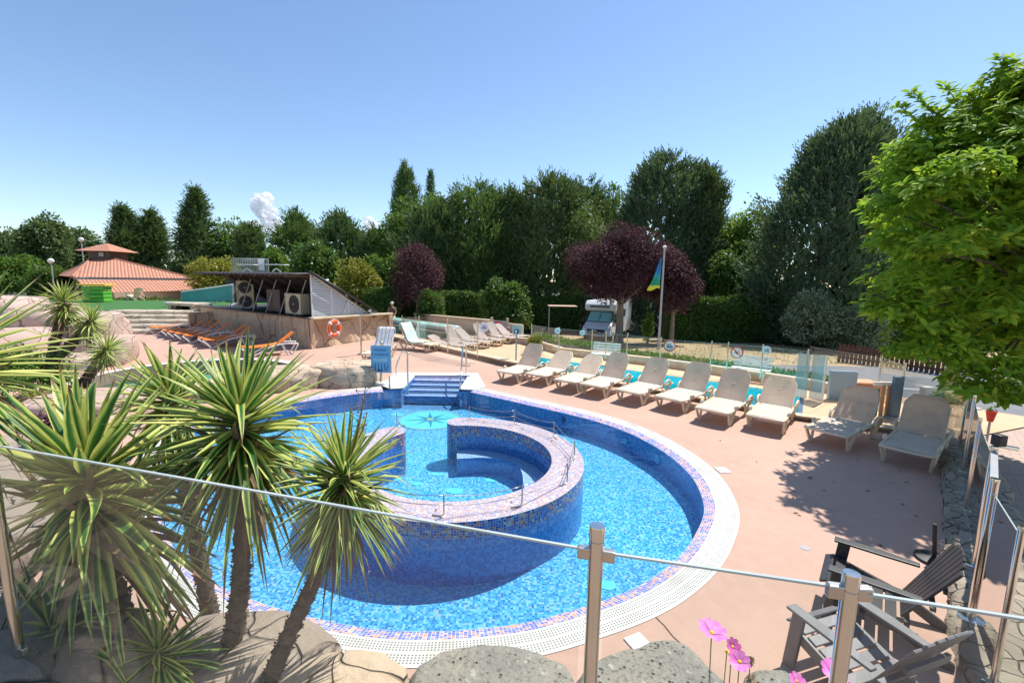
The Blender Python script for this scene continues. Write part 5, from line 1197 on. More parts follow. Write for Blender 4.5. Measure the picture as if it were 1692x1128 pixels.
# high railing platform with white tables behind the pump building
t = thing('roof_railing', 'glazed white railing with a small door standing beyond the pump building', 'railing'); Yq = 36
a = DP(384, 447, Yq); b = DP(444, 447, Yq); zt0 = DP(400, 427, Yq).z
mb = MB()
for f in np.linspace(0, 1, 22): p = a.lerp(b, f); mb.bar((p.x, p.y, a.z - .5), (p.x, p.y, zt0), .035)
mb.bar((a.x, Yq, zt0), (b.x, Yq, zt0), .07).bar((a.x, Yq, a.z), (b.x, Yq, a.z), .07); mb.build('railing_bars', 'screen_grey', t)
MB().bar((a.x, Yq + .05, (a.z + zt0) / 2), (b.x, Yq + .05, (a.z + zt0) / 2), .02, zt0 - a.z).build('glass', 'glass', t)
pd = DP(432, 437, Yq - .1); MB().box((pd.x, Yq - .1, pd.z), (.45, .06, .9)).build('door', 'white_plastic', t)
pb = DP(414, 447, Yq - 1); MB().box((-19.8 if False else pb.x, Yq + .2, (a.z - 3.2)), (3.6, 3.0, 5.4)).build('platform', 'dark_roof', t)
for xx, wd, lb in ((410, 1.3, 'flat white table top with curved legs on the raised platform, left one'), (458, 1.5, 'flat white table top on the raised platform, right one')):
    p = DP(xx, 437.5, Yq - .6); tt = thing('white_table', lb, 'table', (p.x, p.y, p.z)); MB().box((0, 0, 0), (wd, .8, .07)).build('table_top', 'white_plastic', tt, bevel=.02)
    MB().tube(catmull([(-.4, 0, -.55), (-.1, 0, -.3), (.3, 0, -.55)], 5), .06, 8).build('table_leg', 'white_plastic', tt, smooth=True)

# tiled pavilion
pv_ = thing('tiled_pavilion', 'low wide pavilion with terracotta tiled roof and a small tiled lantern on top', 'pavilion')
Pc = [DP(92, 441, 50), DP(119, 457.5, 41), DP(322, 459, 47), DP(300, 447, 62), DP(120, 436, 64)]
for p, z in zip(Pc, (2.6, 2.55, 2.55, 2.6, 2.6)): p.z = z
ap = [DP(150, 432, 50), DP(192, 430, 50), DP(200, 430, 55), DP(150, 430, 55)]; 
for p in ap: p.z = 4.45
def roof_face(a, b, c, d, name, par):
    mb = MB(); n = 6
    P = [Vector(a), Vector(b), Vector(c), Vector(d)]; mb.add(P, [(0, 1, 2, 3)]); w = (P[1] - P[0]).length; ux = (P[1] - P[0]).normalized()
    mb.uv = [((p - P[0]).dot(ux), ((p - P[0]) - ux * (p - P[0]).dot(ux)).length) for p in P]; return mb.build(name, 'roof_tiles', par, fixn=False)
roof_face(Pc[1], Pc[2], ap[1], ap[0], 'roof_slope', pv_); roof_face(Pc[0], Pc[1], ap[0], ap[3], 'roof_slope', pv_); roof_face(Pc[2], Pc[3], ap[2], ap[1], 'roof_slope', pv_); roof_face(Pc[3], Pc[4], ap[3], ap[2], 'roof_slope', pv_); roof_face(Pc[4], Pc[0], ap[3], ap[3] + Vector((.1, 0, 0)), 'roof_slope', pv_)
lo = [DP(126, 462, 41), DP(148, 483, 38.5), DP(346, 472, 45.5), DP(324, 460.5, 47)]; lo[0].z = 2.35; lo[3].z = 2.35; lo[1].z = 1.22; lo[2].z = 1.45
roof_face(lo[1], lo[2], lo[3], lo[0], 'lower_roof', pv_)
MB().bar(Pc[1] - Vector((0, -.1, .12)), Pc[2] - Vector((0, -.1, .12)), .1, .16).build('gutter', 'grey_metal', pv_)
ridge = MB()
for a, b in ((Pc[1], ap[0]), (Pc[2], ap[1]), (lo[2], lo[3]), (ap[0], ap[1])): ridge.tube([a, b], .13, 6)
ridge.build('ridge_tiles', 'roof_tiles', pv_)
bx = [lo[1] + Vector((1.2, 1, 0)), lo[2] + Vector((-1, 1, 0))]; MB().bar(bx[0] - Vector((0, 0, 1.6)), bx[1] - Vector((0, 0, 1.6)), .3, 3.2).build('wall', 'terrace_wall', pv_)
lc2 = DP(166, 425, 50); z0 = 4.45; mb = MB()
mb.box((lc2.x, 51, z0 + .4), (2.4, 2.4, .9)); mb.build('lantern_wall', 'brown_metal', pv_); MB().box((lc2.x + .35, 49.75, z0 + .5), (.5, .05, .4)).build('lantern_window', 'screen_grey', pv_)
e = 1.95; z1 = z0 + .85; apx = Vector((lc2.x, 51, z1 + .95)); cs = [Vector((lc2.x + sx * e, 51 + sy * e, z1)) for sx, sy in ((-1, -1), (1, -1), (1, 1), (-1, 1))]
for k in range(4): roof_face(cs[k], cs[(k + 1) % 4], apx, apx + Vector((.01, 0, 0)), 'lantern_roof', pv_)

# street lamps on the left
for (px, py, Y, lb) in ((134, 396, 52, 'globe street lamp rising behind the tiled pavilion'), (84, 431, 46, 'globe street lamp left of the tiled pavilion, in front of the trees')):
    p = DP(px, py, Y); t = thing('street_lamp', lb, 'street lamp', (p.x, p.y, gz(Y))); MB().cyl((0, 0, 0), (0, 0, p.z - gz(Y) - .2), .06, 8).build('pole', 'grey_metal', t); MB().lathe([(.05, -.28), (.22, -.15), (.28, 0), (.2, .18), (.01, .27)], (0, 0, p.z - gz(Y)), 16).build('globe', 'lamp_white', t, smooth=True)

# ------------------------------------------------------------------ boulders
def boulder(loc, sz, mat, label, seed, name='boulder', flat=.0, rz=0, sub=4, rough=.18, parent=None):
    bm = bmesh.new(); bmesh.ops.create_icosphere(bm, subdivisions=sub, radius=1)
    from mathutils import noise as mn
    for v in bm.verts:
        p = v.co.copy(); n = mn.fractal(p * 1.1 + Vector((seed * 7.3, seed, 0)), 1, 2, 5); n2 = mn.noise(p * 5 + Vector((seed, 0, 0)))
        # blocky: push towards a rounded box
        q = Vector([math.copysign(abs(c) ** .72, c) for c in p]); v.co = q * (1 + rough * n + .02 * n2)
        v.co = Vector((v.co.x * sz[0], v.co.y * sz[1], v.co.z * sz[2]))
        if flat and v.co.z > sz[2] * flat: v.co.z = sz[2] * flat + (v.co.z - sz[2] * flat) * .25
    me = bpy.data.meshes.new(name); bm.to_mesh(me); bm.free(); me.shade_smooth(); me.materials.append(MATS[mat])
    o = bpy.data.objects.new(name, me); COL.objects.link(o); o.location = loc; o.rotation_euler = (0, 0, rz); tag(o, label, 'rock'); return o
boulder((-4.75, 12.6, .15), (.95, .75, .62), 'tan_rock', 'cracked tan boulder between the spa basin and the blue notice board', 1, flat=.6)
boulder((-6.3, 12.0, .12), (1.05, .75, .55), 'tan_rock', 'long tan boulder left of the cracked one, touching the spa basin', 2, flat=.6, rz=.3)
boulder((-7.6, 10.9, .0), (1.1, .7, .5), 'tan_rock', 'low tan rock slab behind the yucca leaves at the pool edge', 3, flat=.6, rz=.2)
boulder((-8.9, 9.3, .1), (1.2, .9, .55), 'pink_rock', 'broad pink rock slab in front of the spa basin at the left', 4, flat=.5)
for i, (x, y, z, a, b, c, m, lb) in enumerate([
    (-16.8, 14.6, 1.45, 1.2, 1.2, 1.05, 'pink_rock', 'highest rounded pink rock at the left edge of the photo'),
    (-15.6, 14.8, 1.25, 1.0, 1.1, 1.0, 'pink_rock', 'rounded pink rock right of the highest one'),
    (-14.6, 15.2, 1.0, 1.1, 1.1, .95, 'pink_rock', 'rounded pink rock behind the small three-headed yucca'),
    (-15.2, 13.7, .6, 1.7, 1.1, .95, 'pink_rock', 'wide cracked pink rock face below the rounded tops'),
    (-13.8, 14.7, .35, 1.0, 1.0, .8, 'pink_rock', 'cracked pink rock at the right end of the rock bank'),
    (-13.3, 13.1, .15, 1.1, .8, .55, 'pink_rock', 'sloping cracked pink slab at the foot of the rock bank'),
    (-8.6, 8.6, .02, .9, .7, .22, 'pink_rock', 'pale flat stone beside the dry brush at left'),
    (-7.6, 5.9, .1, 1.7, 1.2, .42, 'ledge_rock', 'pale rock shelf hidden behind the big yucca crown'),
    (-5.9, 4.2, .15, 1.3, 1.0, .45, 'ledge_rock', 'pale rock under the yuccas at the pool rim'),
    ]): boulder((x, y, z), (a, b, c), m, lb, 10 + i, rz=i * .5, flat=.62)
# foreground rocks
boulder((-.05, 1.98, .575), (.50, .42, .46), 'grey_rock', 'grey lichen-spotted boulder in the foreground left of the steel post', 31, sub=5, rough=.12, flat=.75)
boulder((.74, 2.03, .54), (.52, .40, .44), 'grey_rock', 'grey boulder directly behind the foreground steel post', 32, sub=5, rough=.12, flat=.75, rz=.4)
boulder((1.55, 1.86, .50), (.48, .42, .46), 'grey_rock', 'grey boulder behind the pink flowers at the bottom edge', 33, sub=5, rough=.14, flat=.75, rz=1.1)
boulder((-.95, 2.15, .42), (.42, .4, .42), 'tan_rock', 'small tan rock at the bottom edge between yucca trunk and grey boulder', 34, sub=5, flat=.7)
boulder((-1.75, 2.3, .34), (.75, .6, .50), 'ledge_rock', 'smooth pale rock under the leaning yucca trunk', 35, sub=5, rough=.1, flat=.7)
boulder((-2.85, 2.0, .50), (.95, .6, .80), 'ledge_rock', 'large rock in shade right behind the biggest yucca crown', 36, sub=5, rough=.14, flat=.8)
struct(MB().add([(-5, 1.0, .82), (5, .6, .82), (3.2, 1.75, .82), (-4.5, 2.2, .82), (-4.5, 2.2, -.3), (3.2, 1.75, -.3)], [(0, 1, 2, 3), (3, 2, 5, 4)]).build('terrace_ledge', 'soil', fixn=False))
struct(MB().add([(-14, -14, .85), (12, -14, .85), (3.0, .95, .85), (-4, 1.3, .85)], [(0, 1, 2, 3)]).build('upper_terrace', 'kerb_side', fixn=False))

# ------------------------------------------------------------------ yuccas
def var_leaf():
    m, nt, out = new_mat('yucca_leaf'); uv = uv_vec(nt); sp = N(nt, 'ShaderNodeSeparateXYZ'); L(nt, uv, sp.inputs[0])
    g = N(nt, 'ShaderNodeNewGeometry'); e = math_n(nt, 'ABSOLUTE', math_n(nt, 'SUBTRACT', sp.outputs[0], .5))
    n = noise(nt, uv, 3, 2); mp = N(nt, 'ShaderNodeMapping'); mp.inputs['Scale'].default_value = (22, .7, 1); L(nt, uv, mp.inputs[0]); st = noise(nt, mp.outputs[0], 1, 2)
    e2 = math_n(nt, 'ADD', e, math_n(nt, 'MULTIPLY', math_n(nt, 'SUBTRACT', st.outputs[0], .5), .22))
    e3 = math_n(nt, 'ADD', e2, math_n(nt, 'MULTIPLY', math_n(nt, 'SUBTRACT', g.outputs['Random Per Island'], .5), .22))
    c = ramp(nt, e3, [(.08, (.04, .14, .03)), (.19, (.12, .27, .05)), (.29, (.50, .55, .12)), (.5, (.74, .70, .22))])
    tip = ramp(nt, math_n(nt, 'ADD', sp.outputs[1], math_n(nt, 'MULTIPLY', g.outputs['Random Per Island'], .10)), [(.93, (0, 0, 0)), (1, (1, 1, 1))]); c = mix(nt, tip, c, (.25, .12, .05))
    b = N(nt, 'ShaderNodeBsdfPrincipled'); L(nt, c, b.inputs['Base Color']); b.inputs['Roughness'].default_value = .38; bump(nt, b, st.outputs[0], .002)
    t = N(nt, 'ShaderNodeBsdfTranslucent'); L(nt, c, t.inputs[0]); mx = N(nt, 'ShaderNodeMixShader'); mx.inputs[0].default_value = .3
    L(nt, b.outputs[0], mx.inputs[1]); L(nt, t.outputs[0], mx.inputs[2]); L(nt, mx.outputs[0], out.inputs[0]); MATS['yucca_leaf'] = m
var_leaf()
simple('dead_leaf', (.22, .15, .08), (.13, .09, .05), 7, .9)
def GLY(x): return n0.y + (n1.y - n0.y) * (x - n0.x) / (n1.x - n0.x)
def yucca_head(mb, c, axis, n, ln, wd, seed, lo=-.75, droop=.25, wo=Vector((0, 0, 0))):
    """strap leaves in a rosette round the axis; uv across and along each leaf"""
    r_ = np.random.default_rng(seed); c = Vector(c); ax = Vector(axis).normalized(); e1 = ax.orthogonal().normalized(); e2 = ax.cross(e1)
    for k in range(n):
        f = (k + .5) / n; el = math.asin(max(-1, min(1, lo + (1 - lo) * (1 - f) ** 1.15))) if True else 0
        az = k * 2.39996 + r_.normal() * .15; el += r_.normal() * .09
        out = (e1 * math.cos(az) + e2 * math.sin(az)); d = (out * math.cos(el) + ax * math.sin(el)).normalized()
        l = ln * r_.uniform(.8, 1.12) * (.75 + .25 * math.cos(el)) ; w = wd * r_.uniform(.85, 1.15)
        p = c + ax * (.13 * (1 - f) - .16 * f) * (ln / .55) + out * .02
        tip = p + wo + d * l      # keep the leaves behind the glass of the balustrade
        if (c + wo).y < 4:
            lim = GLY(tip.x) + .06; py_ = (p + wo).y
            if py_ < lim: continue
            if tip.y < lim: l *= max(.3, (py_ - lim) / (py_ - tip.y))
        side = d.cross(ax)
        side = side.normalized() if side.length > .05 else e1
        up = side.cross(d).normalized(); o = len(mb.v); segs = 6; dr = droop * r_.uniform(.2, 2.2) * (1.2 - el); kink = r_.uniform(.45, .8) if r_.random() < .14 else 9; swy = r_.normal() * .10
        for s in range(segs + 1):
            q = s / segs; ww = w * (.55 + 1.5 * q) if q < .3 else w * (1.0 - ((q - .3) / .7) ** 1.6) ; ww = max(ww, .0008)
            if q < .3: ww = w * (.62 + .38 * q / .3)
            pos = p + d * (l * q) + Vector((0, 0, -1)) * (l * dr * q * q * .35 + (max(0, q - kink) * l * .9)) + side * (swy * l * q * q)
            fold = ww * .30
            mb.v += [tuple(pos - side * ww / 2 + up * fold * .6), tuple(pos - up * fold * .4), tuple(pos + side * ww / 2 + up * fold * .6)]
            mb.uv += [(0, q), (.5, q), (1, q)]
        for s in range(segs):
            a = o + s * 3; mb.f += [(a, a + 1, a + 4, a + 3), (a + 1, a + 2, a + 5, a + 4)]
def yucca(label, base, heads, name='yucca', tr=.052, mat='yucca_leaf', extra=None, skirt=True):
    """heads: (centre, axis, n leaves, leaf length, leaf width); trunk from the base to each head"""
    base = Vector(base); t = thing(name, label, 'yucca', base)
    for i, (c, ax, n, ln, wd, via) in enumerate(heads):
        c = Vector(c) - base; mb = MB(); mb.uv = []; yucca_head(mb, c, ax, n, ln, wd, i * 11 + int(abs(base.x) * 100), wo=base); mb.build('crown', mat, t, fixn=False, smooth=True)
        pts = [Vector((0, 0, 0)) + Vector((i * .07, 0, 0)) if i else Vector((0, 0, 0))] + [Vector(v) - base for v in via] + [c]
        cp = catmull(pts, 16); mb = MB(); rr = []
        for k, p in enumerate(cp): rr.append(tr * (1.15 - .4 * k / len(cp)) * (1 + .13 * math.sin(k * 2.9)))
        mb.tube(cp, rr, 10)
        r_ = np.random.default_rng(i + 5)
        for k in range(int(420 * (cp[-1] - cp[0]).length / 1.0)):      # old leaf bases
            j = r_.integers(0, len(cp) - 1); p = cp[j].lerp(cp[j + 1], r_.random()); tt = (cp[j + 1] - cp[j]).normalized(); a = r_.uniform(0, 6.28); e1 = tt.orthogonal().normalized(); o_ = (e1 * math.cos(a) + tt.cross(e1) * math.sin(a)); s_1 = tt.cross(o_)
            q = p + o_ * rr[j] * .9; L_ = tr * r_.uniform(.3, .6); mb.add([q - s_1 * L_ * .7, q + s_1 * L_ * .7, q + o_ * L_ * .8 + tt * L_ * .2], [(0, 1, 2)])
        mb.build('trunk', 'yucca_bark', t, smooth=True, fixn=False)
        if skirt:
            mb = MB(); mb.uv = []; yucca_head(mb, c - Vector(ax).normalized() * ln * .34, ax, n // 3, ln * .75, wd * .8, i + 77, lo=-.99, droop=.9, wo=base)
            mb2 = MB(); mb2.uv = []; mb2.v = mb.v; mb2.f = mb.f; mb2.uv = mb.uv; mb2.build('dead_leaves', 'dead_leaf', t, fixn=False)
    return t
h1 = DP(146, 815, 2.25); h1b = DP(397, 712, 2.6); h3 = DP(568, 800, 2.42); h4 = DP(280, 668, 3.1); h5 = DP(-75, 610, 2.35)
b3 = Vector((-1.35, 1.95, .55))
yucca('biggest variegated yucca crown at lower left, in front of the shaded rock', (h1.x + .1, 2.3, .6), [(h1, (0.02, -.05, 1), 165, .70, .066, [(h1.x + .08, 2.28, 1.1)])])
yucca('variegated yucca with a drooping leaf skirt between the biggest crown and the leaning one', (-1.75, 2.5, .5), [(h1b, (.02, 0, 1), 165, .60, .050, [(-1.65, 2.55, 1.2)])])
yucca('young low yucca rosette at the foot of the biggest crown, in shade', (DP(95, 1075, 2.1).x, 2.15, .6), [(DP(95, 1060, 2.1), (0, -.1, 1), 70, .48, .05, [(DP(95, 1070, 2.1).x, 2.13, .7)])], skirt=False)
yucca('short yucca rosette between the trunks at the bottom edge', (DP(262, 1090, 2.2).x, 2.25, .6), [(DP(262, 1085, 2.2), (0, -.1, 1), 60, .34, .034, [(DP(262, 1090, 2.2).x, 2.23, .7)])], skirt=False)
yucca('leaning yucca in front of the pool with a slanting bare trunk', b3, [(h3, (.10, -.05, 1), 180, .43, .031, [(-1.18, 2.1, 1.05), (-1.0, 2.28, 1.5)])], tr=.042)
yucca('upright green-leaved yucca behind the biggest crown, in front of the orange loungers', (h4.x + .1, 3.2, .3), [(h4, (.02, 0, 1), 100, .46, .046, [(h4.x + .05, 3.15, 1.2)])])
yucca('yucca whose long leaves reach in from the left edge of the photo', (h5.x - .1, 2.5, .5), [(h5, (.15, 0, 1), 110, .62, .042, [(h5.x - .05, 2.4, 1.4)])])
sb = G(96, 645, .15)
def yh(px, py, Y): return DP(px, py, Y)
yucca('small three-headed yucca growing from the pink rocks at left', (sb.x, sb.y, .1), [(yh(106, 503, sb.y), (0, 0, 1), 130, .62, .045, [(sb.x - .05, sb.y, .9)]), (yh(150, 533, sb.y), (.3, 0, 1), 100, .50, .04, [(sb.x + .0, sb.y, .9), (sb.x + .3, sb.y, 1.15)]), (yh(175, 580, sb.y - .2), (.5, -.1, .8), 100, .50, .04, [(sb.x + .45, sb.y, .15), (sb.x + .8, sb.y, .55)])], tr=.11)
# dried flower stalk of the leaning yucca
mb = MB(); tp = DP(604, 640, 2.55); a = h3 + Vector((.03, 0, .1)); st = catmull([tuple(a), tuple(a.lerp(tp, .5) + Vector((.01, 0, 0))), tuple(tp)], 6); mb.tube(st, [.008 * (1 - .7 * k / len(st)) for k in range(len(st))], 6)
for k in range(26):
    p = a.lerp(tp, .35 + .62 * (k / 26)); ang = k * 2.4; q = p + Vector((math.cos(ang) * .045, math.sin(ang) * .045, .03 - .02 * (k % 3))); mb.tube([p, q], .0018, 4); mb.box(q, (.006, .006, .014))
o = mb.build('flower_stalk', 'dead_leaf'); tag(o, 'thin dried flower stalk standing above the leaning yucca, in front of the water', 'flower stalk')

# low greenery at the left
def shrub(label, c, r, n, leaf, mat, name='shrub', group=None, **kw):
    c = Vector(c); t = thing(name, label, 'shrub', (c.x, c.y, c.z), 0, group); V, Q = broad_crown((0, 0, r[2]), r, n, leaf, **kw); np_mesh('foliage', V, Q, mat, t)
    mb = MB()
    for k in range(5): a = k * 1.25; mb.tube([(.03 * math.cos(a), .03 * math.sin(a), -.1), (r[0] * .5 * math.cos(a), r[1] * .5 * math.sin(a), r[2] * 1.2)], [.03, .01], 5)
    mb.build('stem', 'bark', t); return t
shrub('glossy green shrub at the left edge below the pink rocks', (-11.2, 10.2, .1), (1.0, .8, .62), 5000, .085, 'fo_shrub')
shrub('tangle of dry weeds and seedlings at the foot of the small yucca', (-9.9, 9.6, .05), (1.0, .7, .2), 1500, .10, 'fo_yellow', aspect=.2)
shrub('dark purple leaved plant between the yucca leaves at left', (-6.9, 6.6, .3), (.4, .35, .3), 900, .09, 'fo_purple')

# ------------------------------------------------------------------ cosmos flowers
simple('petal_pink', (.62, .10, .42), (.75, .25, .58), 40, .6); simple('petal_deep', (.55, .04, .28), (.65, .12, .4), 40, .6); simple('stem_green', (.12, .16, .05), None, 9, .7)
def cosmos(px, py, Y, r, mat, label, tilt=(0, .5), bx=0):
    c = DP(px, py, Y); base = Vector((c.x + bx, Y + .02, .9)); t = thing('cosmos_flower', label, 'flower', base, 0, 'pink flowers in front of the grey boulders'); c = c - base
    ax = Vector((tilt[0], -tilt[1], 1)).normalized(); e1 = ax.orthogonal().normalized(); e2 = ax.cross(e1)
    for k in range(8):
        a = k * math.pi / 4; o_ = e1 * math.cos(a) + e2 * math.sin(a); s1 = ax.cross(o_); mb = MB()
        mb.grid(lambda i, j: c + o_ * (r * (.12 + .88 * j / 4)) + s1 * ((i - 1) * r * [.08, .2, .28, .3, .17][j]) + ax * (r * (.35 * (j / 4) ** .7 + (.05 if i != 1 else 0) + .02 * math.sin(k * 2))), 3, 5)
        mb.build('petal', mat, t, smooth=True, fixn=False)
    MB().lathe([(.001, 0), (r * .2, r * .03), (r * .17, r * .14), (.001, r * .2)], c, 10).build('centre', 'yellow', t, smooth=True)
    MB().tube(catmull([(0, 0, 0), tuple(c * .5 + Vector((.01, 0, 0))), tuple(c - ax * r * .05)], 6), .0016, 6).build('stem', 'stem_green', t, smooth=True)
cosmos(1176, 1046, 1.22, .042, 'petal_pink', 'tallest pink cosmos flower, seen from the side above the boulders', (.1, .1), .02)
cosmos(1210, 1068, 1.28, .026, 'petal_deep', 'small deep pink cosmos flower right below the tallest one', (.3, .9))
cosmos(1222, 1093, 1.2, .030, 'petal_pink', 'pink cosmos flower beside the withered brown heads', (-.3, .5))
cosmos(1375, 1112, 1.1, .034, 'petal_pink', 'pink cosmos flower cut by the bottom edge, left of the second steel post', (.1, .5))
cosmos(1316, 1125, 1.1, .022, 'petal_pink', 'tiny pink cosmos bloom at the bottom edge over the grey boulder', (.1, .5))
for k, (px, py, lb) in enumerate(((1240, 1092, 'withered brown seed head among the pink flowers'), (1242, 1122, 'low withered brown seed head at the bottom edge'), (1201, 1076, 'small yellow flower bud beside the deep pink bloom'))):
    c = DP(px, py, 1.22); t = thing('seed_head', lb, 'flower', (c.x, c.y, .9)); c = c - Vector((c.x, c.y, .9)); MB().tube([(0, 0, 0), tuple(c)], .0015, 5).build('stem', 'stem_green', t); mb = MB()
    for q in range(14 if k < 2 else 6): d = Vector(rng.normal(size=3)).normalized(); mb.bar(c, c + d * (.016 if k < 2 else .008), .006, .002)
    mb.build('head', 'dead_leaf' if k < 2 else 'yellow', t)

# ------------------------------------------------------------------ right side: road furniture, planters, picket fence
def RG(px, py, z): return G(px, py, z)
p = RG(1599 - 6, 668, RZ); t = thing('bollard_lamp', 'brown wooden bollard lamp with a white domed top beside the road', 'bollard', RG(1563, 668, -.3)); MB().box((0, 0, .45), (.28, .28, .9)).build('post', 'wood_brown', t, bevel=.01)
t.children[0].data.materials[0] = MATS['kerb_side']; MB().lathe([(.14, .9), (.14, 1.05)], n=16).build('light_ring', 'glass_edge', t); MB().lathe([(.17, 1.05), (.16, 1.1), (.08, 1.15), (.01, 1.16)], n=20).build('dome', 'lamp_white', t, smooth=True)
b = RG(1476, 690, TZ); tp = DP(1483, 622, b.y); t = thing('display_board', 'tall narrow dark blue panel standing by the fence post', 'panel', b); MB().box((0, 0, (tp.z - b.z) / 2), (.22, .1, tp.z - b.z)).build('board', 'blue_panel', t, bevel=.006); MB().box((0, 0, .02), (.4, .3, .04)).build('base', 'grey_metal', t)
p = RG(1428, 664, TZ); t = thing('orange_case', 'orange slatted crate standing behind the half-shaded lounger', 'crate', (p.x + .2, p.y + .5, TZ), R(-10)); mb = MB()
MB().box((0, 0, .23), (.8, .6, .46)).build('box', 'orange_crate' if 'orange_crate' in MATS else simple('orange_crate', (.72, .34, .18), (.62, .28, .14), 4, .7), t, bevel=.015)
for k in range(3): mb.box((0, -.31, .10 + k * .14), (.8, .03, .08))
mb.build('slat', 'orange_crate', t); MB().box((.0, 0, .48), (.84, .64, .04)).build('lid', 'orange_crate', t)
p = RG(1405, 664, TZ); t = thing('blue_box', 'pale blue folded panel leaning behind the half-shaded lounger', 'box', (p.x - .1, p.y + .25, TZ), R(-8)); MB().box((0, 0, .42), (.7, .12, .84)).build('board', 'pale_blue', t, bevel=.01)
p = RG(1462, 688, TZ); t = thing('wooden_rack', 'small wooden plank rack with green sheet between the shaded loungers', 'rack', (p.x, p.y, TZ)); mb = MB()
for k in range(3): mb.box((-.12 + k * .14, 0, .4), (.08, .03, .8))
mb.build('plank', 'cedar_wood', t); MB().box((-.3, 0.02, .36), (.2, .03, .7)).build('green_sheet', 'deep_green', t); MB().box((-.05, .03, .83), (.6, .06, .1)).build('white_board', 'white_trim', t)
t = thing('white_marker', 'short pale stone marker block at the edge of the road', 'marker', RG(1529, 660, RZ)); MB().box((0, 0, .2), (.28, .2, .4)).build('block', 'white_trim', t, bevel=.01)
p = RG(1557, 705, -.28); t = thing('planter', 'pale stone planter with leafy green plants beside the road', 'planter', (p.x + .1, p.y + .1, -.28), R(40)); MB().box((0, 0, .25), (.75, .4, .5)).build('box', 'kerb_stone', t, bevel=.02)
V, Q = broad_crown((0, 0, .65), (.42, .28, .22), 700, .11, lumps=14, lump_r=.45); np_mesh('plant', V, Q, 'fo_shrub', t)
p = RG(1575, 700, -.28); t = thing('flower_pot', 'red flower pot on a white table beside the leafy planter', 'flower pot', (p.x + .15, p.y + .1, .2)); MB().lathe([(.12, 0), (.17, .2), (.18, .22), (.001, .2)]).build('pot', 'red', t); 
t = thing('white_table', 'white table top holding the red flower pot outside the side fence', 'table', (p.x + .1, p.y, -.28)); MB().box((0, 0, .44), (.55, .5, .04)).build('table_top', 'white_plastic', t); MB().box((0, 0, .21), (.35, .3, .42)).build('leg', 'kerb_stone', t)
p = RG(1630, 730, -.28); t = thing('flower_pot', 'bright red cup-shaped pot hanging outside the side fence', 'flower pot', (p.x, p.y, .18)); MB().lathe([(.05, 0), (.085, .2), (.095, .22), (.08, .2), (.001, .1)]).build('pot', 'red', t); V, Q = broad_crown((0, 0, .3), (.1, .1, .06), 60, .05, lumps=5); np_mesh('plant', V, Q, 'fo_shrub', t)
MB().bar((0, 0, -.45), (0, 0, 0), .03).build('bracket', 'grey_metal', t)
# picket fence
pa = GT(1385, 598); pbb = GT(1575, 624); d = (pbb - pa); lf = d.length; u = d.normalized(); t = thing('picket_fence', 'brown wooden picket fence along the far side of the road', 'fence', pa)
nP = int(lf / .16); nP = min(nP, 95)
for k in range(nP):
    q = u * (lf * k / (nP - 1)); MB().prism_axis([q + u * -.05, q + u * .05, q + u * .05 + Vector((0, 0, .82)), q + Vector((0, 0, .9)), q + u * -.05 + Vector((0, 0, .82))], (0, 0, 0), (.02, -.03, 0)).build('picket', 'wood_brown', t)
for z in (.25, .65): MB().bar(Vector((0, .03, z)), d + Vector((0, .03, z)), .05, .09).build('rail', 'wood_brown', t)
# white-red road barrier post behind the tree
p = RG(1568, 625, RZ); t = thing('marker_post', 'thin white and red striped post at the end of the picket fence', 'post', p); MB().cyl((0, 0, 0), (0, 0, 1.0), .03, 8).build('pole', 'white_plastic', t)
for k in range(3): MB().cyl((0, 0, .9 + k * .2), (.1, 0, 1.05 + k * .2), .06, 8).build('band', 'red' if k % 2 else 'white_plastic', t)

# ------------------------------------------------------------------ flag pole, motor home
fb = DP(1090, 540, 25.5); fb.z = gz(25.5); ftp = DP(1098, 410, fb.y); t = thing('flagpole', 'tall pale flagpole with a white cap between the purple tree and the glass fence', 'flagpole', fb); hh = ftp.z - fb.z
smooth_by_angle(MB().tube([(0, 0, 0), (0, 0, hh)], [.07, .05], 14).build('pole', 'screen_grey', t)); smooth_by_angle(MB().lathe([(.07, hh), (.11, hh + .02), (.11, hh + .1), (.03, hh + .15)]).build('cap', 'white_plastic', t)); MB().bar((.05, 0, hh - 2.1), (-.5, 0, hh - 2.1), .012).build('halyard_arm', 'grey_metal', t)
ft = DP(1094, 427, fb.y); fl = DP(1073, 476, fb.y); mb = MB(); o0_ = Vector((ft.x - .03, fb.y, fl.z - .02)); hf = ft.z - fl.z
def ff_(i, j):
    v = j / 14; w = .66 * (1 - v) ** 1.2 + .05; x = -i / 8 * w; return (x, .10 * math.sin(i * 1.1 + j * .5) * (i / 8), v * hf - .0 + (-.10 * (i / 8) * (1 - v) + .06 * math.sin(i * .8) * (1 - v)))
mb.grid(ff_, 9, 15); o = mb.build('flag', 'flag_cloth', smooth=True, fixn=False); o.location = o0_; s = o.modifiers.new('s', 'SOLIDIFY'); s.thickness = .01; tag(o, 'limp flag in blue, green and yellow hanging from the flagpole', 'flag')
MATS['flag_cloth'].node_tree.nodes  # colours follow the height of the cloth

vf = Vector((DP(986, 520, 31.0).x, 31.0, gz(31) - .05)); VM = thing('motorhome', 'white motorhome with sunshade in its windscreen parked under the purple tree', 'motorhome', vf, R(-26))
def hull(sections, name, mat, parent, bev=.04, smooth=False):
    mb = MB(); n = len(sections[0]); o = 0
    for s_ in sections: mb.v += [tuple(p) for p in s_]
    for i in range(len(sections) - 1):
        for k in range(n): mb.f.append((i * n + k, i * n + (k + 1) % n, (i + 1) * n + (k + 1) % n, (i + 1) * n + k))
    mb.f += [tuple(reversed(range(n))), tuple(range((len(sections) - 1) * n, len(sections) * n))]
    return mb.build(name, mat, parent, bevel=bev)
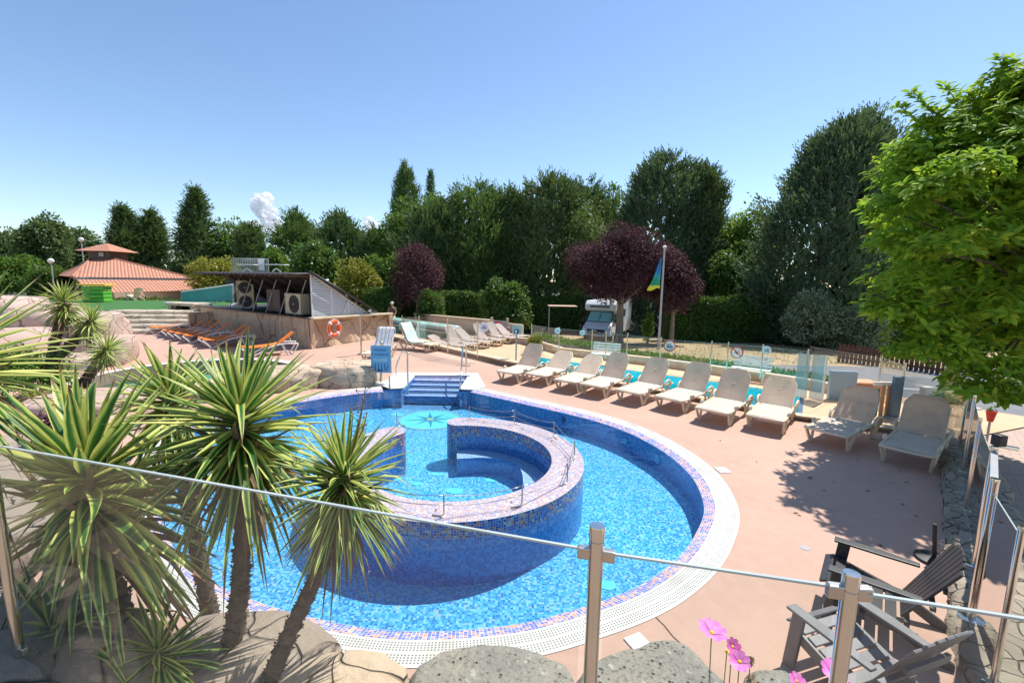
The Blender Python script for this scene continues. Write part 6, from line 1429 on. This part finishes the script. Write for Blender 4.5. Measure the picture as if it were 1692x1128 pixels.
# local: front faces -y, width 2.1, length 6.5
def yz(prof, x): return [(x * p[2], p[0], p[1]) for p in prof]
cabp = [(-.05, .42, 1), (-.12, .62, 1), (-.08, .85, 1), (.05, 1.05, .98), (.62, 1.32, .93), (1.30, 2.05, .84), (1.5, 2.1, .84), (2.1, 2.1, .9), (2.1, .42, 1)]
hull([yz(cabp, -1.0), yz(cabp, 1.0)], 'cab', 'car_white', VM, .05)
hull([[(x, 2.0, .4), (x, 2.0, 2.0), (x, 1.0, 2.1), (x, .72, 2.28), (x, .75, 2.55), (x, 1.1, 2.82), (x, 6.4, 2.82), (x, 6.4, .4)] for x in (-1.1, 1.1)], 'living_body', 'car_white', VM, .08)
def ws(a, b, z=.012): return a + (b - a)
for s in (-1, 1):
    f = lambda x, t_, off=.02: Vector((x, .66 + t_ * .60 - off * .7, 1.36 + t_ * .64 + off * .7))
    MB().add([f(s * .02, 0), f(s * .86, 0), f(s * .78, 1), f(s * .02, 1)], [(0, 1, 2, 3)]).build('windscreen', 'sunshade', VM, fixn=False)
    MB().prism_axis([(s * 1.0, .75, 1.30), (s * .99, 1.30, 1.9), (s * .97, 1.85, 1.9), (s * 1.0, 1.85, 1.30)], (0, 0, 0), (s * .02, 0, 0)).build('side_window', 'car_glass', VM)
    MB().add([(s * .95, -.02, .98), (s * .60, -.05, .93), (s * .66, .2, 1.13), (s * .93, .28, 1.18)], [(0, 1, 2, 3)]).build('headlight', 'screen_grey', VM, fixn=False)
    MB().box((s * 1.18, .75, 1.45), (.16, .1, .28)).build('mirror', 'black', VM, bevel=.03)
    for y in (.75, 4.9):
        w_ = smooth_by_angle(MB().cyl((s * .82, y, .33), (s * 1.02, y, .33), .33, 24).build('wheel', 'black', VM)); MB().cyl((s * 1.02, y, .33), (s * 1.035, y, .33), .19, 16).build('rim', 'screen_grey', w_)
MB().box((0, -.13, .74), (1.25, .10, .30)).build('grille', 'grille', VM, bevel=.02); MB().cyl((0, -.17, .8), (0, -.19, .8), .08, 14).build('badge', 'screen_grey', VM); MB().box((0, -.12, .5), (.5, .10, .11)).build('number_plate', 'lamp_white', VM)
MB().add([(-.92, .62, 1.33), (.92, .62, 1.33), (.86, 1.32, 2.07), (-.86, 1.32, 2.07)], [(0, 1, 2, 3)]).build('windscreen_frame', 'black', VM, fixn=False)
MB().box((-1.11, 3.6, 1.9), (.03, .9, .5)).box((1.11, 3.6, 1.9), (.03, .9, .5)).build('side_window', 'car_glass', VM); MB().box((0, .70, 2.42), (1.4, .03, .16)).build('front_window', 'car_glass', VM)
# awning post and parked shapes in the shade
t = thing('camp_awning', 'pale camping awning on a thin pole left of the motorhome', 'awning', (4.2, 34.2, gz(34))); MB().bar((-1.4, 0, 0), (-1.4, 0, 2.3), .06).build('pole', 'screen_grey', t); MB().box((-.3, 1.0, 2.34), (2.2, 1.6, .05)).build('canopy', 'terrace_wall', t)

# person by the trough
pp = DP(648, 515, 29.2); base = Vector((pp.x, 29.2, -.35)); t = thing('person', 'person in a pale cap standing behind the beige wall beside the stone building', 'person', base)
def skinned(name, verts, edges, radii, mat, parent, sub=2):
    me = bpy.data.meshes.new(name); me.from_pydata(verts, edges, []); o = bpy.data.objects.new(name, me); COL.objects.link(o); o.parent = parent
    sk = o.modifiers.new('skin', 'SKIN'); 
    for i, r_ in enumerate(radii): me.skin_vertices[0].data[i].radius = (r_, r_) if not isinstance(r_, tuple) else r_
    me.skin_vertices[0].data[0].use_root = True; ss = o.modifiers.new('sub', 'SUBSURF'); ss.levels = sub; ss.render_levels = sub; me.materials.append(MATS[mat]); return o
for_me = [(0, 0, .92), (0, 0, 1.15), (0, 0, 1.38), (0, 0, 1.47), (0, -.02, 1.60), (.19, 0, 1.38), (.25, -.03, 1.12), (.2, -.2, .92), (-.19, 0, 1.38), (-.25, -.03, 1.12), (-.22, -.12, .88), (.1, 0, .85), (.11, -.02, .48), (.11, 0, .08), (.11, -.12, .03), (-.1, 0, .85), (-.11, .02, .48), (-.11, 0, .08), (-.11, -.12, .03), (0, -.02, 1.70), (.2, -.27, .87), (-.22, -.17, .80)]
ed = [(0, 1), (1, 2), (2, 3), (3, 4), (4, 19), (2, 5), (5, 6), (6, 7), (7, 20), (2, 8), (8, 9), (9, 10), (10, 21), (0, 11), (11, 12), (12, 13), (13, 14), (0, 15), (15, 16), (16, 17), (17, 18)]
rd = [.13, .125, .13, .055, .095, .065, .045, .035, .065, .045, .035, .09, .06, .045, .035, .09, .06, .045, .035, .07, .03, .03]
try:
    me = bpy.data.meshes.new('body'); me.from_pydata(for_me, ed, []); o = bpy.data.objects.new('body', me); COL.objects.link(o); o.parent = t
    sk = o.modifiers.new('skin', 'SKIN')
    if not me.skin_vertices:
        bm = bmesh.new(); bm.from_mesh(me); bm.verts.layers.skin.verify(); bm.to_mesh(me); bm.free()
    for i, r_ in enumerate(rd): me.skin_vertices[0].data[i].radius = (r_, r_)
    me.skin_vertices[0].data[0].use_root = True; ss = o.modifiers.new('sub', 'SUBSURF'); ss.levels = 2; ss.render_levels = 2; me.materials.append(MATS['skin'])
except Exception as ex: print('skin failed', ex)
MB().lathe([(.15, .88), (.17, 1.0), (.165, 1.2), (.2, 1.38), (.12, 1.46), (.07, 1.48)], n=16).build('shirt', 'brown_metal', t, smooth=True); MB().lathe([(.115, 1.66), (.115, 1.72), (.09, 1.78), (.01, 1.81)], (0, -.02, 0), 16).box((0, -.15, 1.67), (.16, .12, .02)).build('cap', 'white_trim', t, smooth=True)
MB().lathe([(.17, .93), (.165, .8), (.01, .74)], n=16).tube([(.1, 0, .85), (.11, 0, .5)], [.1, .085], 10).tube([(-.1, 0, .85), (-.11, 0, .5)], [.1, .085], 10).build('shorts', 'white_trim', t, smooth=True)

# ------------------------------------------------------------------ trees and hedges
def conif(label, cxp, topy, hwp, Y, mat='fo_cypress', n=9000, leaf=.42, **kw):
    kw.setdefault('prof', [(0, .85), (.2, 1.0), (.45, .92), (.7, .70), (.88, .42), (1, .10)])
    return px_tree(cxp, topy, hwp, Y, label=label, kind=None, mat=mat, style='con', n=n, leaf=leaf, name='conifer', group='conifers behind the pools', **kw) if False else _t(label, cxp, topy, hwp, Y, mat, 'con', n, leaf, 'conifer', 'conifers behind the pools', kw)
def _t(label, cxp, topy, hwp, Y, mat, style, n, leaf, name, group, kw):
    z = kw.pop('z', gz(Y)); top = DP(cxp, topy, Y); h = top.z - z
    return tree(None, label, (top.x, Y, z), h, hwp / F * Y, mat, style, n=n, leaf=leaf, name=name, group=group, **kw)
def broad(label, cxp, topy, hwp, Y, mat, n=9000, leaf=.35, group='broadleaf trees behind the pools', name='tree', **kw):
    return _t(label, cxp, topy, hwp, Y, mat, 'broad', n, leaf, name, group, kw)
CED = [(0, .7), (.12, 1.0), (.3, .9), (.5, .66), (.72, .4), (.88, .2), (1, .03)]
# far left
broad('pale green tree line fading out at the far left edge of the photo', -5, 376, 55, 78, 'fo_distant', 7000, .6)
broad('wispy tree with a bent leaning top at the far left', 62, 352, 38, 60, 'fo_distant', 6000, .5, lumps=26, lump_r=.34)
broad('grey green tree behind the globe lamp, left of the cedars', 120, 372, 42, 74, 'fo_distant', 7000, .6)
broad('low light green tree left of the tiled pavilion', 38, 420, 50, 55, 'fo_green', 6000, .4)
broad('dark bush crown directly left of the tiled roof', 82, 440, 30, 50, 'fo_hedge', 5000, .35)
conif('left one of the two dark cedars behind the tiled pavilion', 203, 345, 40, 66, 'fo_cypress', 11000, .55, prof=CED, up=.35)
conif('right one of the two dark cedars behind the tiled pavilion', 247, 352, 42, 68, 'fo_cypress', 11000, .55, prof=CED, up=.35)
conif('tallest dark cedar with layered branches right of the tiled pavilion', 322, 315, 48, 66, 'fo_cypress', 13000, .55, prof=CED, up=.35)
broad('mid green tree between the tallest cedar and the pump building', 392, 366, 58, 70, 'fo_green', 8000, .5)
broad('yellowish green shrub tree behind the teal screen', 352, 424, 42, 44, 'fo_yellow', 6000, .3)
conif('dark rounded conifer above the white railing, left one', 412, 376, 42, 60, 'fo_cypress', 7000, .5)
broad('bright green small tree behind the white railing', 446, 404, 26, 44, 'fo_green', 5000, .32)
conif('broad green conifer mass left of the gap with small clouds', 486, 354, 58, 64, 'fo_cypress_green', 10000, .55)
conif('broad dark conifer with feathery right side under the sky gap', 562, 356, 66, 60, 'fo_cypress', 12000, .55)
conif('dark conifer filling the sky gap left of the poplars', 624, 382, 48, 58, 'fo_cypress', 8000, .5)
broad('large-leaved green tree behind the pump building roof', 512, 392, 38, 42, 'fo_laurel', 5000, .42, lumps=34, lump_r=.3)
broad('yellow green rounded tree right of the pump building roof', 590, 428, 38, 36, 'fo_yellow', 8000, .26)
broad('bright green tree beside the yellow one, left of the small purple tree', 634, 414, 38, 38, 'fo_green', 8000, .28)
POP = [(0, .5), (.2, .9), (.5, 1), (.8, .8), (.95, .4), (1, .1)]
conif('tall wide poplar sticking out above the trees', 668, 275, 27, 92, 'fo_cypress_green', 12000, .55, prof=POP, up=1.6)
conif('thin poplar tip right of the wide poplar', 711, 288, 11, 92, 'fo_cypress_green', 5000, .5, prof=POP, up=1.6)
FUL = [(0, .95), (.2, 1.0), (.5, .98), (.72, .80), (.88, .68), (.97, .42), (1, .2)]
broad('leafy green tree below the wide poplar', 672, 338, 48, 56, 'fo_green', 11000, .4)
broad('light topped tree right of the poplars', 722, 318, 46, 58, 'fo_green', 10000, .42)
conif('big dark conifer behind the small purple tree', 716, 342, 72, 45, 'fo_cypress', 13000, .45, prof=FUL)
conif('big dark conifer left of the laurel shrub, with a green top', 787, 306, 74, 46, 'fo_cypress_green', 16000, .45, prof=FUL)
conif('dark conifer with rusty streaks above the laurel shrub', 842, 318, 56, 46, 'fo_cypress', 11000, .45, prof=FUL)
broad('pale green tree top showing between two dark conifers', 866, 312, 28, 60, 'fo_green', 5000, .42)
conif('tall dark conifer left of the light willow-like tree', 910, 297, 70, 44, 'fo_cypress_rust', 15000, .45, prof=FUL)
conif('dark pointed conifer behind the light willow-like tree', 968, 300, 52, 52, 'fo_cypress', 9000, .45, prof=FUL)
broad('light willow-like tree above the left part of the big purple tree', 972, 332, 34, 41, 'fo_willow', 8000, .3, droop=1.0, aspect=.25)
broad('green tree top between the willow-like tree and the giant conifer', 1022, 300, 38, 56, 'fo_green', 8000, .4)
conif('giant bushy blue green conifer behind the flagpole', 1108, 262, 92, 44, 'fo_cypress_blue', 22000, .45, prof=[(0, .9), (.2, 1), (.55, .97), (.78, .8), (.93, .5), (1, .18)])
conif('conifer with brown rusty twigs on the right flank of the giant one', 1166, 282, 44, 42, 'fo_cypress_rust', 9000, .42, prof=FUL)
broad('sunlit light green tree right of the giant conifer', 1240, 340, 50, 41, 'fo_light', 12000, .34)
broad('lower light green tree in front of the sunlit one', 1218, 400, 40, 38, 'fo_green', 8000, .3)
conif('huge dark blue green conifer left of the near tree', 1378, 205, 122, 32, 'fo_cypress_blue', 26000, .38, prof=[(0, .95), (.25, 1), (.5, .95), (.72, .78), (.9, .5), (1, .15)], lean=.08)
conif('dark conifer peak rising behind the near tree', 1450, 186, 62, 34, 'fo_cypress', 12000, .38, prof=FUL)
conif('dark conifer hidden behind the near tree at the right edge', 1600, 250, 110, 36, 'fo_cypress', 9000, .45, prof=FUL)
broad('low yellow green tree at the foot of the huge conifer', 1285, 455, 34, 34, 'fo_green', 6000, .26)
# purple plums
PG = 'purple leaved plum trees'
broad('small upright purple leaved tree with a pale forked trunk', 688, 402, 46, 33, 'fo_purple', 11000, .17, group=PG, trunk_h=1.6, bark='pale_bark', trunk_r=.14, lumps=46, lump_r=.36)
broad('big spreading purple leaved tree over the motorhome', 1032, 369, 102, 29.5, 'fo_purple', 36000, .17, group=PG, trunk_h=1.9, depth=2.6, bark='pale_bark', trunk_r=.3, lumps=80, lump_r=.3)
broad('purple leaved tree crown right of the flagpole', 1118, 428, 38, 29.5, 'fo_purple', 9000, .19, group=PG, trunk_h=1.9, depth=1.4, bark='pale_bark', trunk_r=.18)
# shrubs and hedges
def pshrub(label, cxp, topy, hwp, Y, mat, n, leaf, **kw):
    z = gz(Y); top = DP(cxp, topy, Y); r = hwp / F * Y; hz = (top.z - z) / 2; shrub(label, (top.x, Y, z), (r, r * .8, hz), n, leaf, mat, **kw)
pshrub('rounded glossy laurel shrub behind the grey gate', 835, 460, 42, 30, 'fo_laurel', 9000, .26)
pshrub('variegated pale shrub in front of the hedge, right of centre', 1352, 478, 48, 27, 'fo_variegated', 9000, .17)
pshrub('pale leaved shrub beside the variegated one, under the near tree', 1432, 500, 46, 26, 'fo_variegated', 7000, .17)
pshrub('small shrub with white-green leaves beside the small purple tree', 712, 480, 22, 31, 'fo_laurel', 3500, .2)
pshrub('narrow bright green shrub between the motorhome and the flagpole', 1073, 516, 9, 30, 'fo_light', 1800, .14)
pshrub('dark shrub with pale flowers under the hedge shade', 1180, 512, 30, 33, 'fo_hedge', 3500, .2)
pshrub('grassy clump at the left end of the far kerb', 884, 556, 12, 19.6, 'fo_yellow', 1600, .22, aspect=.12, droop=-.8)
def hedge(label, pa_, pb_, topa, topb, Y, depth, mat='fo_hedge', n=9000, leaf=.22):
    z = gz(Y); a = DP(pa_, 500, Y); b = DP(pb_, 500, Y); za = DP(pa_, topa, Y).z; zb = DP(pb_, topb, Y).z
    t = thing('hedge', label, 'hedge', ((a.x + b.x) / 2, Y, z), 0, 'clipped hedges'); Lx = b.x - a.x
    P = np.empty((n, 3)); f = rng.random(n); face = rng.random(n); hgt = (za + (zb - za) * f) - z
    P[:, 0] = (f - .5) * Lx; P[:, 1] = np.where(face < .62, 0, rng.random(n) * depth); P[:, 2] = np.where(face < .62, rng.random(n) * hgt, hgt)
    P += rng.normal(size=(n, 3)) * .10; P[:, 2] += .12 * np.sin(P[:, 0] * 1.1) * (P[:, 2] > hgt * .7); P[:, 1] += .12 * np.sin(P[:, 0] * .9 + P[:, 2] * 2)
    D = unit(rng.normal(size=(n, 3)) + np.array([0, -.5, .4])); Nn = unit(np.where((face < .62)[:, None], np.array([0, -1, .2]), np.array([0, 0, 1.])) + rng.normal(size=(n, 3)) * .5)
    V, Q = leaf_quads(P, D, Nn, leaf * rng.uniform(.7, 1.4, n), leaf * .6); np_mesh('foliage', V, Q, mat, t)
    mb = MB().prism([(-Lx / 2 + .1, .12), (Lx / 2 - .1, .12), (Lx / 2 - .1, depth), (-Lx / 2 + .1, depth)], 0, min(za, zb) - z - .15); mb.build('dark_core', 'hedge_core', t)  # solid dark block added for the shaded depth of the hedge
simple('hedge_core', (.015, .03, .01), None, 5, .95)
hedge('clipped green hedge left of the small purple tree', 604, 662, 481, 481, 32.5, 1.6, n=6000)
hedge('dark clipped hedge between the small purple tree and the laurel shrub', 662, 800, 484, 492, 34, 1.6, n=9000)
hedge('dark hedge left of the motorhome in deep shade', 800, 960, 488, 500, 39.5, 1.5, n=7000)
hedge('tall dark clipped hedge right of the flagpole with a bright top', 1106, 1330, 494, 500, 31.8, 1.8, n=16000)
hedge('dark hedge behind the picket fence', 1325, 1720, 500, 520, 29, 1.8, n=14000)
# ground cover by the far kerb
n = 5200; f = rng.random(n); P = np.zeros((n, 3)); a = k3[1]; b = k3[-1]
kk = [np.array(p[:]) for p in k3[1:]]; seg = rng.integers(0, len(kk) - 1, n); ff2 = rng.random(n)
for i in range(n): q = kk[seg[i]] * (1 - ff2[i]) + kk[seg[i] + 1] * ff2[i]; P[i] = q
dirn = np.array([.45, .89, 0]); P += dirn * (.42 + rng.random(n)[:, None] * (.5 + .6 * (seg[:, None] < 2))); P[:, 2] = TZ + .22 + rng.random(n) * .14 + .14 * (seg < 2)
V, Q = leaf_quads(P, unit(rng.normal(size=(n, 3)) + np.array([0, 0, 1.2])), unit(rng.normal(size=(n, 3)) + np.array([0, -.4, .6])), .13 * rng.uniform(.6, 1.4, n), .05 * np.ones(n))
o = np_mesh('ground_cover', V, Q, 'fo_shrub'); o['kind'] = 'stuff'; o['label'] = 'low green ground cover plants behind the far kerb'
wall_run([(p.x + .32, p.y + .3) for p in k3], -.9, -1.2, TZ + .22, 'planting_bed', 'soil').__setitem__('kind', 'structure')
# scattered plants on the bank left, dry brush
n = 6000; P = np.stack([rng.uniform(-60, -22, n), rng.uniform(33, 37, n), np.zeros(n)], 1); P[:, 2] = .62 + rng.random(n) * .22 + .18 * np.sin(P[:, 0] * .7) ** 2
V, Q = leaf_quads(P, unit(rng.normal(size=(n, 3)) + np.array([0, 0, .8])), unit(rng.normal(size=(n, 3)) + np.array([0, -.4, .6])), .26 * rng.uniform(.6, 1.4, n), .10 * np.ones(n)); o = np_mesh('ground_cover', V, Q, 'fo_hedge'); o['kind'] = 'stuff'; o['label'] = 'rough green undergrowth in front of the tiled pavilion'
# dry grass tufts on the far lawn
n = 5000; P = np.stack([rng.uniform(-2, 26, n), rng.uniform(19.5, 31, n), np.zeros(n)], 1); P[:, 2] = [gz(y) for y in P[:, 1]]
V, Q = leaf_quads(P, unit(rng.normal(size=(n, 3)) * .6 + np.array([0, 0, 1.0])), unit(rng.normal(size=(n, 3)) + np.array([0, -.6, .2])), .07 * rng.uniform(.4, 1.8, n), .05 * np.ones(n)); foliage('fo_dry', (.36, .28, .13), (.50, .40, .21), .3); o = np_mesh('dry_grass', V, Q, 'fo_dry'); o['kind'] = 'stuff'; o['label'] = 'dry grass tufts on the sunburnt lawn'

# near tree at the right edge: leaf whorls at the ends of many twigs
def near_tree():
    base = Vector((10.6, 8.5, -.3)); t = thing('tree', 'big leafy tree with bright yellow green leaves overhanging the right edge of the photo', 'tree', base)
    C = np.array([-1.25, -.3, 4.6]); Rr = np.array([2.6, 2.4, 2.9])
    n_l = 95; d = rdir(n_l * 2); d = d[d[:, 2] > -.8][:n_l]; rad = rng.uniform(.5, 1.0, (len(d), 1)) ** .6 * .82; cen = d * rad * Rr + C
    lr = rng.uniform(.45, .85, len(d))
    # hand placed outer lobes so that the outline steps in and out
    ex = [DP(1478, 352, 8.0), DP(1475, 410, 7.8), DP(1520, 265, 8.2), DP(1560, 215, 8.4), DP(1640, 165, 8.4), DP(1515, 480, 7.6), DP(1530, 540, 7.4), DP(1600, 600, 7.2), DP(1650, 620, 7.2), DP(1680, 560, 7.4), DP(1500, 310, 8.2), DP(1470, 520, 7.8), DP(1590, 300, 7.0), DP(1650, 400, 7.0), DP(1560, 420, 6.9), DP(1690, 250, 7.4), DP(1540, 330, 7.2), DP(1655, 520, 7.0), DP(1610, 650, 7.1), DP(1665, 655, 7.2), DP(1505, 585, 7.6), DP(1570, 575, 7.3)]
    ex = np.array([list(p - base) for p in ex]); cen = np.concatenate([cen, ex]); lr = np.concatenate([lr, np.full(len(ex), .48)])
    k = len(cen); nt = 9500; idx = rng.integers(0, k, nt); dd = rdir(nt); dd[:, 2] = np.abs(dd[:, 2]) * .8 + dd[:, 2] * .3; dd = unit(dd)
    T = cen[idx] + dd * (lr[idx] * rng.uniform(.35, 1.15, nt))[:, None]
    fr_ = rng.random(nt) < .27; u_ = rdir(nt); wob = 1 + .10 * np.sin(u_[:, 0] * 7 + u_[:, 2] * 5) + .07 * np.sin(u_[:, 1] * 13 - u_[:, 2] * 11)
    sh_ = C + np.array([.15, 0, -.15]) + u_ * Rr * np.array([.9, .95, .84]) * (wob * rng.uniform(.70, .97, nt))[:, None]; T[fr_] = sh_[fr_]; dd[fr_] = unit(u_[fr_] + np.array([0, 0, .35]))
    # sprouting shoots at the top
    sh = [(1505, 148), (1560, 140), (1650, 92), (1672, 96), (1525, 195), (1600, 150), (1690, 120), (1482, 172), (1470, 240), (1455, 330)]
    shoots_l = []; Ts = []
    for (px, py) in sh:
        tip = DP(px, py, 8.3) - base; s0 = Vector(C) + (tip - Vector(C)) * .78; shoots_l.append(MB().tube([s0, tip], [.014, .006], 5))
        for q in np.linspace(.15, 1, 8): Ts.append(list(s0.lerp(tip, q)))
    T = np.concatenate([T, np.array(Ts)]); axd = np.concatenate([unit(dd * .8 + np.array([0, 0, .55])), np.tile([0, 0, 1.], (len(Ts), 1))])
    Vs = []; Qs = []; per = 7; off = 0
    e1 = unit(np.cross(axd, np.array([.3, .5, .81]))); e2 = np.cross(axd, e1); ph = rng.uniform(0, 6.28, len(T))
    for j in range(per):
        a = ph + j * 6.283 / per * 1.0 + rng.normal(size=len(T)) * .3; o_ = e1 * np.cos(a)[:, None] + e2 * np.sin(a)[:, None]
        D = unit(o_ * rng.uniform(.7, 1.1, (len(T), 1)) + axd * rng.uniform(.0, .7, (len(T), 1)) + np.array([0, 0, -.02])); ln = .165 * rng.uniform(.6, 1.25, len(T))
        P = T - axd * (j * .011); S = unit(np.cross(D, axd)); Nn = unit(np.cross(S, D)); W = ln * .40
        # six-vertex leaf with a fold along the midrib
        L_ = ln[:, None]; Wc = W[:, None]
        v0 = P; v1 = P + D * L_ * .35 - Nn * L_ * .03; v2 = P + D * L_ * .75 - Nn * L_ * .06; v3 = P + D * L_ - Nn * L_ * .16
        l1 = v1 + S * Wc * .45 + Nn * Wc * .22; l2 = v2 + S * Wc * .42 + Nn * Wc * .16; r1 = v1 - S * Wc * .45 + Nn * Wc * .22; r2 = v2 - S * Wc * .42 + Nn * Wc * .16
        V = np.stack([v0, v1, v2, v3, l1, l2, r1, r2], 1).reshape(-1, 3); q0 = np.arange(len(T))[:, None] * 8
        Q = np.concatenate([q0 + np.array([[0, 4, 5, 1]]), q0 + np.array([[1, 5, 3, 2]]), q0 + np.array([[0, 1, 2, 6]]) * 0 + q0 * 0 + np.array([[0, 1, 6, 6]]) * 0 + np.array([[0, 1, 2, 7]]) * 0 + (np.array([[0, 1, 7, 6]])), q0 + np.array([[1, 2, 3, 7]])], 1).reshape(-1, 4)
        Vs.append(V); Qs.append(Q + off); off += len(V)
    np_mesh('crown', np.concatenate(Vs), np.concatenate(Qs), 'fo_near', t)
    mb = MB(); mb.tube(catmull([(0, 0, 0), (-.1, 0, 1.4), (-.5, -.1, 2.8)], 6), [.2] * 13, 10)
    top = Vector((-.5, -.1, 2.8))
    for i in range(len(cen)):
        if i % 3 == 0 or i >= len(cen) - len(ex):
            c = Vector(cen[i]); m = top.lerp(c, .5) + Vector((0, 0, .25)); s0 = Vector((-.3, 0, 2.0)) if i % 2 else top
            mb.tube(catmull([tuple(s0), tuple(m), tuple(c)], 4), [.045 - .0045 * q for q in range(9)], 6)
    mb.build('trunk', 'bark', t, smooth=True, fixn=False); [shoots_k.build('twig', 'stem_green', t) for shoots_k in shoots_l]
near_tree()

# fallen leaves on the deck
simple('fallen_leaf', (.10, .055, .03), (.3, .2, .07), 40, .8)
mb = MB(); 
for k in range(70):
    x, y = rng.uniform(3.2, 6.4), rng.uniform(4.4, 7.6)
    if k > 45: x, y = rng.uniform(-3, 5), rng.uniform(3, 13)
    if math.hypot(x + 1.2, y - 7.4) < 5.3 or x > y * .86 + .6: continue
    a = rng.uniform(0, 6.28); l = rng.uniform(.02, .045); d = Vector((math.cos(a), math.sin(a), 0)); q = Vector((-d.y, d.x, 0)); c = Vector((x, y, .006)); mb.add([c - d * l, c + q * l * .4 + Vector((0, 0, .008)), c + d * l, c - q * l * .4], [(0, 1, 2, 3)])
o = mb.build('fallen_leaves', 'fallen_leaf', fixn=False); o['kind'] = 'stuff'; o['label'] = 'scattered fallen leaves on the pink deck'

# ------------------------------------------------------------------ clouds: lumpy white bodies far beyond the trees
def cloud(label, parts, Y):
    bm = bmesh.new(); from mathutils import noise as mn; c0 = DP(parts[0][0], parts[0][1], Y)
    for (px, py, rp) in parts:
        c = DP(px, py, Y) - c0; r_ = rp * 1.15 / F * Y; res = bmesh.ops.create_icosphere(bm, subdivisions=4, radius=1)
        for v in res['verts']: n = mn.fractal(v.co * 1.6 + Vector((px, py, 0)), .8, 2, 5); v.co = v.co * (r_ * (1 + .14 * n)) + c
    me = bpy.data.meshes.new('cloud'); bm.to_mesh(me); bm.free(); me.shade_smooth(); me.materials.append(MATS['cloud']); o = bpy.data.objects.new('cloud', me); COL.objects.link(o); o.location = c0; tag(o, label, 'cloud'); return o
m, nt, out = new_mat('cloud'); d_ = N(nt, 'ShaderNodeBsdfDiffuse'); d_.inputs[0].default_value = (.95, .96, .98, 1); tl = N(nt, 'ShaderNodeBsdfTranslucent'); tl.inputs[0].default_value = (.97, .98, 1, 1); tr = N(nt, 'ShaderNodeBsdfTransparent')
lw = N(nt, 'ShaderNodeLayerWeight'); lw.inputs[0].default_value = .35; mx = N(nt, 'ShaderNodeMixShader'); mx.inputs[0].default_value = .7; L(nt, d_.outputs[0], mx.inputs[1]); L(nt, tl.outputs[0], mx.inputs[2])
m2 = N(nt, 'ShaderNodeMixShader'); L(nt, ramp(nt, lw.outputs['Facing'], [(.05, (.12, .12, .12)), (.75, (1, 1, 1))]), m2.inputs[0]); L(nt, mx.outputs[0], m2.inputs[1]); L(nt, tr.outputs[0], m2.inputs[2]); L(nt, m2.outputs[0], out.inputs[0]); MATS['cloud'] = m
cloud('small white puffy cloud standing above the tree line left of centre', [(428, 332, 11), (440, 330, 10), (432, 343, 14), (443, 352, 13), (447, 366, 13), (462, 376, 12)], 1500)
cloud('flat white cloud bank low behind the trees, left of the puffy cloud', [(420, 376, 11), (408, 381, 9), (434, 379, 9)], 1600)
cloud('tiny white cloud in the sky gap left of the poplars', [(608, 366, 8), (615, 374, 9), (622, 382, 7)], 1550)

# ------------------------------------------------------------------ light
SAZ, SEL = R(49), R(59)
w = bpy.data.worlds.new("World"); scene.world = w; w.use_nodes = True; nt = w.node_tree; bg = nt.nodes['Background']
sky = nt.nodes.new('ShaderNodeTexSky'); sky.sky_type = 'NISHITA'; sky.sun_disc = False; sky.sun_elevation = SEL; sky.sun_rotation = SAZ
sky.altitude = 50; sky.air_density = 1.0; sky.dust_density = .15; sky.ozone_density = 3.5
nt.links.new(sky.outputs[0], bg.inputs[0]); bg.inputs[1].default_value = .127
sl = bpy.data.lights.new('sun', 'SUN'); sl.energy = 4.5; sl.angle = R(.5); sl.color = (1, .955, .89); so = bpy.data.objects.new('sun', sl); COL.objects.link(so)
dvec = Vector((math.sin(SAZ) * math.cos(SEL), math.cos(SAZ) * math.cos(SEL), math.sin(SEL))); so.rotation_euler = dvec.to_track_quat('Z', 'Y').to_euler()
vs_ = scene.view_settings; vs_.view_transform = 'Standard'; vs_.look = 'None'; vs_.exposure = .55; vs_.gamma = 1; vs_.use_curve_mapping = False
scene.cycles.max_bounces = 10; scene.cycles.transparent_max_bounces = 24; scene.cycles.diffuse_bounces = 4; scene.cycles.use_denoising = True
